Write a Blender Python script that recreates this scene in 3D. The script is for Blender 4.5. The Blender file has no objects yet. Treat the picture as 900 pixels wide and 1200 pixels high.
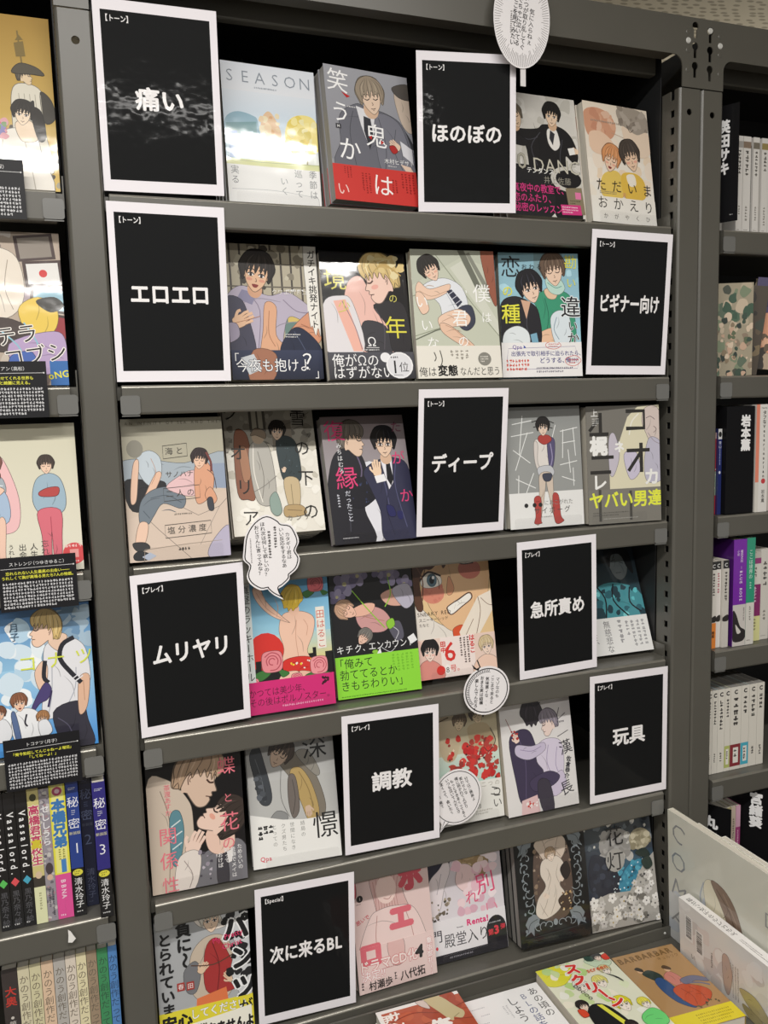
import bpy, math, random
from mathutils import Matrix, Vector
from mathutils.geometry import tessellate_polygon

# ---------------------------------------------------------------- camera, world, light, exposure
scene = bpy.context.scene
COL = scene.collection
W = 0.8406            # inner width of the main bookcase
PITCH = 0.228         # shelf spacing
POST = 0.0415
FLOOR = -1.72
CEIL = 0.75

def set_camera():
    px, py, pz, yaw, pitch, roll, f = -0.0572, -1.09233, -0.26564, 0.3534, 0.12185, -0.02807, 984.93
    F = Vector((math.sin(yaw)*math.cos(pitch), math.cos(yaw)*math.cos(pitch), -math.sin(pitch)))
    r = F.cross(Vector((0, 0, 1))).normalized(); u = r.cross(F)
    r2 = r*math.cos(roll)+u*math.sin(roll); u2 = u*math.cos(roll)-r*math.sin(roll)
    cd = bpy.data.cameras.new('camera'); co = bpy.data.objects.new('camera', cd); COL.objects.link(co)
    m = Matrix(((r2.x, u2.x, -F.x, px), (r2.y, u2.y, -F.y, py), (r2.z, u2.z, -F.z, pz), (0, 0, 0, 1)))
    co.matrix_world = m
    cd.sensor_fit = 'VERTICAL'; cd.sensor_height = 36.0; cd.lens = 36.0*f/1200.0
    cd.clip_start = 0.02; cd.clip_end = 50
    scene.camera = co
set_camera()

world = bpy.data.worlds.new('world'); scene.world = world; world.use_nodes = True
bg = world.node_tree.nodes['Background']
bg.inputs['Color'].default_value = (1.0, 0.97, 0.92, 1); bg.inputs['Strength'].default_value = 0.24

def lamp(name, x, y, z, lx, ly, power, color=(1, 0.97, 0.93)):
    ld = bpy.data.lights.new(name, 'AREA'); ld.shape = 'RECTANGLE'; ld.size = lx; ld.size_y = ly
    ld.energy = power; ld.color = color
    lo = bpy.data.objects.new(name, ld); COL.objects.link(lo); lo.location = (x, y, z)
    return lo
lamp('ceiling_lamp', -0.35, -1.2, CEIL-0.02, 2.4, 0.07, 46)
lamp('ceiling_lamp', -0.6, -2.6, CEIL-0.02, 2.4, 0.10, 42)

ld = bpy.data.lights.new('ceiling_fill_light', 'POINT'); ld.energy = 22; ld.shadow_soft_size = 0.2; ld.color = (1, 0.95, 0.86)  # unseen fill light, added to brighten the ceiling
lo = bpy.data.objects.new('ceiling_fill_light', ld); COL.objects.link(lo); lo.location = (2.4, 1.5, 0.2)

scene.view_settings.view_transform = 'Standard'
scene.view_settings.look = 'None'
scene.view_settings.exposure = 0.12
scene.view_settings.gamma = 1.0
scene.view_settings.use_curve_mapping = False

# ---------------------------------------------------------------- helpers
def lin(c):
    c = c/255.0
    return c/12.92 if c <= 0.04045 else ((c+0.055)/1.055)**2.4
def rgb(h):
    if isinstance(h, (tuple, list)): r, g, b = h
    else:
        if len(h) == 3: h = ''.join(ch*2 for ch in h)
        r, g, b = int(h[0:2], 16), int(h[2:4], 16), int(h[4:6], 16)
    return (lin(r), lin(g), lin(b))

def dk(c, f):
    """ink colour scaled for drawn outlines"""
    if isinstance(c, str):
        if len(c) == 3: c = ''.join(ch*2 for ch in c)
        c = (int(c[0:2], 16), int(c[2:4], 16), int(c[4:6], 16))
    return tuple(min(255, x*f) for x in c)

def principled(name):
    m = bpy.data.materials.new(name); m.use_nodes = True
    return m, m.node_tree, m.node_tree.nodes['Principled BSDF']
def mat(name, col, rough=0.5, spec=0.5, coat=0.0, coat_r=0.1, noise=0.0, nscale=20, bump=0.0, metallic=0.0, stretch=(1, 1, 1)):
    m, t, b = principled(name)
    b.inputs['Roughness'].default_value = rough
    b.inputs['Specular IOR Level'].default_value = spec
    b.inputs['Coat Weight'].default_value = coat; b.inputs['Coat Roughness'].default_value = coat_r
    b.inputs['Metallic'].default_value = metallic
    c = rgb(col); b.inputs['Base Color'].default_value = (*c, 1)
    if noise or bump:
        tc = t.nodes.new('ShaderNodeTexCoord'); mp = t.nodes.new('ShaderNodeMapping'); nz = t.nodes.new('ShaderNodeTexNoise')
        mp.inputs['Scale'].default_value = stretch
        nz.inputs['Scale'].default_value = nscale; nz.inputs['Detail'].default_value = 4
        t.links.new(tc.outputs['Object'], mp.inputs[0]); t.links.new(mp.outputs[0], nz.inputs['Vector'])
        if noise:
            mx = t.nodes.new('ShaderNodeMix'); mx.data_type = 'RGBA'
            mx.inputs['A'].default_value = (*[x*(1-noise) for x in c], 1); mx.inputs['B'].default_value = (*[min(1, x*(1+noise)) for x in c], 1)
            t.links.new(nz.outputs['Fac'], mx.inputs['Factor']); t.links.new(mx.outputs['Result'], b.inputs['Base Color'])
        if bump:
            bp = t.nodes.new('ShaderNodeBump'); bp.inputs['Strength'].default_value = bump; bp.inputs['Distance'].default_value = 0.002
            t.links.new(nz.outputs['Fac'], bp.inputs['Height']); t.links.new(bp.outputs[0], b.inputs['Normal'])
            if coat: t.links.new(bp.outputs[0], b.inputs['Coat Normal'])
    return m
def ink_mat(name, rough, coat, coat_r, bump=0.0, nscale=30, dist=0.001, spec=0.3):
    m, t, b = principled(name)
    a = t.nodes.new('ShaderNodeAttribute'); a.attribute_name = 'ink'
    t.links.new(a.outputs['Color'], b.inputs['Base Color'])
    b.inputs['Roughness'].default_value = rough; b.inputs['Specular IOR Level'].default_value = spec
    b.inputs['Coat Weight'].default_value = coat; b.inputs['Coat Roughness'].default_value = coat_r
    if bump:
        tc = t.nodes.new('ShaderNodeTexCoord'); nz = t.nodes.new('ShaderNodeTexNoise')
        nz.inputs['Scale'].default_value = nscale; nz.inputs['Detail'].default_value = 2
        t.links.new(tc.outputs['Object'], nz.inputs['Vector'])
        bp = t.nodes.new('ShaderNodeBump'); bp.inputs['Strength'].default_value = bump; bp.inputs['Distance'].default_value = dist
        t.links.new(nz.outputs['Fac'], bp.inputs['Height']); t.links.new(bp.outputs[0], b.inputs['Coat Normal'])
    return m
def clear_mat(name, tint=(0.95, 0.96, 0.97), gloss=0.9):
    m = bpy.data.materials.new(name); m.use_nodes = True; t = m.node_tree; t.nodes.clear()
    o = t.nodes.new('ShaderNodeOutputMaterial'); mx = t.nodes.new('ShaderNodeMixShader'); tr = t.nodes.new('ShaderNodeBsdfTransparent')
    gl = t.nodes.new('ShaderNodeBsdfGlossy'); fr = t.nodes.new('ShaderNodeFresnel')
    tr.inputs[0].default_value = (*tint, 1); gl.inputs['Roughness'].default_value = 0.08; gl.inputs[0].default_value = (gloss, gloss, gloss, 1)
    fr.inputs['IOR'].default_value = 1.45
    ge = t.nodes.new('ShaderNodeNewGeometry'); mu = t.nodes.new('ShaderNodeMath'); mu.operation = 'MULTIPLY'; su = t.nodes.new('ShaderNodeMath'); su.operation = 'SUBTRACT'; su.inputs[0].default_value = 1.0
    t.links.new(ge.outputs['Backfacing'], su.inputs[1]); t.links.new(su.outputs[0], mu.inputs[0]); t.links.new(fr.outputs[0], mu.inputs[1])
    t.links.new(mu.outputs[0], mx.inputs[0]); t.links.new(tr.outputs[0], mx.inputs[1]); t.links.new(gl.outputs[0], mx.inputs[2])
    t.links.new(mx.outputs[0], o.inputs[0]); return m

M = {}
M['paint'] = mat('grey_enamel_paint', (90, 88, 81), rough=0.36, spec=0.55, noise=0.10, nscale=9)
M['lip_highlight'] = mat('painted_lip_highlight', (150, 147, 138), rough=0.3, metallic=0.55, noise=0.2, nscale=60)  # pale metallic colour paints in the highlight along the shelf lips
M['paint_shaded'] = mat('shaded_panel_paint', (34, 35, 36), rough=0.6, noise=0.1, nscale=5)  # grey enamel darkened, with the interior's shade put into the colour
M['steel'] = mat('bright_bolt_steel', (205, 205, 200), rough=0.4)
M['black'] = mat('slot_shade_black', (16, 16, 18), rough=0.5)  # backs the upright slots, black in place of their shade
M['holder'] = mat('grey_holder_plastic', (112, 112, 109), rough=0.3, coat=0.5, coat_r=0.1)
M['clear'] = clear_mat('clear_acrylic', (0.985, 0.985, 0.985))
M['film'] = clear_mat('cellophane_film', (0.98, 0.98, 0.98))
M['pages'] = mat('page_edges', (214, 208, 194), rough=0.8, noise=0.22, nscale=400, stretch=(0.02, 1, 0.02))
M['shadedpages'] = mat('shaded_page_edges', (150, 147, 142), rough=0.8, noise=0.25, nscale=400, stretch=(0.02, 1, 0.02))  # greyer copy of the page edges, shadow between copies put into its colour
M['cover'] = ink_mat('wrapped_cover_print', 0.45, 0.9, 0.07, bump=0.25, nscale=22, dist=0.002)
M['matte'] = ink_mat('matte_paper_print', 0.55, 0.15, 0.3)
M['laminate'] = ink_mat('laminated_print', 0.6, 0.16, 0.06, bump=0.35, nscale=38, dist=0.0015, spec=0.08)

class MB:
    """collects faces with a colour and a material slot, links them as ONE mesh object"""
    def __init__(s, mx=None):
        s.v = []; s.f = []; s.c = []; s.m = []; s.sm = []; s.mx = mx
    def vert(s, p):
        p = Vector(p)
        if s.mx: p = s.mx @ p
        s.v.append(p); return len(s.v)-1
    def face(s, idx, col=(0.5, 0.5, 0.5), mi=0, smooth=False, cols=None):
        s.f.append(tuple(idx)); s.c.append(cols if cols else [col]*len(idx)); s.m.append(mi); s.sm.append(smooth)
    def box(s, a, b, col=(0.5, 0.5, 0.5), mi=0, bev=0.0):
        (x0, y0, z0), (x1, y1, z1) = a, b
        if bev <= 0:
            i = [s.vert(p) for p in ((x0,y0,z0),(x1,y0,z0),(x1,y1,z0),(x0,y1,z0),(x0,y0,z1),(x1,y0,z1),(x1,y1,z1),(x0,y1,z1))]
            for q in ((0,3,2,1),(4,5,6,7),(0,1,5,4),(1,2,6,5),(2,3,7,6),(3,0,4,7)): s.face([i[k] for k in q], col, mi)
            return
        # chamfered box: profile in xz, extruded along y, with chamfered caps
        B = bev
        def ring(y, e): return [(x0+e,y,z0+B),(x0+B,y,z0+e),(x1-B,y,z0+e),(x1-e,y,z0+B),(x1-e,y,z1-B),(x1-B,y,z1-e),(x0+B,y,z1-e),(x0+e,y,z1-B)]
        rings = [ring(y0, B*0.7), ring(y0+B, 0), ring(y1-B, 0), ring(y1, B*0.7)]
        R = [[s.vert(p) for p in rr] for rr in rings]
        for k in range(3):
            for j in range(8):
                s.face((R[k][j], R[k][(j+1) % 8], R[k+1][(j+1) % 8], R[k+1][j]), col, mi)
        s.face(R[0][::-1], col, mi); s.face(R[3], col, mi)
    def prism(s, prof, x0, x1, col=(0.5,0.5,0.5), mi=0, smooth=False):
        """profile of (y,z) points (counter-clockwise seen from +x), extruded along x"""
        n = len(prof)
        A = [s.vert((x0, y, z)) for y, z in prof]; B = [s.vert((x1, y, z)) for y, z in prof]
        for k in range(n): s.face((A[k], B[k], B[(k+1) % n], A[(k+1) % n]), col, mi, smooth)
        for t in tessellate_polygon([[Vector((0, y, z)) for y, z in prof]]):
            s.face([A[k] for k in t], col, mi); s.face([B[k] for k in t][::-1], col, mi)
    def plate(s, outline, holes, y0, y1, col=(0.5,0.5,0.5), mi=0, edge=None):
        """flat plate in the xz plane with real holes, from y0 (front) to y1 (back)"""
        loops = [outline]+list(holes)
        flat = [p for l in loops for p in l]
        A = [s.vert((x, y0, z)) for x, z in flat]; B = [s.vert((x, y1, z)) for x, z in flat]
        for t in tessellate_polygon([[Vector((x, z, 0)) for x, z in l] for l in loops]):
            a, b, c = t
            (ax, az), (bx, bz), (cx, cz) = flat[a], flat[b], flat[c]
            if (bx-ax)*(cz-az)-(bz-az)*(cx-ax) < 0: a, b, c = a, c, b
            s.face((A[a], A[b], A[c]), col, mi); s.face((B[a], B[c], B[b]), col, mi)
        o = 0
        for l in loops:
            n = len(l)
            for k in range(n): s.face((A[o+k], B[o+k], B[o+(k+1) % n], A[o+(k+1) % n]), edge or col, mi)
            o += n
    def build(s, name, mats, parent=None):
        me = bpy.data.meshes.new(name)
        me.from_pydata([tuple(p) for p in s.v], [], s.f)
        for m_ in (mats if isinstance(mats, (list, tuple)) else [mats]): me.materials.append(m_)
        me.polygons.foreach_set('material_index', s.m); me.polygons.foreach_set('use_smooth', s.sm)
        at = me.color_attributes.new('ink', 'FLOAT_COLOR', 'CORNER')
        buf = []
        for cs in s.c:
            for c in cs: buf.extend((c[0], c[1], c[2], 1.0))
        at.data.foreach_set('color', buf)
        me.update()
        o = bpy.data.objects.new(name, me); COL.objects.link(o)
        if parent: o.parent = parent
        return o

def tag(o, label=None, cat=None, group=None, kind=None):
    if label: o['label'] = label
    if cat: o['category'] = cat
    if group: o['group'] = group
    if kind: o['kind'] = kind
    return o
def empty(name, loc=(0, 0, 0), rot=None):
    o = bpy.data.objects.new(name, None); COL.objects.link(o); o.empty_display_size = 0.02
    mx = Matrix.Translation(Vector(loc))
    if rot: mx = mx @ rot
    o.matrix_world = mx
    return o
def kids(o): return [c for c in o.children]
def copy_tree(o, parent=None):
    c = o.copy(); COL.objects.link(c)
    if parent: c.parent = parent
    for ch in kids(o): copy_tree(ch, c)
    return c
def circ(cx, cz, r, n=14, a0=0.0): return [(cx+r*math.cos(a0+2*math.pi*k/n), cz+r*math.sin(a0+2*math.pi*k/n)) for k in range(n)]

# ---------------------------------------------------------------- glyphs and printed art
_fc = bpy.data.curves.new('glyph', 'FONT'); _fo = bpy.data.objects.new('glyph', _fc)
_gs = bpy.data.scenes.new('glyph_scene'); _gs.collection.objects.link(_fo)
_fc.resolution_u = 2; _fc.fill_mode = 'FRONT'
_glyphs = {}
def _ncopy(w): return 1 if w <= 0.004 else (4 if w < 0.025 else 8)
def glyph(ch, w):
    if w < 0: w = max(w, -0.012) if ord(ch) < 0x2000 else 0.0
    k = (ch, w)
    if k not in _glyphs and w > 0.004:
        vs, fs, adv = glyph(ch, 0.0)
        V = []; Fc = []
        for a in range(4 if w < 0.025 else 8):
            t = math.pi/4+a*math.pi*2/(4 if w < 0.025 else 8); o = len(V)
            V += [(x+w*math.cos(t), y+w*math.sin(t)) for x, y in vs]; Fc += [tuple(i+o for i in f) for f in fs]
        _glyphs[k] = (V, Fc, adv)
    if k not in _glyphs:
        _fc.body = ch; _fc.offset = min(w, 0.0)
        vl = _gs.view_layers[0]; vl.update()
        dg = vl.depsgraph; dg.update()
        me = _fo.evaluated_get(dg).to_mesh()
        vs = [(p.co.x, p.co.y) for p in me.vertices]; fs = [tuple(p.vertices) for p in me.polygons]
        _fo.evaluated_get(dg).to_mesh_clear()
        if ord(ch) > 0x2000: adv = 1.0
        else: adv = (max(p[0] for p in vs)+0.075) if vs else 0.3
        _glyphs[k] = (vs, fs, adv)
    return _glyphs[k]

def smooth_pts(pts, closed=True, n=5):
    out = []; m = len(pts)
    rng = range(m) if closed else range(m-1)
    for i in rng:
        if closed: p0, p1, p2, p3 = pts[i-1], pts[i], pts[(i+1) % m], pts[(i+2) % m]
        else: p0, p1, p2, p3 = pts[max(i-1, 0)], pts[i], pts[i+1], pts[min(i+2, m-1)]
        for k in range(n):
            t = k/n
            out.append(tuple(0.5*((2*p1[j])+(-p0[j]+p2[j])*t+(2*p0[j]-5*p1[j]+4*p2[j]-p3[j])*t*t+(-p0[j]+3*p1[j]-3*p2[j]+p3[j])*t**3) for j in (0, 1)))
    if not closed: out.append(tuple(pts[-1]))
    return out
def clip_tri(poly, u0, v0, u1, v1):
    for ax, lim, sg in ((0, u0, 1), (0, u1, -1), (1, v0, 1), (1, v1, -1)):
        if not poly: return poly
        out = []
        for i in range(len(poly)):
            a, b = poly[i-1], poly[i]
            da, db = (a[ax]-lim)*sg, (b[ax]-lim)*sg
            if da >= 0 and db >= 0: out.append(b)
            elif da >= 0 or db >= 0:
                t = da/(da-db); q = tuple(a[j]+(b[j]-a[j])*t for j in (0, 1))
                out.append(q)
                if db >= 0: out.append(b)
        poly = out
    return poly
HANG = set('ー…―（）()「」【】〜～')
class Art:
    """print on a sheet: u to the right 0..uw, v downwards 0..vh; fn(u, v, layer) gives the point in space"""
    def __init__(s, mb, fn, uw=100.0, vh=143.0, clip=None, mi=0, seed=1):
        s.mb = mb; s.fn = fn; s.uw = uw; s.vh = vh; s.k = 1; s.mi = mi
        s.cl = clip or (0, 0, uw, vh); s.r = random.Random(seed)
    def _emit(s, poly, col, cols=None):
        inside = all(s.cl[0] <= p[0] <= s.cl[2] and s.cl[1] <= p[1] <= s.cl[3] for p in poly)
        if not inside:
            poly = clip_tri(list(poly), *s.cl)
            if len(poly) < 3: return
            cols = None
        a = 0.0
        for i in range(len(poly)): a += poly[i-1][0]*poly[i][1]-poly[i][0]*poly[i-1][1]
        if abs(a) < 1e-7: return
        if a > 0: poly = poly[::-1]; cols = cols[::-1] if cols else None
        s.mb.face([s.mb.vert(s.fn(p[0], p[1], s.k)) for p in poly], col, s.mi, cols=cols)
    def poly(s, pts, col):
        c = rgb(col)
        for t in tessellate_polygon([[Vector((p[0], p[1], 0)) for p in pts]]): s._emit([pts[i] for i in t], c)
        s.k += 1
    ol = True
    def blob(s, pts, col, n=5):
        P = smooth_pts(pts, True, n); s.poly(P, col)
        if not s.ol: return
        us = [q[0] for q in pts]; vs = [q[1] for q in pts]; du, dv = max(us)-min(us), max(vs)-min(vs)
        if du*dv < 70: return
        s.line(P, 0.5, dk(col, 0.52), False, True)
        if du*dv > 700:
            cu, cv = sum(us)/len(us), sum(vs)/len(vs)
            for _ in (-1, 1):
                a = (1.57 if dv > du else 0.0)+s.r.uniform(-0.5, 0.5); l = min(du, dv)*s.r.uniform(0.16, 0.3); u = cu+du*_*s.r.uniform(0.06, 0.2); v = cv+dv*_*s.r.uniform(0.06, 0.2)
                s.line([(u-l*math.cos(a), v-l*math.sin(a)), (u+l*0.25*math.sin(a), v-l*0.25*math.cos(a)), (u+l*math.cos(a), v+l*math.sin(a))], 0.9, dk(col, 0.8), taper=True)
    def rect(s, u0, v0, u1, v1, col, nx=1, ny=1): s.grad(u0, v0, u1, v1, col, col, nx, ny)
    def grad(s, u0, v0, u1, v1, ct, cb, nx=1, ny=1):
        a, b = rgb(ct), rgb(cb)
        u0, v0, u1, v1 = max(u0, s.cl[0]), max(v0, s.cl[1]), min(u1, s.cl[2]), min(v1, s.cl[3])
        for j in range(ny):
            for i in range(nx):
                uu0, uu1 = u0+(u1-u0)*i/nx, u0+(u1-u0)*(i+1)/nx
                t0, t1 = j/ny, (j+1)/ny
                c0 = tuple(a[q]+(b[q]-a[q])*t0 for q in range(3)); c1 = tuple(a[q]+(b[q]-a[q])*t1 for q in range(3))
                vv0, vv1 = v0+(v1-v0)*t0, v0+(v1-v0)*t1
                s._emit([(uu0, vv0), (uu1, vv0), (uu1, vv1), (uu0, vv1)], c0, [c0, c0, c1, c1])
        s.k += 1
    def ell(s, u, v, ru, rv, col, rot=0, n=18):
        ca, sa = math.cos(math.radians(rot)), math.sin(math.radians(rot))
        s.poly([(u+ru*math.cos(a)*ca-rv*math.sin(a)*sa, v+ru*math.cos(a)*sa+rv*math.sin(a)*ca) for a in [2*math.pi*k/n for k in range(n)]], col)
    def line(s, pts, w, col, smooth=True, closed=False, taper=False):
        c = rgb(col)
        if smooth and len(pts) > 2: pts = smooth_pts(pts, closed, 4)
        if closed: pts = pts+[pts[0]]
        L = []; R = []; m = len(pts)
        for i in range(m):
            a, b = pts[max(i-1, 0)], pts[min(i+1, m-1)]
            if closed and i in (0, m-1): a, b = pts[m-2], pts[1]
            dx, dy = b[0]-a[0], b[1]-a[1]; l = math.hypot(dx, dy) or 1
            ww = w*0.5*(1 if not taper else max(0.12, math.sin(math.pi*(0.15+0.85*(1-i/max(1, m-1))))))
            nx, ny = -dy/l*ww, dx/l*ww
            L.append((pts[i][0]+nx, pts[i][1]+ny)); R.append((pts[i][0]-nx, pts[i][1]-ny))
        for i in range(m-1): s._emit([L[i], L[i+1], R[i+1], R[i]], c)
        s.k += 1
    def text(s, st, u, v, size, col, d='h', w=0.0, rot=0, sx=1.0, sp=1.0, al='l', oc=None, ow=0.04):
        if oc is not None:
            s.text(st, u, v, size, oc, d, w+ow, rot, sx, sp, al)
        c = rgb(col); ca, sa = math.cos(math.radians(rot)), math.sin(math.radians(rot))
        pen = 0.0
        if al == 'c':
            tot = sum((glyph(ch, w)[2] if d == 'h' and not (ch in '【】（）「」、。' ) else (0.6 if d == 'h' else 1.0))*sp for ch in st)
            pen = -tot/2
        for ch in st:
            if ch in ' 　': pen += (0.5 if ch == ' ' else 1.0)*sp; continue
            vs, fs, adv = glyph(ch, w)
            half = ch in '【】（）「」、。' and d == 'h'
            nf = len(fs)//_ncopy(w); k0 = s.k
            for fi, f in enumerate(fs):
                pl = []; s.k = k0+(fi//nf if nf else 0)
                for i in f:
                    x, y = vs[i]
                    if d == 'h':
                        xx = (pen+x-(0.42 if half and ch in '【（「' else 0))*size*sx; yy = -(y-0.38)*size
                    else:
                        if ch in HANG: gx, gy = (0.38-y), (x-0.5)
                        elif ch in '、。': gx, gy = (x+0.12), -(y-0.38)-0.55
                        else: gx, gy = (x-adv*0.5 if adv < 1 else x-0.5), -(y-0.38)
                        if ch in HANG: gx = -gx
                        xx = gx*size*sx; yy = (pen+0.5+gy)*size
                    pl.append((u+xx*ca-yy*sa, v+xx*sa+yy*ca))
                s._emit(pl, c)
            s.k = k0
            pen += (0.6 if half else (adv if d == 'h' else 1.0))*sp
        s.k += _ncopy(w)
    def mini(s, u0, v0, u1, v1, n, col, d='h', w=0.55, fill=0.9):
        """rows (or columns) of writing too small to read, as broken strokes"""
        c = rgb(col); km = s.k
        for i in range(n):
            t = (i+0.5)/n
            if d == 'h': p = v0+(v1-v0)*t; a, b = u0, u0+(u1-u0)*(fill if i < n-1 else s.r.uniform(0.4, 0.9)); q = (v1-v0)/n
            else: p = u1+(u0-u1)*t; a, b = v0, v0+(v1-v0)*(fill if i < n-1 else s.r.uniform(0.4, 0.9)); q = (u1-u0)/n
            x = a; q *= w
            while x < b:
                l = q*s.r.uniform(0.5, 0.95); h = q*0.5
                for _ in range(2):
                    s.k = km+_; oy = s.r.uniform(-h*0.6, h*0.6); th = q*0.16
                    if d == 'h': s._emit([(x, p+oy-th), (x+l, p+oy-th), (x+l, p+oy+th), (x, p+oy+th)], c)
                    else: s._emit([(p+oy-th, x), (p+oy+th, x), (p+oy+th, x+l), (p+oy-th, x+l)], c)
                s.k = km+2; o2 = s.r.uniform(0, l*0.7); th = q*0.14
                if d == 'h': s._emit([(x+o2, p-h), (x+o2+th*2, p-h), (x+o2+th*2, p+h), (x+o2, p+h)], c)
                else: s._emit([(p-h, x+o2), (p+h, x+o2), (p+h, x+o2+th*2), (p-h, x+o2+th*2)], c)
                x += q*1.12
        s.k = km+3
    def spots(s, u0, v0, u1, v1, n, r0, r1, cols):
        keep, s.ol = s.ol, False
        for _ in range(n):
            u, v, r = s.r.uniform(u0, u1), s.r.uniform(v0, v1), s.r.uniform(r0, r1)
            m = 7; s.blob([(u+r*s.r.uniform(0.6, 1.2)*math.cos(6.283*k/m), v+r*s.r.uniform(0.6, 1.2)*math.sin(6.283*k/m)) for k in range(m)], s.r.choice(cols), 3)
        s.ol = keep
    def rose(s, u, v, r, col, dark, leaf=None):
        if leaf:
            s.blob([(u-r*0.5, v+r*0.6), (u-r*1.5, v+r*0.9), (u-r*1.1, v+r*1.5), (u-r*0.2, v+r)], leaf); s.blob([(u+r*0.5, v+r*0.7), (u+r*1.4, v+r*1.1), (u+r*0.8, v+r*1.4)], leaf)
        m = 8; s.blob([(u+r*(1.05 if k % 2 else 0.9)*math.cos(6.283*k/m), v+r*(1.05 if k % 2 else 0.9)*math.sin(6.283*k/m)) for k in range(m)], col)
        for q in (0.75, 0.5, 0.28):
            s.line([(u+r*q*math.cos(a+q*5), v+r*q*math.sin(a+q*5)) for a in (0, 0.9, 1.8, 2.7, 3.6, 4.4)], r*0.09, dark)
    def head(s, u, v, z, hair, skin, rot=0, kind='f', fl=1, fx=0.0, eye='2b2326', mouth='line', blush=None, hl=None, line='5a4038', bang=1.0, eyes='open', glasses=False):
        ca, sa = math.cos(math.radians(rot)), math.sin(math.radians(rot))
        keep, s.ol = s.ol, False
        def T(p): x, y = p[0]*z*fl, p[1]*z; return (u+x*ca-y*sa, v+x*sa+y*ca)
        def P(l): return [T(p) for p in l]
        hd, hm = dk(hair, 0.62), dk(hair, 1.25)
        def shape(l, col, n=3, o=None):
            q = smooth_pts(P(l), True, n); s.poly(q, col); s.line(q, max(0.35, z*0.03), o or dk(col, 0.5), False, True)
        def strands(ls, col, w=0.03):
            for l in ls: s.line(P(l), max(0.3, z*w), col, taper=True)
        if kind == 'p':
            shape([(.3,.3),(.72,.5),(.86,.3),(.95,-.2),(.88,-.55),(.75,-.8),(.45,-1.08),(.1,-1.14),(-.35,-.98),(-.5,-.6),(0,-.3)], hair)
            s.poly(smooth_pts(P([(.25,-.75),(-.3,-.65),(-.45,-.25),(-.47,-.05),(-.64,.2),(-.5,.28),(-.55,.39),(-.48,.46),(-.53,.56),(-.44,.78),(-.16,.84),(.26,.52),(.44,.55),(.5,0)]), True, 3), skin)
            s.line(P([(-.4,-.3),(-.46,-.05),(-.63,.2),(-.5,.28),(-.55,.39),(-.48,.46),(-.53,.56),(-.43,.79),(-.16,.84),(.26,.52)]), max(0.35, z*.03), dk(skin, 0.5))
            s.ell(*T((.3,.08)), .1*z, .19*z, skin, rot); s.line(P([(.22,-.08),(.34,-.08),(.38,.08),(.3,.26)]), z*.03, line); s.line(P([(.28,.0),(.32,.1),(.27,.16)]), z*.025, line)
            s.line(P([(-.45,-.03),(-.33,.01),(-.2,-.06)]), z*.06, eye); s.line(P([(-.47,-.24),(-.3,-.3),(-.14,-.22)]), z*.045, hd)
            s.line(P([(-.5,.44),(-.36,.46)]), z*.035, line)
            if blush: s.ell(*T((-.22,.2)), .15*z, .09*z, blush, rot)
            shape([(-.48,-.2),(-.6,-.45),(-.55,-.78),(-.2,-1.08),(.2,-1.12),(.6,-.92),(.86,-.55),(.92,-.1),(.8,.2),(.74,.5),(.64,.28),(.52,.5),(.48,.15),(.38,-.14),(.26,.02),(.2,-.3),(.02,-.08),(-.02,-.36),(-.2,-.1),(-.22,-.4),(-.36,-.08),(-.38,-.4)], hair)
            strands([[(-.2,-1.0),(-.4,-.7),(-.42,-.4)],[(0,-1.0),(-.14,-.6),(-.1,-.25)],[(.2,-1.0),(.16,-.6),(.24,-.2)],[(.4,-.95),(.5,-.5),(.5,.1)],[(.6,-.8),(.74,-.3),(.72,.2)]], hd)
            strands([[(-.1,-.9),(-.26,-.6),(-.28,-.3)],[(.34,-.9),(.36,-.5),(.4,-.2)],[(.6,-.6),(.66,-.2),(.62,.2)]], hl or hm, 0.045)
            s.ol = keep; return
        if kind == 'b':
            shape([(-.75,.25),(-.9,.05),(-.88,-.35),(-.5,-.98),(0,-1.12),(.5,-.98),(.88,-.35),(.92,.0),(.75,.25),(.6,.6),(.45,.7),(.3,.95),(.12,.74),(-.05,1.0),(-.2,.76),(-.45,.85),(-.55,.6)], hair)
            strands([[(-.1,-1.0),(-.5,-.4),(-.6,.3)],[(0,-1.0),(-.2,-.2),(-.25,.6)],[(.1,-1.0),(.2,-.2),(.15,.6)],[(.2,-1.0),(.55,-.4),(.6,.4)]], hd)
            strands([[(-.1,-.8),(-.4,-.2),(-.45,.3)],[(.15,-.8),(.35,-.2),(.4,.3)]], hl or hm, 0.06)
            s.ol = keep; return
        shape([(-.64,.45),(-.8,.1),(-.9,-.35),(-.55,-.98),(0,-1.14),(.55,-.98),(.9,-.35),(.8,.1),(.64,.45),(.4,.2),(-.4,.2)], hair)
        s.ell(*T((-.55,.12)), .09*z, .17*z, skin, rot); s.ell(*T((.55,.12)), .09*z, .17*z, skin, rot)
        shape([(-.54,-.3),(-.53,.2),(-.42,.55),(-.16,.86),(0,.94),(.16,.86),(.42,.55),(.53,.2),(.54,-.3),(0,-.75)], skin, 4)
        if blush: s.ell(*T((-.31+fx,.36)), .15*z, .075*z, blush, rot); s.ell(*T((.31+fx,.36)), .15*z, .075*z, blush, rot)
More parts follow.
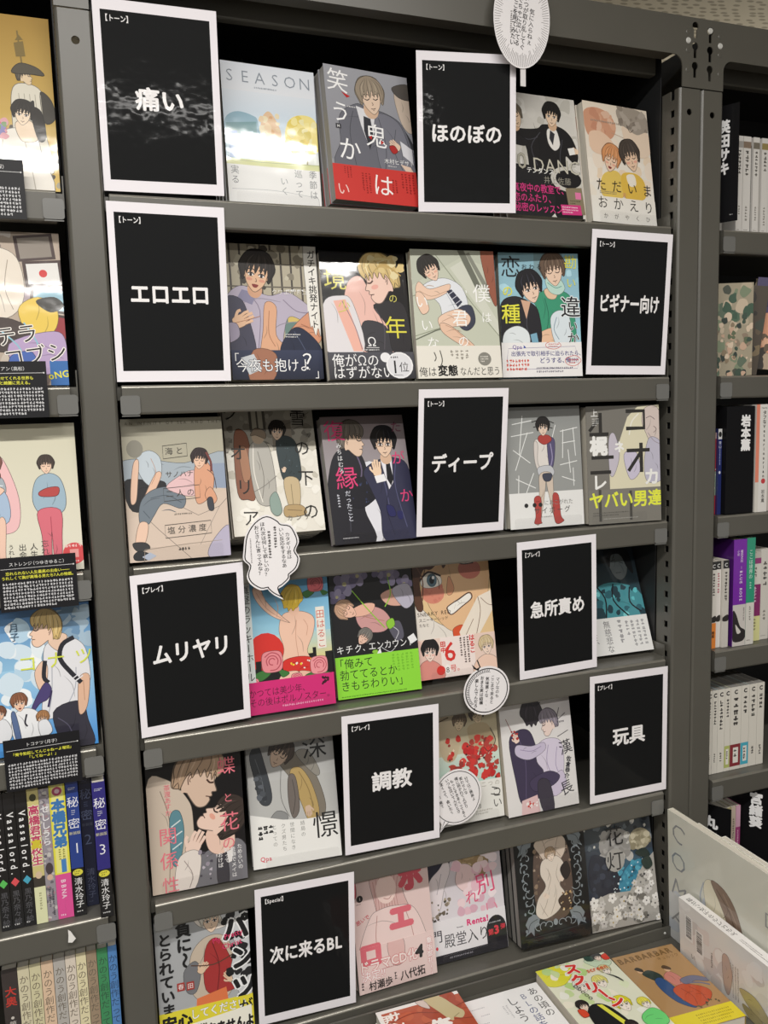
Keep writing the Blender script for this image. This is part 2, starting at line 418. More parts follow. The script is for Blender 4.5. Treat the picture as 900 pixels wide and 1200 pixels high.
        for sg in (-1, 1):
            ex = .26*sg+fx
            if eyes == 'open':
                s.poly(smooth_pts(P([(ex-.15,.12),(ex,.05),(ex+.15,.12),(ex,.21)]), True, 3), 'f4f0ec'); s.ell(*T((ex+fx*.2,.13)), .065*z, .085*z, eye, rot)
                s.line(P([(ex-.17,.11),(ex,.03),(ex+.17,.11)]), z*.05, '2b2326'); s.line(P([(ex-.1,.21),(ex+.1,.21)]), z*.02, line)
            else: s.line(P([(ex-.15,.1),(ex,.17),(ex+.15,.1)]), z*.05, eye)
            s.line(P([(ex-.16*sg,-.1),(ex+.04*sg,-.16),(ex+.19*sg,-.08)]), z*.045, hd, taper=False)
            if glasses: s.line(P([(ex-.2,.0),(ex+.2,.0),(ex+.18,.24),(ex-.18,.24)]), z*.03, '222222', False, True)
        s.line(P([(.0+fx,.28),(.05+fx,.42),(-.02+fx,.44)]), z*.03, line)
        if mouth == 'line': s.line(P([(-.13+fx,.63),(.02+fx,.655),(.15+fx,.61)]), z*.04, line); s.line(P([(-.03+fx,.73),(.06+fx,.73)]), z*.025, line)
        elif mouth == 'open': s.blob(P([(-.15+fx,.58),(.15+fx,.58),(.08+fx,.72),(-.08+fx,.72)]), '8c3a38')
        b = bang
        shape([(-.6,.34),(-.76,.05),(-.86,-.4),(-.62,-.86),(-.2,-1.1),(.25,-1.1),(.68,-.82),(.86,-.35),(.76,.05),(.6,.34),(.56,.0),(.5,-.24),(.42,.06*b),(.34,-.3),(.2,.02*b),(.12,-.36),(-.06,.06*b),(-.14,-.38),(-.3,.04*b),(-.36,-.3),(-.48,.1*b),(-.54,-.1)], hair)
        strands([[(-.1,-1.02),(-.5,-.6),(-.6,-.05)],[(-.05,-1.02),(-.3,-.6),(-.33,-.15)],[(0,-1.02),(-.08,-.6),(-.08,-.2)],[(.1,-1.02),(.2,-.6),(.18,-.2)],[(.2,-1.0),(.5,-.6),(.58,-.05)],[(.3,-1.0),(.68,-.6),(.74,-.1)]], hd)
        strands([[(-.2,-.86),(-.45,-.5),(-.45,-.15)],[(.05,-.88),(.05,-.5),(.04,-.2)],[(.3,-.86),(.4,-.5),(.4,-.2)]], hl or hm, 0.05)
        s.ol = keep
    def hand(s, u, v, z, skin, rot=0, line='a0705c', fl=1):
        ca, sa = math.cos(math.radians(rot)), math.sin(math.radians(rot))
        def T(p): x, y = p[0]*z*fl, p[1]*z; return (u+x*ca-y*sa, v+x*sa+y*ca)
        s.blob([T(p) for p in ((-.35,.6),(-.4,0),(-.2,-.25),(.3,-.25),(.45,.1),(.3,.6))], skin)
        for k, (x, l) in enumerate(((-.27,.75),(-.07,.92),(.14,.88),(.34,.66))):
            s.line([T((x,-.1)), T((x*1.15,-l*.6)), T((x*1.1+.04,-l))], z*.19, skin); s.line([T((x+.1,-.15)), T((x*1.15+.1,-l*.6))], z*.03, line)
        s.line([T((-.35,.3)), T((-.62,-.05)), T((-.6,-.3))], z*.2, skin)

# ---------------------------------------------------------------- room shell
def room():
    b = MB(); b.box((-4, -5, FLOOR-0.05), (5, 2.5, FLOOR)); o = b.build('floor', mat('floor_vinyl', (120, 112, 100), rough=0.35, noise=0.12, nscale=3)); o['kind'] = 'structure'
    m, t, p = principled('acoustic_ceiling_board'); p.inputs['Roughness'].default_value = 0.9
    tc = t.nodes.new('ShaderNodeTexCoord'); mp = t.nodes.new('ShaderNodeMapping'); mp.inputs['Rotation'].default_value = (0, 0, 0.5); mp.inputs['Scale'].default_value = (1, 2.0, 1)
    vo = t.nodes.new('ShaderNodeTexVoronoi'); vo.voronoi_dimensions = '2D'; vo.inputs['Scale'].default_value = 27; vo.inputs['Randomness'].default_value = 0.5
    cr = t.nodes.new('ShaderNodeValToRGB'); cr.color_ramp.elements[0].position = 0.22; cr.color_ramp.elements[0].color = (*rgb('a39a85'), 1)
    cr.color_ramp.elements[1].position = 0.34; cr.color_ramp.elements[1].color = (*rgb('d2c9b3'), 1)
    t.links.new(tc.outputs['Object'], mp.inputs[0]); t.links.new(mp.outputs[0], vo.inputs['Vector']); t.links.new(vo.outputs['Distance'], cr.inputs[0]); t.links.new(cr.outputs[0], p.inputs['Base Color'])
    b = MB(); b.box((-4, -5, CEIL), (5, 2.5, CEIL+0.05)); o = b.build('ceiling', m); o['kind'] = 'structure'
    b = MB(); b.box((-4, 2.4, FLOOR), (5, 2.5, CEIL)); o = b.build('wall_back', mat('wall_paint', (190, 184, 172), rough=0.8, noise=0.04, nscale=4)); o['kind'] = 'structure'
room()

# ---------------------------------------------------------------- bookcases
ROWS = [-PITCH*i for i in range(6)]
BEAM0, BEAM1 = 0.25, 0.305
DEEP = 0.30
def rounded_rect(x0, z0, x1, z1, r, n=4):
    out = []
    for cx, cz, a in ((x1-r, z1-r, 0), (x0+r, z1-r, 90), (x0+r, z0+r, 180), (x1-r, z0+r, 270)):
        for k in range(n+1):
            t = math.radians(a+90*k/n); out.append((cx+r*math.cos(t), cz+r*math.sin(t)))
    return out
def keyhole(cx, cz):
    o = []
    for k in range(13):
        t = math.radians(-60+300*k/12); o.append((cx+0.0058*math.cos(t), cz+0.0058*math.sin(t)))
    return o[:]+[(cx-0.0026, cz-0.017), (cx+0.0026, cz-0.017)]
def post(parent, x0, inner, holes, name='upright'):
    """front plate of an angle upright plus a side flange on the opening's side (inner = +1: flange at x0, -1: flange at x0+POST)"""
    b = MB()
    x1 = x0+POST; e = 0.0035
    # front face with rounded long edges
    b.plate([(x0+e, FLOOR+0.0), (x1-e, FLOOR+0.0), (x1-e, 0.204), (x0+e, 0.204)], [circ(hx, hz, 0.0048) for hx, hz in holes], 0.0, 0.002)
    for xa, xb in ((x0, x0+e), (x1-e, x1)):
        lx = xa == x0
        pr = [(x0, 0.0035), (x0+0.0012, 0.0012), (x0+e, 0.0)] if lx else [(x1-e, 0.0), (x1-0.0012, 0.0012), (x1, 0.0035)]
        bot = [b.vert((x, y, FLOOR)) for x, y in pr]; top = [b.vert((x, y, 0.204)) for x, y in pr]
        for k in range(2): b.face((bot[k], bot[k+1], top[k+1], top[k]), smooth=True)
    # slotted flange
    fx = x0 if inner < 0 else x1-0.002
    ys, ye, s0, s1 = 0.0035, 0.04, 0.0115, 0.0205
    b.box((fx, ys, FLOOR), (fx+0.002, s0, 0.204)); b.box((fx, s1, FLOOR), (fx+0.002, ye, 0.204))
    z = 0.19
    while z > FLOOR+0.05:
        b.box((fx, s0, z-0.0145), (fx+0.002, s1, z)); z -= 0.025
    ox = x1-0.002 if inner < 0 else x0
    b.box((ox, 0.0035, FLOOR), (ox+0.002, 0.03, 0.204))
    # black strip behind the slots stands in for the shade inside
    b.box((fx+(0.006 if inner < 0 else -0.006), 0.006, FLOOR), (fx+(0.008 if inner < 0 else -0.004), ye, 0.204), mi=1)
    return b.build(name, [M['paint'], M['black']], parent)
def rear_post(parent, x0, x1):
    b = MB(); b.box((x0, DEEP-0.04, FLOOR), (x1, DEEP, 0.30), bev=0.002); b.build('rear_upright', M['paint'], parent)
def shelf(parent, x0, x1, z):
    b = MB()
    prof = [(0.0, z-0.033), (0.0008, z-0.0352), (0.003, z-0.036), (0.014, z-0.036), (0.014, z-0.018), (DEEP-0.002, z-0.018), (DEEP-0.002, z)]+[(0.0036-0.0036*math.sin(t), z-0.0036+0.0036*math.cos(t)) for t in [math.pi/2*k/7 for k in range(7)]]
    b.prism(prof[::-1], x0, x1, smooth=False)
    b.box((x0-0.0052, 0.014, z-0.018), (x0-0.0040, DEEP-0.003, z+0.020)); b.box((x0-0.0040, 0.014, z-0.018), (x0, DEEP-0.003, z-0.001)); b.box((x1+0.0080, 0.014, z-0.018), (x1+0.0096, DEEP-0.003, z+0.020)); b.box((x1, 0.014, z-0.018), (x1+0.0080, DEEP-0.003, z-0.0005))
    n = 8; arc = [(0.0036-0.0037*math.sin(t), z-0.0036+0.0037*math.cos(t)) for t in [math.pi/2*(0.1+0.8*k/n) for k in range(n+1)]]
    A = [b.vert((x0, y, zz)) for y, zz in arc]; B = [b.vert((x1, y, zz)) for y, zz in arc]
    for k in range(n): b.face((A[k], A[k+1], B[k+1], B[k]), mi=1, smooth=True)  # strip carrying the painted lip highlight
    return b.build('shelf', [M['paint'], M['lip_highlight']], parent)
def beam(parent, x0, x1, xo0, xo1, left=True, right=True):
    """front plate of the top beam with rounded gussets over the uprights; opening from xo0 to xo1"""
    b = MB(); r = 0.016; g = 0.205
    out = [(x0, BEAM1), (x0, g)] if left else [(x0, BEAM1), (x0, BEAM0)]
    if left:
        out += [(xo0-0.003, g), (xo0-0.003, BEAM0-r)]
        out += [(xo0-0.003+r-r*math.cos(t), BEAM0-r+r*math.sin(t)) for t in [math.pi/2*k/6 for k in range(1, 7)]]
    if right:
        out += [(xo1+0.003-r+r*math.sin(t), BEAM0-r+r*math.cos(t)) for t in [math.pi/2*k/6 for k in range(0, 6)]]
        out += [(xo1+0.003, BEAM0-r), (xo1+0.003, g), (x1, g)]
    else: out += [(x1, BEAM0)]
    out += [(x1, BEAM1)]
    holes = []
    if right: holes += [keyhole(x1-0.0155+dx, z) for dx, z in ((0, 0.2935), (0.0, 0.2645), (0.0, 0.2365))]
    if left: holes += [keyhole(x0+0.0125, z) for z in (0.289, 0.2615, 0.234)]
    b.plate(out[::-1], holes, -0.0018, 0.0)
    # folded bottom and top flanges of the beam, and the second rail behind
    b.box((xo0+0.014, 0.0, BEAM0), (xo1-0.014, 0.022, BEAM0+0.002)); b.box((xo0+0.014, 0.020, BEAM0+0.002), (xo1-0.014, 0.022, BEAM0+0.014))
    b.box((x0, 0.0, BEAM1-0.002), (x1, 0.022, BEAM1))
    o = b.build('top_beam', M['paint'], parent)
    dots = []
    if right: dots += [(x1-0.0283, 0.2715, 1), (x1-0.0285, 0.284, 0), (x1-0.0285, 0.258, 0), (x1-0.0285, 0.230, 0)]
    if left: dots += [(x0+0.0125, 0.2895, 1), (x0+0.0315, 0.270, 1), (x0+0.0315, 0.2835, 0), (x0+0.0315, 0.257, 0), (x0+0.0315, 0.229, 0)]
    for dx, dz, bright in dots:
        bb = MB()
        c = circ(dx, dz, 0.0045 if bright else 0.0042, 12)
        A = [bb.vert((x, -0.0018, z)) for x, z in c]; B = [bb.vert((dx+(x-dx)*0.75, -0.0034 if bright else -0.0026, dz+(z-dz)*0.75)) for x, z in c]
        for k in range(12): bb.face((A[k], A[(k+1) % 12], B[(k+1) % 12], B[k]), smooth=True)
        bb.face(B)
        bo = bb.build('rivet', M['steel'] if bright else M['paint'], o)
    return o
def box_part(parent, name, a, c, m, bev=0.0):
    b = MB(); b.box(a, c, bev=bev); return b.build(name, m, parent)
def bookcase(name, label, x0, x1, posts, beam_args):
    e = empty(name, (0, 0, 0)); tag(e, label, 'bookcase', 'grey steel bookcases along the wall')
    for p in posts: post(e, *p)
    for z in ROWS: shelf(e, x0+0.0062, x1-0.0125, z)
    if beam_args: beam(e, *beam_args)
    box_part(e, 'top_panel', (x0+0.001, 0.024, BEAM1-0.02), (x1-0.001, DEEP, BEAM1-0.002), M['paint_shaded'])
    b = MB(); b.box((x0+0.004, 0.05, BEAM0-0.012), (x1-0.004, 0.066, BEAM0+0.02), bev=0.002); b.build('inner_rail', M['paint'], e)
    box_part(e, 'back_panel', (x0, DEEP, FLOOR), (x1, DEEP+0.004, BEAM1), M['paint_shaded'])
    for xa, xb in ((x0+0.0005, x0+0.002), (x1-0.002, x1-0.0005)): box_part(e, 'side_panel', (xa, 0.042, FLOOR), (xb, DEEP-0.001, BEAM1-0.0201), M['paint_shaded'])
    box_part(e, 'kick_plate', (x0+0.001, 0.02, FLOOR), (x1-0.001, 0.03, ROWS[-1]-0.1), M['paint_shaded'])
    return e
bookcase('bookcase', 'middle grey steel bookcase holding the black genre signs and face-out paperbacks', 0.0, W,
         [(-POST, 1, [(-0.020, 0.170)]), (W, -1, [(W+0.0185, 0.170)])], (-POST, W+POST, 0.0, W))
bookcase('bookcase', 'left grey steel bookcase with black caption cards, cut by the left photo edge', -POST-W, -POST,
         [(-2*POST-W, 1, [])], (-2*POST-W, -POST, -POST-W, -POST, True, False))
RX = W+2*POST
bookcase('bookcase', 'right grey steel bookcase with name dividers and upright book spines', RX, RX+W,
         [(RX-POST, 1, [(RX-POST+0.0205, 0.169)]), (RX+W, -1, [])], (RX-POST, RX+W+POST, RX, RX+W))

# square label holders clipped on the shelf lips
def holder(x0, z0, side, label, h=0.0235, w=0.0235):
    e = empty('label_holder', (x0, 0, z0)); tag(e, label, 'label holder', 'square label holders on shelf lips')
    b = MB(); b.plate(rounded_rect(0, 0, w, h, 0.0035, 3), [], -0.0022, -0.0006); b.build('face', M['holder'], e)
    b = MB(); b.box((0.001, -0.0016, -0.0022), (w-0.001, -0.0002, -0.0008)); b.build('clip', M['holder'], e)
OR = ['top', 'second', 'third', 'fourth', 'fifth', 'sixth']
for i in (1, 3, 4): holder(0.0035, ROWS[i]-0.036, -1, f'grey square label holder at the left end of the middle bookcase {OR[i]} shelf lip')
for i in (1, 2, 4): holder(W-0.0375, ROWS[i]-0.0345, 1, f'grey square label holder at the right end of the middle bookcase {OR[i]} shelf lip')
for i in range(5): holder(-POST-0.0275, ROWS[i]-0.0335, 1, f'grey square label holder at the right end of the left bookcase {OR[i]} shelf lip')
for i in range(5): holder(RX+0.004, ROWS[i]-0.034, -1, f'grey square label holder at the left end of the right bookcase {OR[i]} shelf lip')

# ---------------------------------------------------------------- genre signs
def sheet_fn(q, dy, bow=0.0):
    """q: corner points TL, TR, BR, BL of a sheet; returns (u, v, layer) -> point, u 0..uw, v 0..vh"""
    # flatten the four corners onto one plane (shift in depth only)
    sg = (1, -1, 1, -1); tw = sum(s_*p[1] for s_, p in zip(sg, q))/4
    nx_ = sum(s_*p[0] for s_, p in zip(sg, q))/4; nz_ = sum(s_*p[2] for s_, p in zip(sg, q))/4
    TL, TR, BR, BL = [Vector((p[0]-s_*nx_, p[1]-s_*tw, p[2]-s_*nz_)) for s_, p in zip(sg, q)]
    n = ((TR-TL).cross(BL-TL)).normalized()
    if n.y > 0: n = -n
    def f(u, v, k, uw=148.0, vh=212.0):
        a, b = u/uw, v/vh
        p = (TL*(1-a)+TR*a)*(1-b)+(BL*(1-a)+BR*a)*b
        return p+n*(k*dy+bow*4*b*(1-b))
    return f, n
def sign(q, tagtxt, main, label, size=26.0, width=None):
    e = empty('genre_sign', Vector(q[3])*0.5+Vector(q[2])*0.5); tag(e, label, 'sign', 'black laminated genre signs')
    f, n = sheet_fn(q, 0.00002)
    inv = e.matrix_world.inverted()
    mb = MB(inv)
    # back and rim of the card
    def P(u, v, o): return f(u, v, 0)-n*o
    N = 10
    for j in range(N):
        for i in range(6):
            u0, u1, v0, v1 = 148*i/6, 148*(i+1)/6, 212*j/N, 212*(j+1)/N
            mb.face([mb.vert(P(u, v, 0.0006)) for u, v in ((u0, v0), (u0, v1), (u1, v1), (u1, v0))][::-1], rgb('e8e6e6'))
    A = Art(mb, f, 148, 212)
    A.rect(0, 0, 148, 212, 'f3eff4', 6, 10)
    A.rect(8.5, 12, 139, 199, '191a1b', 6, 10)
    tot = sum(glyph(c, 0.03)[2] for c in main)*size
    sx = 1.0 if not width else width/tot
    A.text(tagtxt, 13, 20.5, 8.2, 'f0eeee', w=0.02, sx=0.86)
    A.text(main, 73.5-tot*sx/2, 106, size, 'f4f2f2', w=0.03, sx=sx)
    mb.build('printed_card', M['laminate'], e)
    return e

SIGNS = {
'itai': [(0.0005, -0.0040, 0.2174), (0.1444, -0.0040, 0.2219), (0.1455, 0.0060, 0.0050), (0.0012, 0.0050, 0.0053)],
'ero': [(0.0017, -0.0050, -0.0106), (0.1421, -0.0040, -0.0096), (0.1426, 0.0060, -0.2245), (0.0015, 0.0050, -0.2226)],
'hono': [(0.4145, 0.0180, 0.2121), (0.5570, -0.0120, 0.2163), (0.5571, 0.0040, 0.0040), (0.4204, 0.0220, 0.0080)],
'bigi': [(0.6817, -0.0040, -0.0109), (0.8306, -0.0040, -0.0129), (0.8212, 0.0040, -0.2243), (0.6808, 0.0050, -0.2220)],
'deep': [(0.3990, -0.0030, -0.2395), (0.5445, -0.0040, -0.2409), (0.5399, 0.0180, -0.4500), (0.4030, 0.0160, -0.4505)],
'muri': [(0.0008, -0.0030, -0.4676), (0.1439, -0.0030, -0.4586), (0.1470, 0.0080, -0.6789), (0.0030, 0.0040, -0.6800)],
'kyusho': [(0.5512, -0.0030, -0.4680), (0.6944, -0.0030, -0.4664), (0.6981, 0.0060, -0.6800), (0.5633, 0.0040, -0.6830)],
'chokyo': [(0.2734, -0.0030, -0.6952), (0.4197, -0.0040, -0.6934), (0.4236, 0.0060, -0.9105), (0.2734, 0.0080, -0.9026)],
'gangu': [(0.6825, -0.0030, -0.6933), (0.8296, -0.0030, -0.6938), (0.8377, 0.0050, -0.9108), (0.6869, 0.0050, -0.9066)],
'special': [(0.1380, -0.0030, -0.9224), (0.2830, -0.0040, -0.9237), (0.2817, 0.0060, -1.1384), (0.1376, 0.0060, -1.1286)]}
sign(SIGNS['itai'], '【トーン】', '痛い', 'black sign reading 痛い at the top left beside the pale watercolour book', 27, 60)
sign(SIGNS['ero'], '【トーン】', 'エロエロ', 'black sign reading エロエロ at the left end under the top shelf', 27, 103)
sign(SIGNS['hono'], '【トーン】', 'ほのぼの', 'black sign reading ほのぼの on the top shelf beneath the oval speech bubble', 27, 108)
sign(SIGNS['bigi'], '【トーン】', 'ビギナー向け', 'black sign reading ビギナー向け at the right end under the top shelf', 28, 112)
sign(SIGNS['deep'], '【トーン】', 'ディープ', 'black sign reading ディープ in the middle of the third row', 28, 104)
sign(SIGNS['muri'], '【プレイ】', 'ムリヤリ', 'black sign reading ムリヤリ at the left end below the cloud bubble', 29, 106)
sign(SIGNS['kyusho'], '【プレイ】', '急所責め', 'black sign reading 急所責め at the right in the fourth row', 27, 104)
sign(SIGNS['chokyo'], '【プレイ】', '調教', 'black sign reading 調教 in the middle of the fifth row', 31, 63)
sign(SIGNS['gangu'], '【プレイ】', '玩具', 'black sign reading 玩具 at the right end of the fifth row', 31, 63)
sign(SIGNS['special'], '【Special】', '次に来るBL', 'black sign reading 次に来るBL in the bottom row', 27, 110)

# ---------------------------------------------------------------- face-out books
BW, BH, BT = 0.128, 0.183, 0.0165
def book_meshes(name, art, base, spine, band, T, Wd, Hh, parent, vh, pages, seed, mats=None):
    mcov = mats or M['cover']
    ex = 0.0
    cov = MB(); e = 0.0005
    cb, cs = rgb(base), rgb(spine)
    # front board, spine and back board as one folded cover
    cov.box((0, 0, 0), (Wd, e, Hh), cb); cov.box((Wd-e, e, 0), (Wd, T-e, Hh), cs); cov.box((0, T-e, 0), (Wd, T, Hh), cb)
    vb = band[0] if band else vh
    A = Art(cov, lambda u, v, k: (u/100*Wd, -k*5e-6, Hh*(1-v/vh)), 100, vh, clip=(0, 0, 100, vb+0.3), seed=seed)
    art(A)
    cov.build('cover', mcov, parent)
    pg = MB(); pg.box((0.0012, e, 0.0012), (Wd-e, T-e, Hh-0.0012)); pg.build('page_block', M[pages], parent)
    if band:
        ob = MB(); h = Hh*(1-band[0]/vh); cbd = rgb(band[1])
        ob.box((-0.0003, -0.0004, 0), (Wd+0.0003, -0.0001, h), cbd); ob.box((Wd+0.00005, -0.0001, 0), (Wd+0.0003, T+0.0003, h), cbd)
        B = Art(ob, lambda u, v, k: (u/100*Wd, -0.0004-k*5e-6, Hh*(1-v/vh)), 100, vh, clip=(0, band[0], 100, vh), seed=seed+50)
        band[2](B); ob.build('paper_band', mcov, parent)
def book_rot(yaw, tilt, roll=0.0):
    return Matrix.Rotation(math.radians(yaw), 4, 'Z') @ Matrix.Rotation(-math.radians(tilt), 4, 'X') @ Matrix.Rotation(-math.radians(roll), 4, 'Y')
_seed = [10]
def face_book(label, row, x, y, yaw, tilt, art, base='dddddd', spine=None, band=None, n=1, pages='pages', T=BT, s=1.0, roll=0.0, copylabel=None, vh=143.0, Wd=BW, Hh=BH, stop=None, stoplabel=None, group='face-out paperbacks on the middle bookcase', zadd=0.0):
    _seed[0] += 1
    rot = book_rot(yaw, tilt, roll)
    z = ROWS[row]+(T*n+0.0014*(n-1))*math.sin(math.radians(max(tilt, 0.0)))+0.0006+zadd
    e = empty('paperback_book', (x, y, z), rot); tag(e, label, 'book', group)
    book_meshes('book', art, base, spine or base, band, T, Wd*s, Hh*s, e, vh, pages, _seed[0])
    for i in range(1, n):
        c = copy_tree(e); off = rot.to_3x3() @ Vector((0, i*(T+0.0014), 0))
        c.matrix_world = Matrix.Translation(Vector((x, y, z))+off) @ rot
        c['label'] = copylabel; c['group'] = 'copies stacked behind their front copy'
    if stop: stopper(rot, (x, y, z), row, stop, stoplabel)
    return e
def stopper(rot, o, row, dims, label):
    """clear acrylic stop with rounded top corners standing in front of a book's lower edge"""
    u0, u1, h = dims
    zb = ROWS[row]+0.0005-o[2]
    e = empty('acrylic_stopper', o, rot); tag(e, label, 'stopper', 'clear acrylic book stoppers')
    b = MB(); z0 = zb
    b.plate([(u0, z0), (u1, z0), (u1, h-0.004)]+[(u1-0.004+0.004*math.cos(t), h-0.004+0.004*math.sin(t)) for t in (0.5, 1.0, 1.571)]+[(u0+0.004-0.004*math.sin(t), h-0.004+0.004*math.cos(t)) for t in (0.0, 0.5, 1.0)]+[(u0, h-0.004)], [], -0.0042, -0.0027)
    b.build('upright_plate', M['clear'], e)

SK, SK2 = 'f3d6c0', 'e9c2a6'
# --- top row
def a_season(A):
    A.ol = False
    A.grad(0, 0, 100, 143, 'dfe4ec', 'f6f6f4', 1, 6)
    A.grad(0, 28, 100, 60, 'dfe6ee', 'cbdcea', 1, 3); A.grad(0, 60, 100, 100, 'cbdcea', 'eef1e8', 1, 3)
    A.blob([(0,62),(12,50),(30,52),(36,60),(36,98),(0,100)], '8fb3c4'); A.poly([(2,62),(34,58),(34,70),(2,74)], '6f9aa0')
    A.poly([(4,70),(13,69),(13,96),(4,97)], '5d86b8'); A.poly([(17,70),(30,68),(30,94),(17,95)], 'a8c6dd'); A.poly([(19,72),(23,72),(23,92),(19,92)], '4f7ab0')
    A.blob([(38,70),(40,54),(48,46),(56,56),(60,70),(52,80),(42,80)], 'e2c09a'); A.spots(38, 50, 58, 78, 14, 2, 5, ['e8cfa8', 'd8a878', 'eadcb8'])
    A.blob([(64,68),(70,52),(84,46),(98,50),(104,70),(98,84),(80,86),(68,80)], 'f0e08a'); A.spots(66, 50, 99, 84, 24, 2, 6, ['f4e79a', 'e6cf5a', 'efe7b0', 'd9c860'])
    A.line([(86,82),(87,94),(86,104)], 1.6, '9a9470'); A.grad(0, 97, 100, 103, 'd6dca0', 'e4e6b0'); A.rect(0, 103, 100, 143, 'f5f5f3'); A.line([(0,98),(40,99),(100,97)], 0.6, 'a8b080')
    for i, c in enumerate('SEASON'): A.text(c, 9+i*16, 13, 17, '8a939e', w=-0.012, al='c')
    A.mini(34, 22, 76, 25, 1, '9aa2ac')
    A.text('実る', 8, 104, 9, '8a8d90', 'v', w=-0.01, sp=1.1); A.text('季節は', 92, 103, 9, '8a8d90', 'v', w=-0.01, sp=1.15); A.text('巡って', 76, 103, 9, '9a9da0', 'v', w=-0.01, sp=1.15); A.text('いく', 60, 112, 9, 'a8abad', 'v', w=-0.01, sp=1.1)
    A.line([(4,128),(50,127),(94,131)], 0.5, 'c4c6c8'); A.line([(94,131),(97,133),(97,143)], 0.5, 'b0b2b4')
face_book('pale paperback with watercolour house and trees, right of the 痛い sign', 0, 0.158, 0.040, 3.6, 4.8, a_season, 'eef0f2', n=4, copylabel='further copy behind the pale watercolour paperback', stop=(0.01, 0.122, 0.016), stoplabel='clear acrylic stopper in front of the pale watercolour book')
def a_oni(A):
    A.grad(0, 0, 100, 100, 'a3a4ab', '8b8c94', 1, 4)
    A.blob([(82,20),(96,14),(104,40),(100,62),(88,52)], 'c9b8a8'); A.blob([(80,14),(100,8),(104,24),(88,24)], '55504c'); A.line([(84,52),(96,70),(100,80)], 4, '3a3b40')
    A.blob([(14,52),(34,38),(46,40),(70,44),(88,54),(98,80),(100,110),(8,110),(12,80)], '6b6c76'); A.poly([(34,40),(58,46),(52,70),(46,84),(38,60)], 'e2e2e6'); A.poly([(42,50),(50,52),(52,72),(46,86),(41,66)], '33343c')
    A.blob([(58,46),(84,52),(96,84),(98,112),(62,112),(54,80)], '787984'); A.line([(60,50),(66,80),(62,110)], 0.8, '4c4d55'); A.line([(30,46),(24,70),(28,104)], 0.8, '4c4d55'); A.line([(80,60),(76,84),(84,104)], 0.7, '4c4d55')
    A.ell(52, 42, 9, 10, 'd9b79c'); A.head(53, 28, 20, '9d8f7d', 'e8cdb6', rot=-8, eyes='closed', hl='b9ab97', bang=1.3)
    A.hand(78, 78, 9, 'e6cab2', rot=-60); A.poly([(84,72),(98,80),(98,96),(86,88)], 'dcdce2')
    A.blob([(70,80),(76,78),(80,84),(74,87)], 'b02a2a')
    A.text('笑', 15, 16, 26, 'fbfbfb', 'h', w=-0.005, al='c', rot=6); A.poly([(18,27),(28,31),(24,33)], 'c02020'); A.text('う', 15, 49, 24, 'fbfbfb', al='c', w=-0.005, rot=6); A.text('か', 22, 88, 27, 'fbfbfb', al='c', w=-0.005, rot=5); A.text('鬼', 55, 70, 27, 'fbfbfb', al='c', w=-0.005, rot=3)
    A.poly([(46,72),(50,70),(49,75)], 'c02020'); A.poly([(60,74),(64,76),(60,79)], 'c02020'); A.text('木村ヒデサト', 62, 96, 6.2, 'f4f4f4', w=-0.01); A.mini(66, 100, 90, 102.5, 1, 'd8d8d8'); A.mini(24, 41, 42, 43.5, 1, 'e8e8e8'); A.rect(8, 62, 14, 67, '35353a'); A.text('M', 11, 64.5, 4, 'eeeeee', al='c', w=0.02)
    A.poly([(82,98),(94,100),(99,108),(90,108)], 'e4c8b4')
def b_oni(A):
    A.rect(0, 105, 100, 143, 'cf3a35'); A.text('は', 58, 123, 26, 'fbf6f4', al='c', w=-0.008, rot=4); A.text('い', 10, 131, 15, 'f3cfc8', al='c', w=-0.02)
    A.mini(12, 107, 22, 120, 3, '8c1512', 'v'); A.mini(32, 112, 44, 136, 3, '8c1512', 'v'); A.mini(80, 108, 98, 132, 4, '8c1512', 'v'); A.mini(68, 116, 76, 130, 2, '8c1512', 'v')
face_book('grey paperback of a suited man with a red paper band, on a thick stack', 0, 0.296, 0.016, 7.4, 8.6, a_oni, '9b9ca3', '60616a', (105, 'cf3a35', b_oni), n=5, pages='shadedpages', copylabel='further copy behind the grey red-banded paperback on the top shelf')
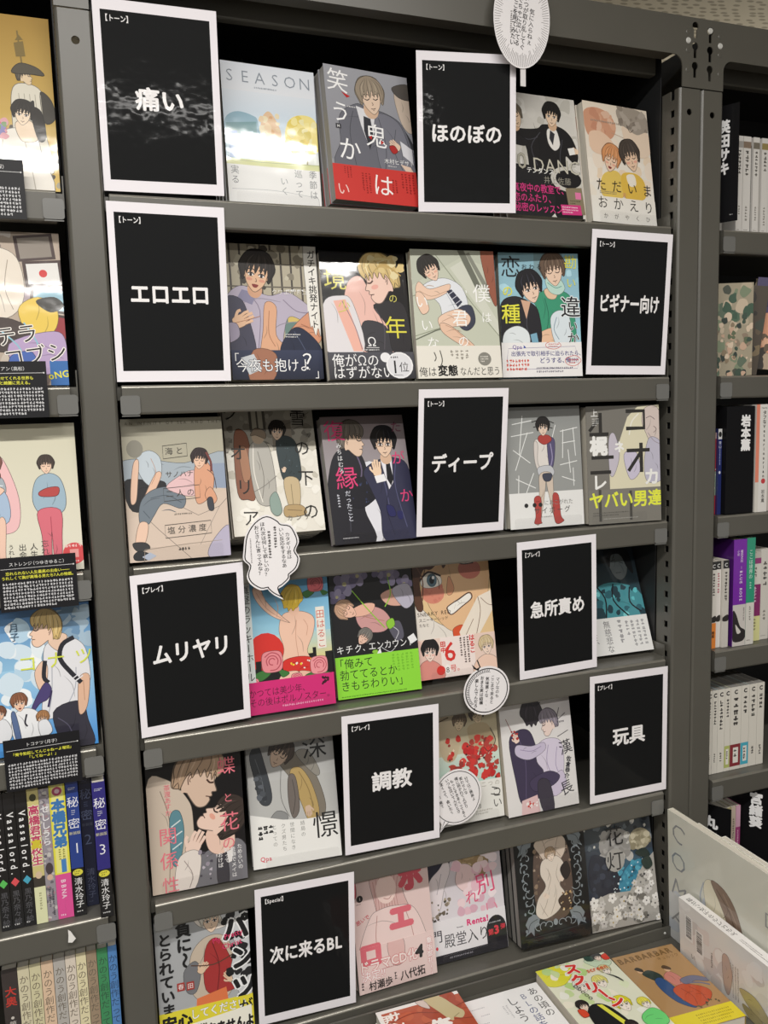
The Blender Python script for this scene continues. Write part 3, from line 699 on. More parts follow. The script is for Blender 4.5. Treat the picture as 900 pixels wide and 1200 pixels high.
def a_dance(A):
    A.rect(0, 0, 100, 143, 'd9d6cf'); A.spots(0, 0, 100, 100, 60, 3, 10, ['cfccc4', 'e4e2dc', 'c6c3ba', 'dddad3'])
    A.blob([(20,42),(44,40),(54,34),(78,36),(92,48),(98,68),(92,78),(80,70),(84,104),(96,143),(60,143),(58,112),(44,96),(30,100),(26,60),(6,58),(-5,44),(2,38)], '1c1c20')
    A.blob([(-5,92),(20,84),(46,90),(60,110),(52,143),(-5,143)], '222226'); A.blob([(58,40),(70,38),(74,56),(66,64),(58,56)], 'ece9e4'); A.poly([(62,40),(68,44),(64,58),(60,50)], '33333a')
    A.line([(48,44),(34,62),(40,84)], 0.9, '4a4a52'); A.line([(78,50),(72,76),(80,110)], 0.9, '4a4a52'); A.line([(16,48),(30,54),(44,50)], 0.8, '4a4a52')
    A.blob([(2,46),(12,46),(30,56),(24,62),(4,58)], '1f1f23')
    A.ell(66, 34, 6, 7, 'd8b493'); A.head(66, 22, 14.5, '1b1a1c', 'ecd0b4', rot=6, bang=0.2); A.ell(15, 40, 6, 6, 'd8b493'); A.head(14, 28, 15, '6f6557', 'e8caac', rot=-24, bang=0.9, eyes='closed', hl='8c8272')
    A.hand(95, 62, 6.5, 'ecd0b4', rot=-70); A.poly([(84,60),(93,58),(94,66),(86,68)], 'f2f0ec')
    A.ell(80, 97, 24, 15, 'cfccc4'); A.ell(81, 97, 18, 11, '1c1c20')
    A.text('10', 2, 79, 27, 'b9b5a6', w=0.0, oc='5a584e', ow=0.012); A.text('DANCE', 33, 82, 23, 'cdc9ba', w=-0.005, sx=0.95, oc='5a584e', ow=0.012)
    A.text('テンダンス', 24, 90, 7.5, 'f7f6f2', w=0.01, oc='2a2a2a', ow=0.02); A.text('井上佐藤', 46, 100, 9.2, '9b988c', w=0.0, sp=1.05)
    A.poly([(75,108),(98,106),(100,138),(78,138)], '8c8168'); A.rect(88, 112, 96, 120, 'e87fae'); A.mini(80, 121, 96, 127, 2, '4a4434')
    for i, tx in enumerate(('真夜中の教室で、', '恋のふたり、', '秘密のレッスン。')): A.text(tx, 3, 111+i*11.5, 11, 'd63d84', w=0.015, sx=0.85)
    A.poly([(66,128),(94,127),(95,139),(67,140)], 'd63d84'); A.mini(68, 129, 92, 138, 3, 'f6d8e4')
face_book('paperback of two men in black suits dancing above pink text', 0, 0.5645, 0.020, 2.8, 9.6, a_dance, 'd9d6cf', '2a2a2a', n=3, copylabel='further copy behind the two dancing men paperback on the top shelf')
def a_tadaima(A):
    A.ol = False
    A.grad(0, 0, 100, 143, 'efe2cf', 'f4f1ea', 1, 5); A.spots(0, 30, 100, 110, 30, 5, 14, ['f5e6d4', 'f7efe2', 'f1dcc2', 'f3eadb'])
    A.blob([(0,14),(18,6),(40,12),(48,28),(38,42),(20,36),(4,40)], 'd9a183'); A.spots(2, 10, 44, 36, 20, 2, 6, ['e2b092', 'cf9478', 'e9c2a8']); A.blob([(6,38),(22,34),(38,42),(46,56),(28,62),(8,58)], 'f0cfb4')
    A.blob([(52,4),(74,0),(96,6),(100,24),(84,32),(64,26),(54,18)], 'a89d90'); A.spots(54, 2, 98, 26, 18, 2, 5, ['968b7f', 'b7aca0', '8a7f74']); A.blob([(58,24),(80,32),(98,28),(100,52),(84,60),(64,48)], 'efd9c2'); A.line([(66,22),(70,30),(76,26)], 0.8, '5a5048'); A.line([(40,34),(58,38),(70,44)], 0.6, 'c8a890')
    A.blob([(24,84),(44,80),(54,96),(48,112),(20,112),(16,98)], 'eacb68'); A.blob([(50,84),(72,80),(86,90),(84,110),(54,112)], 'e7c052'); A.blob([(58,84),(70,82),(72,94),(62,96)], 'f6efe0')
    A.head(36, 66, 17, 'dd9a68', 'f4d3b8', rot=16, eyes='closed', mouth='open', blush='eeb09a', hl='e8b184'); A.head(67, 60, 19, '4d443e', 'f1cfb2', rot=-14, eyes='closed', mouth='line', blush='eeb09a')
    A.rect(0, 92, 100, 143, 'f3f0e9') if False else None
    A.grad(0, 112, 100, 143, 'f3eee4', 'f4f2ec')
    for i, c in enumerate('ただいま'): A.text(c, 17+i*24, 98+i*0.5, 16, '33302d', al='c', w=-0.01)
    for i, c in enumerate('おかえり'): A.text(c, 17+i*24, 119+i*0.5, 16, '33302d', al='c', w=-0.01)
    A.mini(14, 105, 42, 109, 2, '8c867c'); A.text('家', 52, 108, 6, 'e2a87e', al='c')
    for i, c in enumerate('かがやくひ'): A.text(c, 20+i*16.5, 135, 7, '55514c', al='c', w=0)
    A.mini(10, 20, 90, 24, 1, 'ab9f92', fill=0.2)
face_book('cream watercolour paperback of two small smiling heads at the right end of the top shelf', 0, 0.700, 0.018, 6.5, 8.1, a_tadaima, 'f0e8dc', n=2, stop=(0.012, 0.126, 0.017), copylabel='further copy behind the cream watercolour paperback at the top right', stoplabel='clear acrylic stopper in front of the cream watercolour book')

# --- second row
def a_konya(A):
    A.rect(0, 0, 100, 143, 'b9b19c')
    for i in range(9): A.rect(4+i*11, 0, 6.2+i*11, 84, '55504a')
    for j in (20, 44, 66): A.rect(0, j, 100, j+1.5, '6a645a')
    A.spots(0, 0, 100, 70, 30, 2, 6, ['8b8474', 'd8d2bf', '4a4640', 'c9c3ae']); A.rect(60, 74, 92, 100, '6f8a84'); A.rect(64, 76, 78, 82, 'd8c070')
    A.blob([(2,52),(18,44),(44,54),(66,50),(88,64),(96,74),(86,82),(66,76),(58,96),(52,120),(-4,130),(-4,70)], 'bdb4c6'); A.line([(22,52),(34,70),(30,110)], 0.9, '8a8094'); A.line([(60,58),(74,70),(90,72)], 0.9, '8a8094'); A.poly([(16,48),(32,52),(26,64),(10,58)], '8f8ca8')
    A.blob([(-4,62),(14,58),(22,80),(26,120),(-4,128)], '4a4a5c')
    A.ell(30, 48, 8, 9, 'd9a888'); A.head(33, 30, 22, '2b2524', 'eabf9d', rot=10, blush='e0a088', bang=1.2, hl='463c3a', mouth='open')
    A.blob([(40,62),(52,66),(50,96),(62,112),(56,134),(28,134),(32,110),(36,90)], 'e2ae8c'); A.line([(44,70),(42,94),(48,108)], 0.8, 'b07a5e'); A.line([(36,112),(46,116),(56,112)], 0.8, 'b07a5e')
    A.blob([(62,96),(86,72),(100,70),(100,100),(86,108),(70,106)], 'd99a7a'); A.line([(78,84),(92,90),(98,98)], 0.8, 'a86e54')
    A.blob([(56,104),(70,88),(84,92),(100,112),(100,143),(50,143),(52,120)], '2a3046'); A.line([(60,112),(72,120),(84,118)], 0.9, '4d5670'); A.line([(70,92),(80,110),(90,136)], 0.9, '4d5670')
    A.hand(14, 80, 15, 'eec4a2', rot=60); A.line([(4,84),(20,80),(34,76)], 0.6, 'b07a5e'); A.blob([(-4,86),(8,84),(10,98),(-4,104)], 'a89fb4')
    A.grad(0, 112, 100, 143, '39405a', '23283a'); A.blob([(24,112),(48,116),(44,143),(18,143)], 'a8745c'); A.poly([(10,120),(24,116),(32,132),(18,138)], 'cfd3d8')
    A.blob([(86,0),(100,0),(100,92),(97,88),(94,96),(91,86),(88,80)], 'f1efe8'); A.rect(86.5, 0, 100, 70, 'f1efe8')
    A.text('ガチイキ挑発ナイト', 94, 4, 9.4, '1c1a1a', 'v', w=0.015); A.mini(64, 46, 86, 50, 1, 'f2f2f2'); A.text('クワエホトコ', 48, 50, 6, 'f2efe8', sp=1.1, w=0); A.mini(60, 94, 78, 99, 2, 'e8e8e8')
    A.text('「', 1, 121, 13, 'f6f6f6', w=0.0); A.text('今夜も抱けよ', 4, 128, 15, 'fbfbfb', w=0.004, sp=1.0, sx=0.92, oc='2a2f44', ow=0.035); A.text('？', 88, 124, 23, 'fbfbfb', al='c', w=0.004, oc='2a2f44', ow=0.03); A.text('」', 90, 137, 12, 'f6f6f6')
face_book('paperback of a dark-haired man in a lavender shirt beside the エロエロ sign', 1, 0.150, 0.034, 1.3, 6.2, a_konya, base='b9b19c', spine='2a3046', s=0.99, n=3, copylabel='further copy behind the lavender shirt paperback in the second row')
def a_omega(A):
    A.rect(0, 0, 100, 143, '0f0e11')
    A.blob([(30,36),(46,28),(58,52),(66,60),(84,66),(80,112),(40,112),(38,84),(24,66)], 'eec0b4'); A.blob([(40,96),(46,78),(70,84),(76,112),(44,112)], '3b3a40')
    A.blob([(0,60),(20,50),(34,58),(42,112),(0,112)], 'e3dfe2'); A.poly([(12,56),(26,54),(42,112),(30,112)], 'f0b7a6'); A.line([(22,56),(34,84),(40,110)], 1, '9a8088')
    A.blob([(58,60),(90,56),(98,80),(96,112),(76,112),(72,84)], '2c2a2e'); A.line([(60,64),(68,84),(66,110)], 0.9, '56525a')
    A.head(66, 32, 29, 'd8bc7e', 'f3cfbf', rot=-18, kind='p', eye='5c4038', hl='efe0ae', blush='eeb0a2')
    A.spots(58, 6, 96, 30, 16, 3, 7, ['e2c98c', 'cbae6e', 'eadbaa']); A.line([(50,20),(64,8),(84,8)], 2.4, 'e9d79c', taper=True); A.line([(58,26),(74,14),(94,26)], 2.4, 'c7a866', taper=True)
    A.text('境', 16, 31, 27, 'ded66a', al='c', w=-0.02); A.text('年', 82, 85, 27, 'e4dc4c', al='c', w=-0.012); A.text('の', 82, 52, 11, 'd8d06a', al='c', w=-0.02); A.text('少', 24, 62, 15, 'd8d06a', al='c', w=-0.025)
    A.text('Ω', 52, 101, 14, 'f2f2f2', al='c', w=0.0); A.line([(45,108),(60,108)], 0.6, 'f2f2f2'); A.mini(40, 109, 66, 112, 1, 'd8d8d8')
def b_omega(A):
    A.grad(0, 113, 100, 143, '505058', '2c2c32'); A.text('俺がΩの', 4, 122, 15.5, 'f4f4f4', w=-0.006, sx=0.93); A.text('はずがない', 4, 135.5, 15, 'f4f4f4', w=-0.006, sx=0.95); A.ell(66, 119, 6, 5.5, 'eeeef0'); A.ell(82, 128, 16, 15, 'f2f2f3'); A.ell(82, 128, 14.5, 13.5, 'e2e2e6')
    A.text('1', 75, 129, 21, '202024', al='c', w=0.0); A.text('位', 87, 130, 12, '202024', al='c', w=0.0); A.mini(72, 117, 92, 121, 1, '44444a'); A.mini(74, 138, 90, 140, 1, '44444a')
face_book('black paperback of a blond profile with yellow title strokes and a dark band', 1, 0.2778, 0.012, 0.2, 11.4, a_omega, '0f0e11', '1a1a1e', s=0.985, band=(113, '45454c', b_omega))
def a_boku(A):
    A.rect(0, 0, 100, 143, 'bfc3b2'); A.poly([(0,40),(60,8),(100,20),(100,110),(0,110)], 'c8ccba'); A.poly([(46,20),(60,12),(100,80),(100,96)], 'd6d8ca')
    for p in (((0,96),(40,84),(60,70)), ((30,6),(70,60),(100,96)), ((0,52),(12,48))): A.line(list(p), 0.9, '8f957f', False)
    A.poly([(56,0),(64,0),(82,40),(76,44)], '6f7266'); A.poly([(66,4),(70,2),(96,50),(92,54)], '8a8c80'); A.blob([(84,0),(100,0),(100,60),(92,48)], '9a5c48'); A.line([(0,100),(24,90),(46,84)], 1.4, '6b7060', False)
    A.blob([(12,42),(32,32),(48,34),(60,44),(64,64),(48,78),(34,76),(30,60)], 'e6e9ee'); A.line([(34,40),(44,56),(52,74)], 0.7, 'a5adba'); A.blob([(8,36),(20,44),(44,38),(40,48),(18,56),(4,48)], 'efccb4'); A.line([(8,46),(22,52),(40,46)], 0.6, 'c09a80')
    A.poly([(40,46),(46,44),(58,58),(52,64)], '2f3246'); A.line([(42,50),(48,46)], 0.8, 'cfd2dc', False); A.line([(46,55),(52,51)], 0.8, 'cfd2dc', False); A.line([(50,60),(56,56)], 0.8, 'cfd2dc', False)
    A.blob([(52,66),(68,62),(72,80),(62,90),(52,84)], '3d4152'); A.blob([(28,76),(52,66),(66,74),(62,84),(44,86),(34,92)], 'f0ceb6'); A.blob([(30,82),(44,86),(70,108),(64,112),(34,94)], 'eac4aa'); A.line([(36,84),(48,90),(64,106)], 0.7, 'bd957c'); A.line([(32,80),(48,74),(62,78)], 0.6, 'bd957c')
    A.head(22, 22, 15, '26221f', 'f0cdb6', rot=-30, eyes='closed', blush='eab29a'); A.blob([(4,48),(12,50),(18,66),(10,72),(4,60)], 'efccb4')
    for c, u, v, z in (('僕', 82, 48, 22), ('は', 86, 75, 13), ('君', 54, 76, 20), ('の', 56, 102, 14), ('い', 10, 58, 16), ('い', 14, 84, 15), ('な', 20, 104, 15)): A.text(c, u, v, z, 'fbfbf8', al='c', w=-0.006)
    for u, v in ((58,42), (63,45)): A.line([(u,v),(u+1,v+3)], 1, 'fbfbf8', False)
def b_boku(A):
    A.rect(0, 107, 100, 143, 'ebe7dc'); A.line([(20,114),(22,120),(20,124)], 1.2, '55534c'); A.line([(27,112),(29,124),(24,134)], 1.2, '55534c'); A.mini(38, 112, 62, 124, 4, '9a958a', 'v'); A.ell(80, 122, 8, 7.6, '8a8880'); A.mini(75, 118, 85, 126, 3, 'e8e4da')
    A.text('俺は', 1, 135.5, 11.5, '3a3a38', w=-0.005, sx=0.9); A.text('変態', 23, 134.5, 12.5, '151515', w=0.035, sx=0.95); A.text('なんだと思う', 49, 135.5, 10.5, '3a3a38', w=-0.005, sx=0.78)
face_book('pale green paperback of someone lying on a floor in shirt and striped tie', 1, 0.4045, 0.004, -3.0, 8.3, a_boku, 'bfc3b2', band=(107, 'ebe7dc', b_boku))
def a_koi(A):
    A.grad(0, 0, 100, 110, '8fb9c8', 'a8d6e6', 1, 3); A.rect(44, 0, 80, 26, '7f9ea6'); A.spots(0, 10, 100, 100, 16, 3, 7, ['b6dfec', '9cccdd'])
    A.blob([(42,52),(60,42),(84,46),(92,64),(90,110),(44,110),(40,80),(46,66)], '3f9a78'); A.line([(56,52),(60,74),(54,100)], 0.9, '2a6e56'); A.line([(80,52),(78,80),(86,104)], 0.9, '2a6e56'); A.blob([(56,42),(72,40),(70,52),(60,52)], 'e8c8a8')
    A.blob([(48,92),(76,86),(84,110),(44,110)], 'efc6a6'); A.blob([(58,30),(74,28),(82,40),(74,48),(62,44)], 'bfe0d4'); A.line([(60,34),(70,40),(78,38)], 0.8, '5a9c90')
    A.blob([(0,62),(16,50),(36,56),(48,70),(46,110),(0,110)], '26252c'); A.line([(10,62),(22,80),(20,106)], 0.9, '4a4a55'); A.line([(36,60),(32,84),(40,108)], 0.9, '4a4a55'); A.poly([(26,54),(38,56),(32,76)], 'd9af94')
    A.head(68, 20, 19, '6a5648', 'f0d0b8', rot=-8, eyes='closed', bang=1.3, hl='84705f'); A.head(38, 40, 19, '1c1b22', 'f3d3bc', rot=-16, bang=1.2, hl='3a3a48', fx=0.08)
    A.blob([(4,92),(20,84),(34,92),(32,110),(4,110)], 'e6edf0'); A.blob([(62,76),(74,66),(86,74),(86,104),(68,106)], 'dfeaf0'); A.line([(70,74),(66,88),(72,100)], 0.8, '7c93a4'); A.poly([(36,94),(44,92),(46,104),(38,104)], '7fb0c8')
    A.text('恋', 15, 16, 26, '1b1b20', al='c', w=0.0); A.text('の', 10, 44, 14, 'e8e44a', al='c', w=0.01); A.text('種', 13, 70, 24, 'eeea4c', al='c', w=0.008, oc='33442c', ow=0.02); A.text('おわる', 28, 16, 7, '222222', sp=1.35, w=0); A.text('勘', 90, 10, 17, 'e6e050', al='c', w=0.0); A.text('い', 90, 34, 13, 'e6e050', al='c', w=0.0)
    A.text('違', 88, 62, 26, '1b1b20', al='c', w=0.006, oc='eef4f6', ow=0.04); A.text('い', 90, 84, 13, '1b1b20', al='c', w=0.005, oc='eef4f6', ow=0.04); A.text('か', 90, 99, 16, '1b1b20', al='c', w=0.005, oc='eef4f6', ow=0.04)
def b_koi(A):
    A.rect(0, 103, 100, 143, 'f3f1f0'); A.line([(8,110),(92,108),(96,124),(94,134),(10,134),(6,122)], 0.5, '8f86a8', False, True); A.text('Qpa', 13, 108, 6.5, '6a4fa0', w=0.01); A.poly([(27,106),(30,109),(27,110)], '3a52a8')
    A.text('出張先で取引相手に迫られたら、', 11, 116, 6.3, '3a3a82', w=0.015, sx=0.97); A.text('どうする、俺!!!?', 46, 124, 7.2, '3a3a82', w=0.015); A.line([(56,104),(68,102),(74,107),(66,111),(56,109)], 0.6, 'd0483c', True, True); A.mini(58, 104, 72, 109, 2, 'd0483c')
    A.line([(80,122),(92,119),(99,125),(90,131),(80,128)], 0.6, 'd0483c', True, True); A.mini(83, 122, 97, 129, 2, 'd0483c'); A.mini(5, 122, 36, 136, 3, 'd65a4c', w=0.7); A.mini(42, 131, 92, 139, 2, '55536a')
face_book('light blue paperback of two young men, one in green, left of the ビギナー向け sign', 1, 0.547, 0.022, -6.5, 5.0, a_koi, 'a0cddd', band=(103, 'f3f1f0', b_koi), copylabel='further copy behind the light blue paperback in the second row', n=2)
# --- third row
def a_umi(A):
    A.rect(0, 0, 100, 143, 'c9b8a6'); A.grad(0, 0, 100, 46, 'a9a594', 'b7b29e', 1, 2); A.blob([(-5,44),(20,40),(60,46),(100,36),(105,66),(-5,66)], 'a9b4bd'); A.rect(70, 48, 100, 76, '96a3b8'); A.poly([(-2,64),(50,70),(100,74),(100,143),(-2,143)], 'd6c4b3')
    A.poly([(30,92),(100,76),(100,143),(0,143),(0,100)], 'd9c6b6'); A.line([(36,80),(70,100),(92,92),(100,84)], 0.6, '8c8078', False); A.line([(0,78),(30,112),(60,143)], 0.6, '8c8078', False); A.line([(92,92),(70,130)], 0.5, '9c9088', False)
    A.blob([(0,62),(24,62),(40,66),(32,86),(6,92)], '2b2b2e'); A.blob([(14,38),(26,32),(36,40),(36,58),(28,68),(20,64),(14,52)], 'c3ced6'); A.ell(12, 30, 8, 9, '8f8c80'); A.blob([(10,44),(15,42),(13,62),(10,82),(5,84),(6,66)], 'edc7ae'); A.blob([(30,56),(36,58),(22,84),(15,86)], 'e9c0a6'); A.line([(27,40),(31,54),(26,66)], 0.5, 'b98c74')
    A.blob([(14,84),(26,72),(44,70),(58,80),(54,92),(36,86),(26,98),(20,106),(12,104)], '75808a'); A.line([(24,80),(40,78),(54,86)], 0.7, '525c66'); A.line([(16,92),(22,100)], 0.7, '525c66'); A.blob([(12,104),(20,106),(16,124),(8,128),(7,120)], 'edc9b2'); A.blob([(4,124),(16,124),(20,130),(8,132)], '3a3a3c')
    A.blob([(40,70),(52,60),(66,54),(80,58),(82,76),(66,80),(54,78)], 'e8c2c4'); A.blob([(70,50),(80,44),(88,58),(86,76),(78,86),(70,88),(68,76)], 'dfa585'); A.blob([(78,80),(84,72),(90,84),(84,90)], 'dfa585'); A.line([(82,54),(88,60),(90,74)], 0.7, '4a4040')
    A.head(75, 43, 10.5, '3a3032', 'edc6ac', rot=8, bang=0.8, eyes='closed'); A.line([(82,36),(86,46),(86,56)], 2.2, '7a4440')
    A.blob([(80,84),(85,83),(86,95),(81,95)], '44464e'); A.blob([(4,136),(10,132),(20,136),(18,141),(6,141)], '2b2d31'); A.poly([(12,138),(20,134),(26,138),(18,142)], 'b8c2d4'); A.blob([(82,128),(100,112),(100,143),(78,143)], 'bcb6cc')
    for bx, by, st, wd in ((41, 34, '海と', 22), (39, 77, '二人の', 34), (38, 114, '塩分濃度', 44)):
        A.line([(bx-2,by-6),(bx+wd,by-8),(bx+wd,by+5),(bx-2,by+7)], 0.6, '4a4844', False, True)
        for i, c in enumerate(st): A.text(c, bx+4+i*10.4, by-0.5-i*0.3, 8, '4a4844', al='c', w=-0.01)
    A.text('サノハナ', 40, 57, 7, '55504a', sp=1.0, w=-0.01); A.mini(46, 96, 72, 99, 1, '6b645c'); A.text('AN INFINITY OF SEA AND THEM', 4, 4.5, 4.2, '5d594c', w=0, sp=1.55, sx=0.92)
    A.line([(15,131),(60,128),(92,127)], 0.5, 'a89a8c', False); A.line([(15,131),(14,143)], 0.5, 'a89a8c', False); A.mini(48, 131, 66, 134.5, 1, '3a3632', w=0.8)
face_book('beige seaside paperback of two reclining figures at the left end of the third row', 2, 0.003, 0.008, -0.7, 7.5, a_umi, 'd0bfae', n=2, copylabel='further copy behind the beige seaside paperback in the third row', stop=(0.014, 0.118, 0.018), stoplabel='clear acrylic stopper in front of the beige seaside book')
def a_yuki(A):
    A.rect(0, 0, 100, 143, 'e9e5da'); A.rect(0, 0, 100, 52, 'a6a297'); A.spots(0, 0, 100, 50, 40, 2, 6, ['8e8a80', 'b8b4a8', '77736a', 'c4c0b2']); A.rect(28, 4, 46, 30, '5a5650'); A.rect(31, 7, 43, 27, 'b9b5a6'); A.rect(36, 7, 38, 27, '5a5650'); A.line([(0,52),(40,46),(100,50)], 1.4, '6a665e', False); A.rect(52, 18, 74, 46, '8c8478'); A.spots(0, 44, 100, 84, 26, 2, 6, ['dcd8cb', 'c9c4b6', 'eeeadf'])
    A.spots(0, 90, 100, 138, 30, 3, 9, ['efece2', 'e3dfd2', 'f4f1e8'])
    A.blob([(10,34),(20,28),(26,44),(27,100),(18,104),(8,96)], '8c5a44'); A.blob([(14,50),(22,48),(24,78),(16,84)], 'a87a5e'); A.blob([(26,46),(38,40),(48,52),(50,100),(42,112),(28,106),(24,70)], 'b5b2aa'); A.line([(34,52),(38,80),(34,104)], 0.8, '807d76'); A.line([(30,44),(28,76),(34,108)], 1, 'e8e4da'); A.ell(36, 36, 7, 8, 'c9b49c'); A.blob([(28,34),(34,26),(44,30),(44,38),(34,34)], '8a7a68'); A.blob([(42,104),(50,98),(54,118),(48,124),(42,118)], '8fa39a')
    A.blob([(56,40),(68,36),(78,46),(80,80),(74,88),(60,86),(56,66)], '2c3a3e'); A.spots(60, 44, 76, 84, 14, 0.5, 1, ['4e6066', '1d2a2e']); A.blob([(60,84),(76,86),(74,116),(66,118),(61,110)], 'c9b48e'); A.line([(67,90),(67,114)], 0.7, '8a7a5c', False); A.blob([(58,114),(76,114),(80,124),(58,126)], 'b79c70'); A.line([(60,118),(76,120)], 0.7, '7a6848', False)
    A.head(58, 30, 11, '2a2623', 'e4c8b0', rot=8, bang=1.1); A.line([(52,80),(38,90),(26,96)], 0.7, '8a8680'); A.hand(61, 74, 4, 'e8cdb4', rot=20)
    A.line([(66,24),(80,18),(96,10)], 0.7, '77736a'); A.line([(74,30),(84,26),(92,28)], 0.6, '77736a')
    for c, v in (('ク', 8), ('オ', 52), ('リ', 90), ('ア', 124)): A.text(c, 8+v*0.09, v, 19, '1d1c1b', al='c', w=-0.012, rot=3)
    for c, v in (('雪', 16), ('の', 50), ('下', 84), ('の', 121)): A.text(c, 82+v*0.03, v, 19, '1d1c1b', al='c', w=-0.014, rot=3)
    A.text('カンナ', 58, 127, 7, '77736c', w=-0.01, sp=1.4); A.text('の', 92, 36, 5, '33302d', al='c')
face_book('snowy street paperback on a tilted stack, behind the cloud bubble', 2, 0.141, 0.029, 0.6, 16.0, a_yuki, 'e9e5da', n=5, copylabel='further copy under the snowy street paperback in the third row')
def a_fukuen(A):
    A.grad(0, 0, 100, 143, '8b7e80', 'b8b6bc', 1, 3); A.blob([(40,64),(60,56),(64,100),(56,143),(40,143)], 'e3e3ea')
    A.blob([(8,50),(24,36),(40,40),(48,60),(44,84),(40,108),(48,143),(0,143),(-4,100)], '24242c'); A.line([(18,50),(24,80),(20,130)], 1, '45454f'); A.line([(38,44),(42,62),(36,82)], 1.6, '6a5f7a'); A.blob([(20,76),(40,70),(58,74),(64,86),(40,104),(24,100)], '1e1e27'); A.spots(24, 76, 52, 100, 10, 0.8, 1.6, ['3a4468', '2b3350'])
    A.blob([(44,64),(62,52),(84,50),(100,66),(100,143),(60,143),(58,110),(50,84)], '34354e'); A.poly([(66,52),(80,50),(78,78),(72,86)], 'eceaf0'); A.poly([(72,56),(77,56),(79,74),(75,82),(71,74)], '1b1b22'); A.line([(64,56),(68,84),(70,112)], 1, '55577a'); A.line([(84,56),(80,84),(88,130)], 1, '55577a'); A.line([(70,90),(66,110),(72,138)], 0.8, '24253a')
    A.ell(73, 50, 7, 7, 'dcb89c'); A.head(36, 28, 21, '6f675f', 'e4c6ae', kind='p', fl=-1, rot=6, hl='8a8178'); A.head(73, 32, 18, '17161a', 'ecccb2', rot=2, bang=0.5, glasses=True, hl='33323a')
    A.hand(60, 62, 12, 'f3d4b6', rot=-4); A.poly([(56,70),(68,68),(70,76),(58,78)], 'f4f2f4'); A.blob([(66,104),(74,106),(76,116),(68,116)], '2a2b5c'); A.blob([(78,112),(84,112),(84,120),(79,120)], '2a2b5c')
    for c, u, v, z, w in (('復', 15, 16, 25, -0.012), ('縁', 23, 70, 27, -0.005)): A.text(c, u, v, z, 'e2467e', al='c', w=w)
    A.text('た', 90, 14, 14, '7a3a52', al='c', w=-0.02); A.text('が', 88, 50, 17, 'e2467e', al='c', w=-0.01); A.text('か', 92, 94, 17, 'e2467e', al='c', w=-0.01)
    A.text('みちはむろ', 18, 30, 6.5, 'f2f2f4', 'v', w=-0.01, sp=1.1); A.text('だったこと', 22, 84, 7, 'dfe2ee', 'v', w=-0.01); A.mini(8, 88, 13, 120, 1, 'c8cad4', 'v'); A.mini(10, 136, 34, 138, 1, 'd8d8dc')
face_book('dark paperback of two men in navy suits with pink title, left of the ディープ sign', 2, 0.277, 0.013, 2.6, 15.4, a_fukuen, '6a6266', '26242a', pages='shadedpages', n=1, stop=(0.012, 0.112, 0.014), stoplabel='clear acrylic stopper in front of the two navy suits book')
def a_cyborg(A):
    A.rect(0, 0, 100, 143, '9d9f9d'); A.grad(0, 0, 100, 30, '8d8f8d', '9d9f9d')
    for pts in (((8,20),(34,16)), ((22,10),(16,56)), ((6,34),(36,30)), ((8,50),(30,66)), ((28,30),(10,74)), ((72,30),(96,26)), ((76,28),(74,62)), ((90,26),(92,60)), ((74,44),(92,42)), ((70,70),(94,66)), ((82,52),(84,80)), ((10,84),(36,96)), ((14,80),(12,112)), ((34,78),(18,112)), ((66,22),(60,40)), ((72,84),(90,90)), ((88,74),(88,96))): A.line(list(pts), 1.0, 'eef0ee', False)
    A.rect(0, 101, 100, 143, 'eeeeec')
    A.blob([(36,42),(44,38),(56,38),(62,44),(58,70),(56,80),(44,80),(40,66)], 'e6e0da'); A.blob([(54,40),(64,40),(62,66),(56,76)], '5a5478'); A.line([(58,44),(60,60),(57,72)], 1.2, 'a49cc0'); A.blob([(36,42),(41,44),(40,66),(46,76),(41,78),(36,64)], 'ded6d0')
    A.blob([(40,72),(56,70),(62,78),(56,84),(42,82)], 'c9cbd0'); A.blob([(42,80),(58,80),(60,104),(66,136),(60,136),(52,100),(50,88),(48,100),(40,136),(34,136),(40,104)], 'd8c8b8'); A.blob([(46,80),(58,80),(56,88),(48,88)], '454858')
    A.blob([(44,34),(56,34),(60,40),(50,45),(42,40)], 'b2453f'); A.head(49, 24, 11, '23201f', 'ecd2be', bang=1.0); A.line([(34,18),(50,14),(64,20)], 1.0, '23201f', False); A.line([(36,24),(48,22),(62,26)], 0.9, '23201f', False)
    A.blob([(33,108),(42,108),(41,134),(42,138),(32,138),(34,128)], 'b84a44'); A.blob([(58,106),(66,106),(68,130),(72,137),(60,138)], 'b84a44'); A.line([(35,112),(40,112)], 0.8, '8a2f2c', False); A.line([(60,112),(66,112)], 0.8, '8a2f2c', False)
    for u in (22, 33, 41): A.ell(u, 116, 2.6, 2.6, '2b2b2b')
    A.text('にあこがれた', 46, 114, 6.6, '8b8b88', w=0, sp=1.0); A.text('サイボーグ', 32, 123, 8.4, '4a4a48', w=0.0, sp=1.22); A.mini(42, 129, 60, 132, 1, 'aaaaa8')
face_book('grey and white paperback of a thin figure in red boots, right of the ディープ sign', 2, 0.553, 0.014, -0.8, 4.7, a_cyborg, '9d9f9d', n=3, stop=(0.006, 0.122, 0.016), stoplabel='clear acrylic stopper in front of the red boots book', copylabel='further copy behind the red boots paperback in the third row')
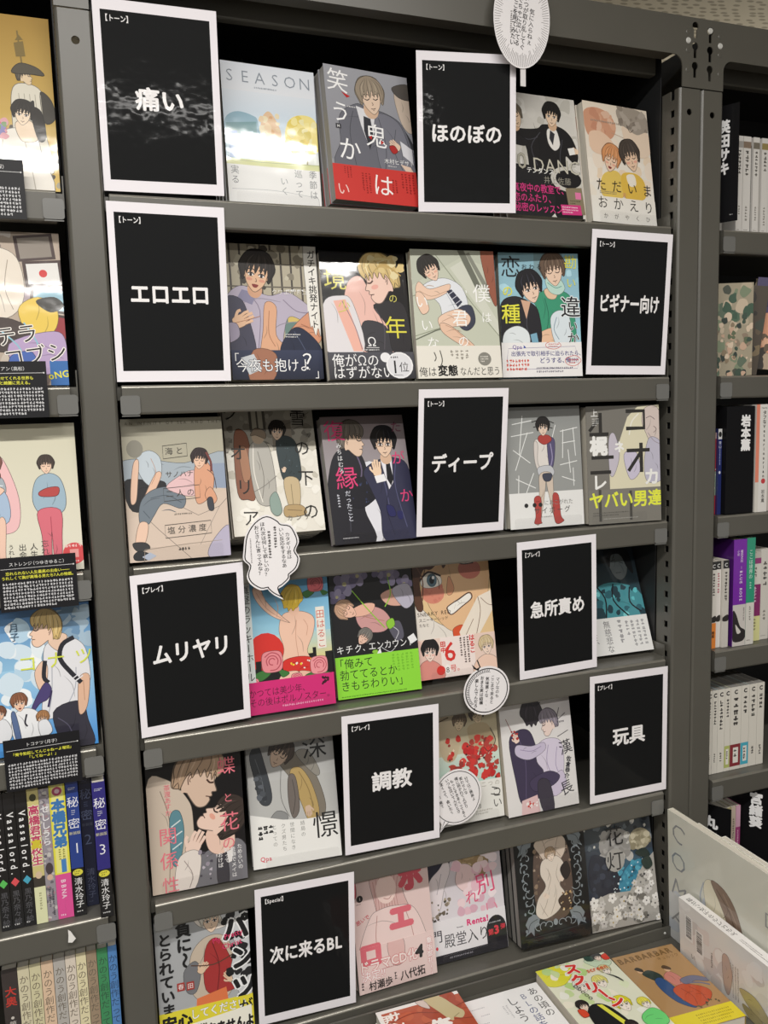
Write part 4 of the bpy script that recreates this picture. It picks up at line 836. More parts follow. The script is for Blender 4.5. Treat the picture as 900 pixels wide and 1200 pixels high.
def a_kori(A):
    A.rect(0, 0, 100, 143, '7b7871'); A.poly([(44,44),(56,14),(70,2),(100,0),(100,101),(30,101),(30,70)], 'e2dcc0')
    A.blob([(80,4),(96,2),(104,20),(104,60),(90,52),(82,36),(76,20)], 'd8c9c2'); A.blob([(86,40),(104,50),(104,90),(82,94),(78,70)], 'c2bfd0'); A.line([(82,16),(88,14),(94,18)], 0.8, '77696c'); A.line([(92,26),(96,30),(92,34)], 0.7, '77696c'); A.line([(84,34),(92,44),(100,48)], 0.7, '9c8f98'); A.blob([(30,40),(38,34),(44,60),(36,84),(30,80)], 'c9c3cf'); A.blob([(50,60),(66,56),(72,80),(58,90)], 'cfc8dc')
    A.line([(58,36),(62,20),(72,10)], 1.8, 'f2efe2', True)
    for pts in (((56,6),(80,6),(80,29),(56,29)), ): A.line([(54,7),(79,7),(79,28),(54,28)], 4.6, '2f2d2a', False)
    A.line([(54,55),(86,55)], 4.4, '2f2d2a', False); A.line([(74,46),(74,82)], 4.8, '2f2d2a', False); A.line([(73,58),(56,80)], 4.4, '2f2d2a', False)
    A.line([(4,34),(30,34)], 4.4, '2f2d2a', False); A.line([(19,8),(19,32)], 4.6, '2f2d2a', False); A.line([(18,14),(4,30)], 4.0, '2f2d2a', False); A.line([(6,62),(36,62)], 4.2, '2f2d2a', False); A.line([(4,80),(32,80)], 4.2, '2f2d2a', False)
    A.text('梶', 16, 48, 24, 'f4f4f1', al='c', w=0.05); A.text('ネ', 44, 50, 14, 'f4f4f1', al='c', w=0.05); A.text('レ', 16, 92, 21, 'f4f4f1', al='c', w=0.03); A.text('カ', 88, 88, 22, 'f4f4f1', al='c', w=0.03); A.text('上', 11, 8, 10, 'f4f4f1', al='c', w=0.01); A.mini(8, 14, 18, 24, 4, 'd8d8d4'); A.rect(0, 101, 100, 143, '807d75'); A.line([(16,101),(16,140)], 3.6, '4a4843', False); A.line([(58,104),(58,140)], 3.6, '4a4843', False)
    A.text('ヤバい男達', 1, 114, 21, 'eaf04a', w=0.03, sx=0.96); A.mini(6, 128, 60, 134, 2, '55534e'); A.mini(20, 136, 80, 138, 1, 'b8b6b0')
face_book('grey and cream paperback with blocky letters and yellow ヤバい男達 at the right end', 2, 0.688, 0.010, -5.0, 3.5, a_kori, '7b7871', n=2, copylabel='further copy behind the blocky letter paperback in the third row', stop=(0.004, 0.100, 0.016), stoplabel='clear acrylic stopper in front of the blocky letter book')
# --- fourth row
def a_lucky(A):
    A.grad(0, 0, 100, 60, '4f9fd0', '9fcfe2', 1, 4); A.grad(0, 60, 100, 105, 'b5d6d8', 'f4d64a', 1, 4); A.ell(26, 80, 21, 24, 'd9352e')
    A.poly([(0,94),(14,94),(14,86),(20,86),(20,96),(70,96),(70,84),(78,84),(78,78),(82,78),(82,90),(92,90),(92,84),(100,84),(100,112),(0,112)], '191817')
    A.blob([(46,40),(56,36),(72,38),(82,46),(80,62),(72,80),(74,94),(44,94),(46,76),(42,56)], 'f2c8b0'); A.line([(62,46),(60,66),(62,90)], 0.6, 'cc9880'); A.line([(70,46),(74,54),(72,64)], 0.6, 'cc9880'); A.blob([(48,42),(54,48),(34,38),(20,22),(16,8),(24,6),(30,22)], 'f2c8b0'); A.line([(20,12),(30,30),(48,44)], 0.6, 'cc9880')
    A.blob([(44,90),(58,86),(74,88),(82,96),(78,108),(60,102),(46,104)], 'd9332c'); A.spots(48, 90, 78, 104, 10, 0.8, 1.5, ['f2d43a', 'f7efe6']); A.blob([(44,102),(60,102),(56,112),(38,112)], 'f2c8b0'); A.blob([(62,102),(78,106),(76,112),(62,112)], 'eebfa6')
    A.ell(60, 34, 6, 7, 'efc3aa'); A.head(58, 22, 14, 'cfae36', 'f2c8b0', kind='b', hl='e6cf6a', rot=14)
    A.rose(32, 88, 13, 'e98f96', 'b8525e', '3f7a3a'); A.rose(84, 98, 11, 'ef9aa0', 'c05864', '3f7a3a'); A.rose(86, 8, 10, 'd96a70', 'a84450', '3f7a3a'); A.rose(10, 110, 7, 'ef9aa0', 'c05864'); A.rose(58, 110, 7, 'e98f96', 'b8525e')
    A.rect(2, 0, 13, 108, 'dfe6e4'); A.text('真昼のラッキーホール', 7.5, 3, 10.4, '1c1a1c', 'v', w=-0.005); A.rect(84, 34, 94, 80, 'f0ebe0'); A.text('田はるこ', 89, 37, 10.2, 'd0584c', 'v', w=-0.005, sp=1.05)
def b_lucky(A):
    A.rect(0, 108, 100, 143, 'd62a78'); A.text('かつては美少年、', 4, 120, 9.6, '5c0f34', w=-0.006, rot=0, sx=0.88); A.text('その後はポルノスター。', 4, 130, 9.6, '5c0f34', w=-0.006, sx=0.9); A.mini(40, 135, 96, 139, 1, 'f2a8c8'); A.spots(82, 112, 94, 120, 14, 0.8, 2, ['3a1022'])
face_book('sky blue paperback of a blond figure seen from behind, hot pink band, beside ムリヤリ sign', 3, 0.143, 0.018, -0.1, 7.1, a_lucky, '8fc4dc', band=(108, 'd62a78', b_lucky), n=2, copylabel='further copy behind the hot pink banded paperback in the fourth row', stop=(0.010, 0.124, 0.015), stoplabel='clear acrylic stopper in front of the hot pink band')
def a_kichiku(A):
    A.rect(0, 0, 100, 143, '161518')
    for u, v, r in ((18,14,13), (34,6,11), (8,28,9), (72,8,12), (90,20,10), (60,2,9)):
        for k in range(5): A.ell(u+r*0.5*math.cos(k*1.257), v+r*0.5*math.sin(k*1.257), r*0.62, r*0.45, ('8d84a8', 'a39bbb', '7a7296')[k % 3], k*72)
        A.ell(u, v, r*0.2, r*0.2, 'd8d0a0')
    A.blob([(30,48),(46,42),(62,48),(70,62),(60,72),(40,70),(30,60)], 'cf9a98'); A.line([(36,52),(48,56),(62,60)], 0.7, 'b07a68'); A.blob([(24,44),(40,38),(52,40),(46,50),(28,52)], 'eab6a0'); A.blob([(60,30),(78,24),(92,34),(86,44),(68,42)], 'd9a896'); A.blob([(74,26),(94,20),(100,40),(88,48)], 'b8b4c4')
    A.head(18, 44, 13, 'c9a084', 'eebfa8', rot=-60, eyes='closed', hl='dfbda0'); A.head(36, 76, 10, '77736e', 'e8c0ac', rot=40, eyes='closed'); A.blob([(66,66),(80,62),(84,80),(74,84)], '5a5866'); A.line([(72,68),(78,74),(74,82)], 0.8, 'c9c9d2')
    A.line([(26,22),(44,46),(62,68)], 1.2, '8fc83c'); A.line([(70,10),(72,30),(64,44)], 1.2, '8fc83c'); A.blob([(64,62),(72,58),(74,66),(67,70)], '8fc83c'); A.line([(46,92),(48,100),(47,110)], 2.4, '8fc83c'); A.blob([(44,94),(50,92),(51,98)], '8fc83c')
    A.poly([(88,82),(96,78),(100,86),(92,90)], 'eeeef0'); A.poly([(50,96),(54,90),(56,100),(52,102)], 'eeeef0'); A.line([(56,90),(66,96),(74,90)], 0.6, 'd8d8dc'); A.line([(60,96),(72,100)], 0.6, 'b84a6a')
    A.text('キチク', 2, 113, 10.5, 'f2f2f2', w=-0.012, sp=1.12, sx=0.9, rot=0); A.text('、', 33, 112, 8, 'f2f2f2'); A.text('エンカウント', 40, 113, 10.5, 'f2f2f2', w=-0.012, sx=0.88)
def b_kichiku2(A):
    A.rect(0, 96, 100, 143, '8fdc3a')
    for i, tx in enumerate(('「俺みて', '勃ててるとか', 'きもちわりい」')): A.text(tx, 3+i*0.5, 104+i*12.5, 12.4, '17210e', w=0.004, sx=0.93)
    A.mini(66, 99, 94, 120, 5, '77c02c', 'v'); A.mini(4, 139.5, 96, 142, 1, '3f6a1c')
def a_kichiku_all(A):
    a_kichiku(A)
    A.text('キチク', 2, 88, 10.5, 'f2f2f2', w=-0.012, sp=1.12, sx=0.9); A.text('、', 33, 88, 8, 'f2f2f2'); A.text('エンカウント', 40, 87, 10.5, 'f2f2f2', w=-0.012, sx=0.9)
face_book('black paperback with lavender flowers and a bright green paper band', 3, 0.279, 0.030, -2.0, 11.0, a_kichiku_all, '161518', band=(96, '8fdc3a', b_kichiku2))
def a_sneaky(A):
    A.rect(0, 0, 100, 143, 'e7c796'); A.blob([(0,56),(24,76),(46,90),(50,112),(0,112)], 'e9e2d8')
    A.blob([(14,-10),(96,-10),(98,40),(86,66),(64,86),(46,90),(28,74),(14,44)], 'e9bf93'); A.blob([(46,88),(60,84),(64,98),(50,104)], 'd9552e')
    A.ell(24, 42, 15, 13, 'd98a74', 10); A.ell(74, 18, 15, 12, 'cf7c6a', 10); A.spots(12, 34, 36, 52, 8, 1, 3, ['d27f6c']); A.blob([(46,24),(52,38),(48,46),(42,44)], 'd99c78')
    A.blob([(10,26),(20,18),(34,22),(36,32),(24,36),(12,34)], 'f6f1e8'); A.ell(24, 27, 6.5, 8, '5b7684'); A.ell(24, 27, 3.2, 4.4, '20242a'); A.ell(26, 24, 1.8, 2, 'f4f4f4'); A.line([(8,27),(20,17),(36,23)], 2.2, '3a2620'); A.blob([(58,0),(72,-4),(84,2),(80,10),(64,11)], 'f6f1e8'); A.ell(70, 4, 6, 6.5, '5b7684'); A.ell(70, 4, 3, 3.8, '20242a'); A.line([(56,4),(64,11),(80,11)], 1.3, '3a2620'); A.line([(57,2),(70,-5),(86,2)], 2, '3a2620')
    A.blob([(42,60),(56,54),(70,47),(73,53),(60,62),(46,70)], 'f6f2ea'); A.line([(42,60),(56,53),(71,46),(74,53),(60,62),(46,70),(41,64)], 1.2, '4a2a22', True, True); A.line([(50,64),(52,58)], 0.4, 'c9c0b4', False); A.line([(60,60),(60,54)], 0.4, 'c9c0b4', False)
    A.blob([(-5,-8),(44,-12),(46,4),(40,14),(36,6),(24,14),(14,14),(8,30),(10,60),(0,54)], '5a3a2a'); A.line([(2,4),(12,24),(10,50)], 1.4, '7a5340'); A.line([(16,0),(24,10)], 1.2, '7a5340'); A.blob([(46,-6),(96,-10),(100,8),(90,0)], '5a3a2a')
    A.poly([(54,92),(82,52),(100,46),(100,70),(78,100),(60,112)], 'f1e6d6'); A.line([(82,52),(84,70),(76,98)], 0.8, '7a5a48'); A.line([(86,54),(94,62),(100,64)], 0.7, '7a5a48'); A.line([(60,100),(74,78)], 0.7, '7a5a48')
    A.text('SNEAKY RED', 2, 66, 6.4, '3a2a22', w=0.0, sp=1.05); A.text('スニーキーレッド', 3, 73, 4.8, '3a2a22', w=0.0); A.text('たなと', 3, 79, 4.4, '3a2a22')
def b_sneaky(A):
    A.rect(0, 96, 100, 143, 'ecd2c4'); A.poly([(0,96),(0,143),(18,143),(34,118)], 'e8c4b8'); A.rect(28, 94, 72, 143, 'f4e6e0')
    A.blob([(0,126),(12,120),(26,128),(30,143),(0,143)], 'dd8f84'); A.head(14, 110, 13, '191719', 'f2d9cc', rot=4, blush='eeb3a6'); A.blob([(72,130),(86,122),(100,128),(100,143),(70,143)], 'f2d0bc'); A.line([(74,128),(78,140)], 1.6, '222222'); A.head(88, 112, 11.5, 'd9c39a', 'f4dccb', rot=-6, hl='ece0c2')
    A.text('6', 40, 112, 32, 'd8352e', al='c', w=0.01); A.text('号。', 45, 133, 9, 'd8352e', al='c'); A.text('田中', 31, 100, 7, 'd8352e', 'v', w=0.03); A.text('はるこ', 69, 96, 7.5, 'd8352e', 'v', w=0.03); A.mini(52, 98, 66, 130, 3, '5a4a46', 'v'); A.ell(26, 134, 5.5, 5.5, 'd8352e'); A.ell(35, 134, 3.4, 6, 'f7f3f0'); A.text('8', 35, 134, 9, '333333', al='c')
face_book('paperback with a large blushing face filling its cover and a pink 6 band', 3, 0.411, 0.036, -0.3, 9.3, a_sneaky, 'e7c796', band=(96, 'ecd2c4', b_sneaky), n=4, stop=(0.016, 0.090, 0.010), copylabel='further copy behind the blushing face paperback in the fourth row', stoplabel='clear acrylic stopper in front of the blushing face book')
def a_muji(A):
    A.grad(0, 0, 100, 98, '23272e', '2d4a54', 1, 3); A.blob([(60,10),(78,6),(88,18),(84,40),(72,48),(62,36)], '6d7678'); A.blob([(56,8),(74,0),(92,10),(94,40),(86,30),(80,14),(66,14),(60,30)], '191c20'); A.line([(64,22),(70,20)], 0.8, '202428', False); A.line([(76,24),(82,26)], 0.8, '202428', False); A.line([(68,38),(76,38)], 0.8, '30363a', False)
    A.blob([(0,64),(20,48),(34,60),(30,98),(0,98)], '5cb7c0'); A.blob([(30,60),(60,50),(96,64),(100,98),(28,98)], '48929c'); A.spots(2, 54, 98, 96, 30, 3, 8, ['62c0c8', '2f6470', '7accd0', '24404a']); A.line([(30,48),(44,70),(40,96)], 2, '191c24'); A.line([(60,52),(56,74),(74,96)], 2, '191c24'); A.line([(84,58),(80,78),(94,92)], 2, '191c24'); A.line([(8,60),(18,80),(10,96)], 1.6, '191c24')
    A.text('ジェ', 14, 4, 10, '8a9aa0', 'v', w=-0.02); A.text('レミー', 26, 24, 9, '8a9aa0', 'v', w=-0.02)
def b_muji(A):
    A.rect(0, 96, 100, 143, 'e8e8e6'); A.text('無慈悲な', 38, 99, 10.5, '77777a', 'v', w=-0.01); A.text('まさ、', 18, 104, 10, '77777a', 'v', w=-0.01); A.mini(52, 100, 62, 136, 1, '9a9a9c', 'v'); A.mini(64, 102, 96, 138, 4, 'a2a2a4', 'v')
face_book('dark teal paperback with a white band leaning back, right of the 急所責め sign', 3, 0.7055, 0.042, -2.5, 22.0, a_muji, '23272e', band=(96, 'e8e8e6', b_muji))
# --- fifth row
def a_chou(A):
    A.rect(0, 0, 100, 143, '131215')
    A.blob([(0,28),(20,22),(40,44),(46,70),(40,143),(-4,143)], 'cfbfae'); A.line([(14,34),(22,70),(18,130)], 0.9, '8f8274'); A.blob([(22,64),(32,58),(36,80),(30,112),(22,112)], '5f8c98'); A.line([(23,74),(33,68)], 1.3, 'd8e2e2', False); A.line([(23,86),(34,80)], 1.3, 'd8e2e2', False); A.line([(23,98),(33,92)], 1.3, 'd8e2e2', False)
    A.blob([(40,118),(64,104),(92,98),(104,118),(104,143),(36,143)], '77767c'); A.poly([(66,100),(88,96),(84,122),(70,126)], 'eae6e4'); A.blob([(70,108),(78,106),(80,143),(68,143)], '3f3d44'); A.blob([(60,84),(84,82),(88,104),(72,112),(60,104)], 'eccab8')
    A.head(56, 28, 33, 'b79a80', 'd9bda8', kind='p', fl=-1, rot=24, hl='cdb298', eye='4a342c'); A.head(74, 72, 27, '3c322e', 'efd0bf', kind='p', rot=58, hl='544842', blush='e8a894', eye='3a2a26')
    A.hand(46, 96, 17, 'efd2c2', rot=28); A.blob([(28,110),(44,102),(52,112),(44,143),(24,143)], 'e6dcd4'); A.line([(34,112),(42,128),(38,142)], 0.8, '9a8c88'); A.spots(48, 104, 66, 140, 10, 1, 3, ['9c94a0', 'c0b8c2', '4c4852'])
    for c, u, v, z in (('蝶', 84, 17, 20), ('と', 84, 52, 11), ('花', 84, 78, 22), ('の', 82, 101, 15), ('関', 19, 83, 20), ('係', 19, 109, 20), ('性', 19, 135, 18)): A.text(c, u, v, z, 'e87a88', al='c', w=-0.018)
    A.text('茶渡あすか', 21, 28, 7, 'e87a88', 'v', w=0.0, sp=0.95); A.text('ためらいの', 93, 104, 5.6, 'f0eeee', 'v', w=0.01); A.text('性癖でメイは', 86, 106, 5.6, 'f0eeee', 'v', w=0.01); A.text('知って', 79, 106, 5.6, 'f0eeee', 'v', w=0.01); A.text('おけば', 72, 110, 5.6, 'f0eeee', 'v', w=0.01)
face_book('dark paperback of two men face to face, leftmost on the fifth row', 4, 0.005, 0.018, -2.6, 5.4, a_chou, '131215', n=2, copylabel='further copy behind the face to face men paperback in the fifth row', stop=(0.012, 0.120, 0.018), stoplabel='clear acrylic stopper in front of the face to face men book')
def a_katsu(A):
    A.rect(0, 0, 100, 143, 'b9b9b6'); A.grad(0, 0, 100, 50, 'a2a2a0', 'bcbcba', 1, 2)
    A.blob([(4,20),(14,10),(20,30),(26,64),(22,76),(12,72),(8,48)], '3c4045'); A.line([(10,24),(16,48),(18,72)], 0.8, '62676c'); A.spots(8, 40, 24, 76, 8, 2, 4, ['4a4f55', '33373c', '5a5f66']); A.blob([(20,96),(30,84),(42,90),(36,108),(24,108)], '8c8d8c')
    A.blob([(34,26),(50,20),(64,30),(78,52),(86,84),(80,100),(66,96),(60,70),(48,50)], '7d7568'); A.blob([(48,44),(60,40),(72,60),(78,92),(66,100),(58,78)], 'b59a62'); A.blob([(46,48),(54,50),(56,84),(48,94),(44,74)], '6f6660'); A.line([(58,44),(68,66),(72,92)], 1, '8c7648'); A.line([(50,52),(52,72),(48,90)], 0.8, '4c4642'); A.blob([(56,24),(70,22),(82,46),(76,50)], '8f8b82')
    A.head(38, 22, 17, '4c3f36', 'cbb09a', rot=34, bang=1.2, eyes='closed', hl='6a5a4e'); A.hand(66, 88, 8, 'cdb29a', rot=170); A.line([(38,40),(36,70),(44,92)], 0.6, '6c6c6a')
    A.rect(0, 97, 100, 143, 'ecebe7'); A.poly([(0,84),(36,94),(60,97),(100,97),(100,143),(0,143)], 'ecebe7')
    A.text('深', 78, 18, 30, '171717', al='c', w=-0.005); A.text('憬', 84, 106, 31, '171717', al='c', w=-0.005)
    for i, u in enumerate((8, 14, 20)): A.mini(u, 98, u+4.5, 116, 1, '1a1a1a', 'v', w=1.1)
    for u, st in ((58, '結局の'), (46, '世間になき'), (36, 'クズ男たち'), (26, 'とっての')): A.text(st, u, 98, 5.4, '8a8a86', 'v', w=0, sp=1.15)
    A.text('Qpa', 8, 133, 7, 'd85a6a', w=0.02)
face_book('grey white paperback with large black title strokes, left of the 調教 sign', 4, 0.144, 0.026, -4.5, 13.0, a_katsu, 'c9c9c6', pages='shadedpages', stop=(0.018, 0.124, 0.014), stoplabel='clear acrylic stopper in front of the grey white book with black title')
def a_akai(A):
    A.ol = False
    A.grad(0, 0, 100, 60, 'b3a684', 'cfc5a8', 1, 3); A.grad(0, 60, 100, 100, 'd3e0d2', 'b9dcd2', 1, 2); A.blob([(20,10),(44,6),(50,40),(40,66),(24,60)], 'c9b899'); A.head(50, 22, 11, '6a5742', 'dcc6a4', eyes='closed', rot=10); A.head(74, 16, 12, '55463a', 'dcc6a4', eyes='closed', rot=-10); A.blob([(60,30),(86,28),(94,54),(70,60)], 'b8a684'); A.line([(16,20),(36,14)], 1.4, '6a5638', False)
    A.spots(30, 40, 98, 96, 60, 2, 5, ['b5483c', 'c9352e', '9c3a34', 'd8463c']); A.spots(54, 50, 96, 90, 40, 2.5, 5.5, ['d23a34', 'c02a2a', 'b4413a']); A.spots(30, 44, 98, 100, 40, 0.6, 1.6, ['5a2c28', 'd8604e', '40503e', 'f0d8c0'])
    A.line([(90,34),(96,50),(86,62),(80,56)], 0.9, '3f3a34'); A.rect(0, 96, 100, 143, 'ecebe5'); A.text('二つの', 72, 101, 7, 'a8a49a', w=-0.01, sp=1.3); A.line([(86,106),(96,110),(94,116),(84,114)], 1.2, '33322e'); A.text('こい', 92, 106, 13, '3f3d39', 'v', w=-0.01); A.text('姉', 66, 126, 8, '33322e', al='c'); A.mini(62, 130, 86, 137, 2, 'b4b0a6')
face_book('gold paperback with red blossom clusters behind the tailed oval bubble', 4, 0.415, 0.028, -1.1, 9.0, a_akai, 'd8cdb0', n=2, copylabel='further copy behind the red blossom paperback in the fifth row', stop=(0.02, 0.118, 0.014), stoplabel='clear acrylic stopper in front of the red blossom book')
def a_houyou(A):
    A.rect(0, 0, 100, 143, 'e4e1df'); A.grad(40, 0, 100, 60, 'd3cfcf', 'e4e1df')
    A.blob([(10,52),(24,40),(40,44),(48,70),(52,92),(62,98),(58,118),(40,128),(20,130),(14,100)], '3f3650'); A.line([(24,50),(30,80),(26,124)], 0.9, '5c5272'); A.blob([(48,64),(62,56),(82,62),(84,90),(76,120),(62,128),(44,112),(54,96),(46,82)], 'd9d0e2'); A.line([(64,64),(60,86),(70,112)], 0.9, 'a294b4'); A.line([(76,68),(72,90),(78,106)], 0.8, 'a294b4'); A.blob([(62,110),(80,98),(84,118),(66,128)], 'cfc4da')
    A.blob([(20,58),(40,62),(58,60),(58,70),(36,78),(18,70)], 'c9bfd6'); A.line([(24,64),(40,68),(54,64)], 0.8, '9a8cae'); A.blob([(34,104),(60,96),(76,104),(66,114),(40,118)], '463c58'); A.hand(20, 50, 8, 'f0d6c8', rot=-20); A.spots(14, 38, 22, 50, 8, 1, 2, ['b53a34']); A.line([(16,44),(12,34),(8,24)], 0.8, '8a4a44')
    A.blob([(44,108),(60,108),(64,143),(48,143)], '3d3744'); A.poly([(20,126),(42,122),(44,143),(18,143)], 'e2c0c0'); A.spots(22, 128, 42, 136, 14, 1, 1.8, ['c9423a', 'f0eae6'])
    A.head(44, 22, 17, '322c33', 'e9d0c4', kind='b', hl='4c4450'); A.head(66, 38, 17, '8f8794', 'ecd6cc', kind='p', rot=-14, hl='b4acb8'); A.line([(40,8),(50,14),(58,10)], 2, '26222a', taper=True)
    A.text('漢', 88, 70, 19, '35323a', al='c', w=-0.025, rot=-12); A.line([(78,56),(94,50)], 0.8, '35323a'); A.text('長', 84, 120, 19, '35323a', al='c', w=-0.025, rot=-14); A.text('佐倉恭介', 92, 82, 7, '35323a', 'v', w=0.03, rot=14); A.line([(84,20),(80,34),(92,28)], 0.8, '44414a'); A.mini(80, 36, 94, 40, 1, '55525a')
face_book('white paperback of two embracing figures, one in dark purple, left of the 玩具 sign', 4, 0.546, 0.016, -0.4, 10.5, a_houyou, 'e4e1df', T=0.022, stop=(0.052, 0.128, 0.020), stoplabel='clear acrylic stopper in front of the embracing figures book')
# --- sixth row
def a_pants(A):
    A.rect(0, 0, 100, 143, 'aeb0b2'); A.blob([(44,0),(80,0),(84,14),(64,20),(46,12)], 'e9e0d6'); A.blob([(38,40),(54,26),(74,30),(84,60),(74,96),(40,92),(34,64)], 'c9b9a6'); A.blob([(52,40),(66,30),(80,58),(90,84),(70,92),(50,84)], 'a83434'); A.line([(60,34),(66,60),(62,90)], 1, '701c1e'); A.blob([(28,60),(40,50),(46,62),(40,84),(30,82)], '77787c'); A.poly([(40,92),(72,86),(74,106),(38,110)], 'e27a4a')
    A.head(60, 8, 15, 'd8d2c6', 'ecd0b6', bang=1.0); A.hand(48, 60, 9, 'e4c4a6', rot=40); A.hand(76, 76, 9, 'e4c4a6', rot=-40); A.line([(36,54),(60,58),(84,50)], 1.2, '5a4034')
    A.blob([(70,0),(100,0),(100,96),(88,100),(78,70),(84,40)], 'd2d4d6'); A.spots(74, 4, 99, 92, 26, 2.5, 6.5, ['1b1b1d', '232326', '101012'])
    for c, u, v, z in (('パ', 86, 22, 30), ('ン', 92, 56, 28), ('ツ', 92, 90, 28)): A.text(c, u, v, z, '17171a', al='c', w=0.05, oc='f0f0f0', ow=0.06)
    A.text('負に～', 30, 4, 17, '19191b', 'v', w=0.04); A.text('とられています', 10, 12, 15.5, '19191b', 'v', w=0.035); A.text('My Pretty', 60, 32, 8, 'd83a6a', w=0.02, rot=-8, sx=0.9); A.text('Christ', 70, 41, 8, 'd83a6a', w=0.02, rot=-8); A.rect(20, 70, 28, 79, 'a83a34'); A.rect(30, 71, 38, 80, 'a83a34'); A.text('春', 24, 74.5, 6.5, 'f2e8e4', al='c'); A.text('田', 34, 75.5, 6.5, 'f2e8e4', al='c')
def b_pants(A):
    A.rect(0, 101, 100, 143, 'e6d93a'); A.poly([(0,101),(100,92),(100,104),(0,110)], 'e6d93a'); A.text('安心', 2, 112, 16, '141414', w=0.05); A.text('してください', 32, 108, 12, 'fbfbf4', w=0.02, sx=0.85, oc='6a641c', ow=0.02); A.text('が', 92, 112, 16, '141414', al='c', w=0.02); A.poly([(12,120),(98,112),(98,143),(4,143)], 'f4f1e2'); A.text('はいて', 6, 133, 15, '141414', w=0.06); A.text('来ませんよ!', 48, 129, 14, '141414', w=0.06, sx=0.75); A.mini(20, 119, 80, 123, 1, '4a4612')
face_book('grey paperback with black パンツ lettering and yellow band, left of the 次に来るBL sign', 5, 0.003, 0.012, -2.0, 4.6, a_pants, 'aeb0b2', band=(100, 'e6d93a', b_pants), copylabel='further copy behind the yellow banded grey paperback in the bottom row', n=2)
def a_hoero(A):
    A.rect(0, 0, 100, 143, 'e4ccc8'); A.blob([(24,12),(44,2),(62,10),(66,40),(76,70),(84,112),(60,128),(50,90),(36,116),(24,110),(30,60)], 'd8b4b0')
    for i in range(9): A.line([(28+i*4, 10+abs(4-i)*2), (30+i*3.4, 50), (24+i*7, 104)], 0.7, 'b98680')
    A.ell(44, 30, 13, 17, 'eed4cc'); A.blob([(20,60),(34,52),(56,52),(78,60),(92,100),(94,143),(0,143),(2,100)], 'eed6d2'); A.line([(30,58),(26,90),(34,130)], 0.8, 'b98680'); A.line([(66,58),(74,92),(70,132)], 0.8, 'b98680'); A.line([(40,40),(46,42),(50,39)], 0.7, 'a86c68')
    A.blob([(0,20),(6,14),(6,30),(0,34)], 'd05866'); A.text('ホ', 76, 22, 33, 'd05866', al='c', w=0.08); A.text('エ', 60, 66, 32, 'dd6f7c', al='c', w=0.08); A.text('ロ', 18, 100, 30, 'dd6f7c', al='c', w=0.08); A.ell(10, 34, 4, 4, '2a2628'); A.text('1', 10, 34, 5, 'f0e8e6', al='c'); A.mini(5, 39, 15, 41, 1, '6a5a5a'); A.text('思いで', 3, 62, 6, 'd05866', rot=-20, w=0.02)
    A.rect(0, 88, 100, 143, 'e8cfcc') if False else None
def b_hoero(A):
    A.rect(0, 92, 100, 143, 'e9d0cc'); A.text('ロ', 18, 100, 30, 'dd6f7c', al='c', w=0.08); A.blob([(40,92),(60,92),(58,118),(44,118)], 'e2bcb8')
    A.text('ドラマCD化', 1, 113, 15, 'f4e4e0', w=0.03, sx=0.92, oc='c83c4c', ow=0.035); A.text('決定!!', 4, 124, 12, 'f6ecea', w=0.02, oc='d88a90', ow=0.03); A.text('4', 80, 111, 20, '1c1a1c', al='c', w=0.05, rot=6); A.text('重版御礼!!', 93, 98, 8, 'f4e8e6', 'v', w=0.03, oc='c83c4c', ow=0.03); A.text('村瀬歩', 12, 136, 11, '1c1a1c', w=0.02, sx=0.92); A.text('八代拓', 52, 134, 12, '1c1a1c', w=0.02, sx=0.92); A.mini(44, 128, 49, 141, 1, '3a3436', 'v'); A.mini(2, 130, 7, 141, 1, '3a3436', 'v'); A.mini(30, 119, 72, 121, 1, 'b4666c')
face_book('pale pink paperback with big red katakana, right of the 次に来るBL sign', 5, 0.292, 0.017, 1.6, 10.0, a_hoero, 'e4ccc8', band=(92, 'e9d0cc', b_hoero), stop=(0.006, 0.108, 0.012), stoplabel='clear acrylic stopper in front of the pale pink book')
def a_dendo(A):
    A.grad(0, 0, 100, 100, 'c9c0c8', 'e2dde2', 1, 3); A.blob([(0,0),(36,0),(28,30),(16,50),(0,56)], '2b2c3c'); A.ell(14, 14, 0.8, 0.8, 'f0f0f0'); A.blob([(0,46),(16,30),(26,20),(30,34),(20,56),(12,80),(0,84)], 'e6dde0'); A.line([(18,36),(10,60)], 0.8, 'a8a0aa'); A.spots(0, 66, 30, 94, 20, 1, 3, ['6a6052', '8c8070', '4a443c', 'b0a492'])
    A.blob([(40,10),(60,0),(80,6),(82,40),(64,54),(46,44)], '9c8460'); A.spots(42, 4, 80, 46, 20, 3, 7, ['b49c76', '8a7252', 'c9b490', 'd9c4b0']); A.blob([(44,30),(60,36),(62,60),(48,64),(36,50)], 'ecd0d0'); A.spots(34, 20, 100, 90, 30, 3, 8, ['f0d8dc', 'e8c0cc', 'f4e6ea', 'dcb0c0'])
    A.text('別', 76, 58, 28, 'e0527c', al='c', w=-0.015, rot=-6); A.text('れ', 56, 72, 18, 'e0527c', al='c', w=-0.02); A.text('い', 82, 90, 20, 'e88aa4', al='c', w=-0.02); A.mini(70, 2, 96, 5, 1, '8a8090')
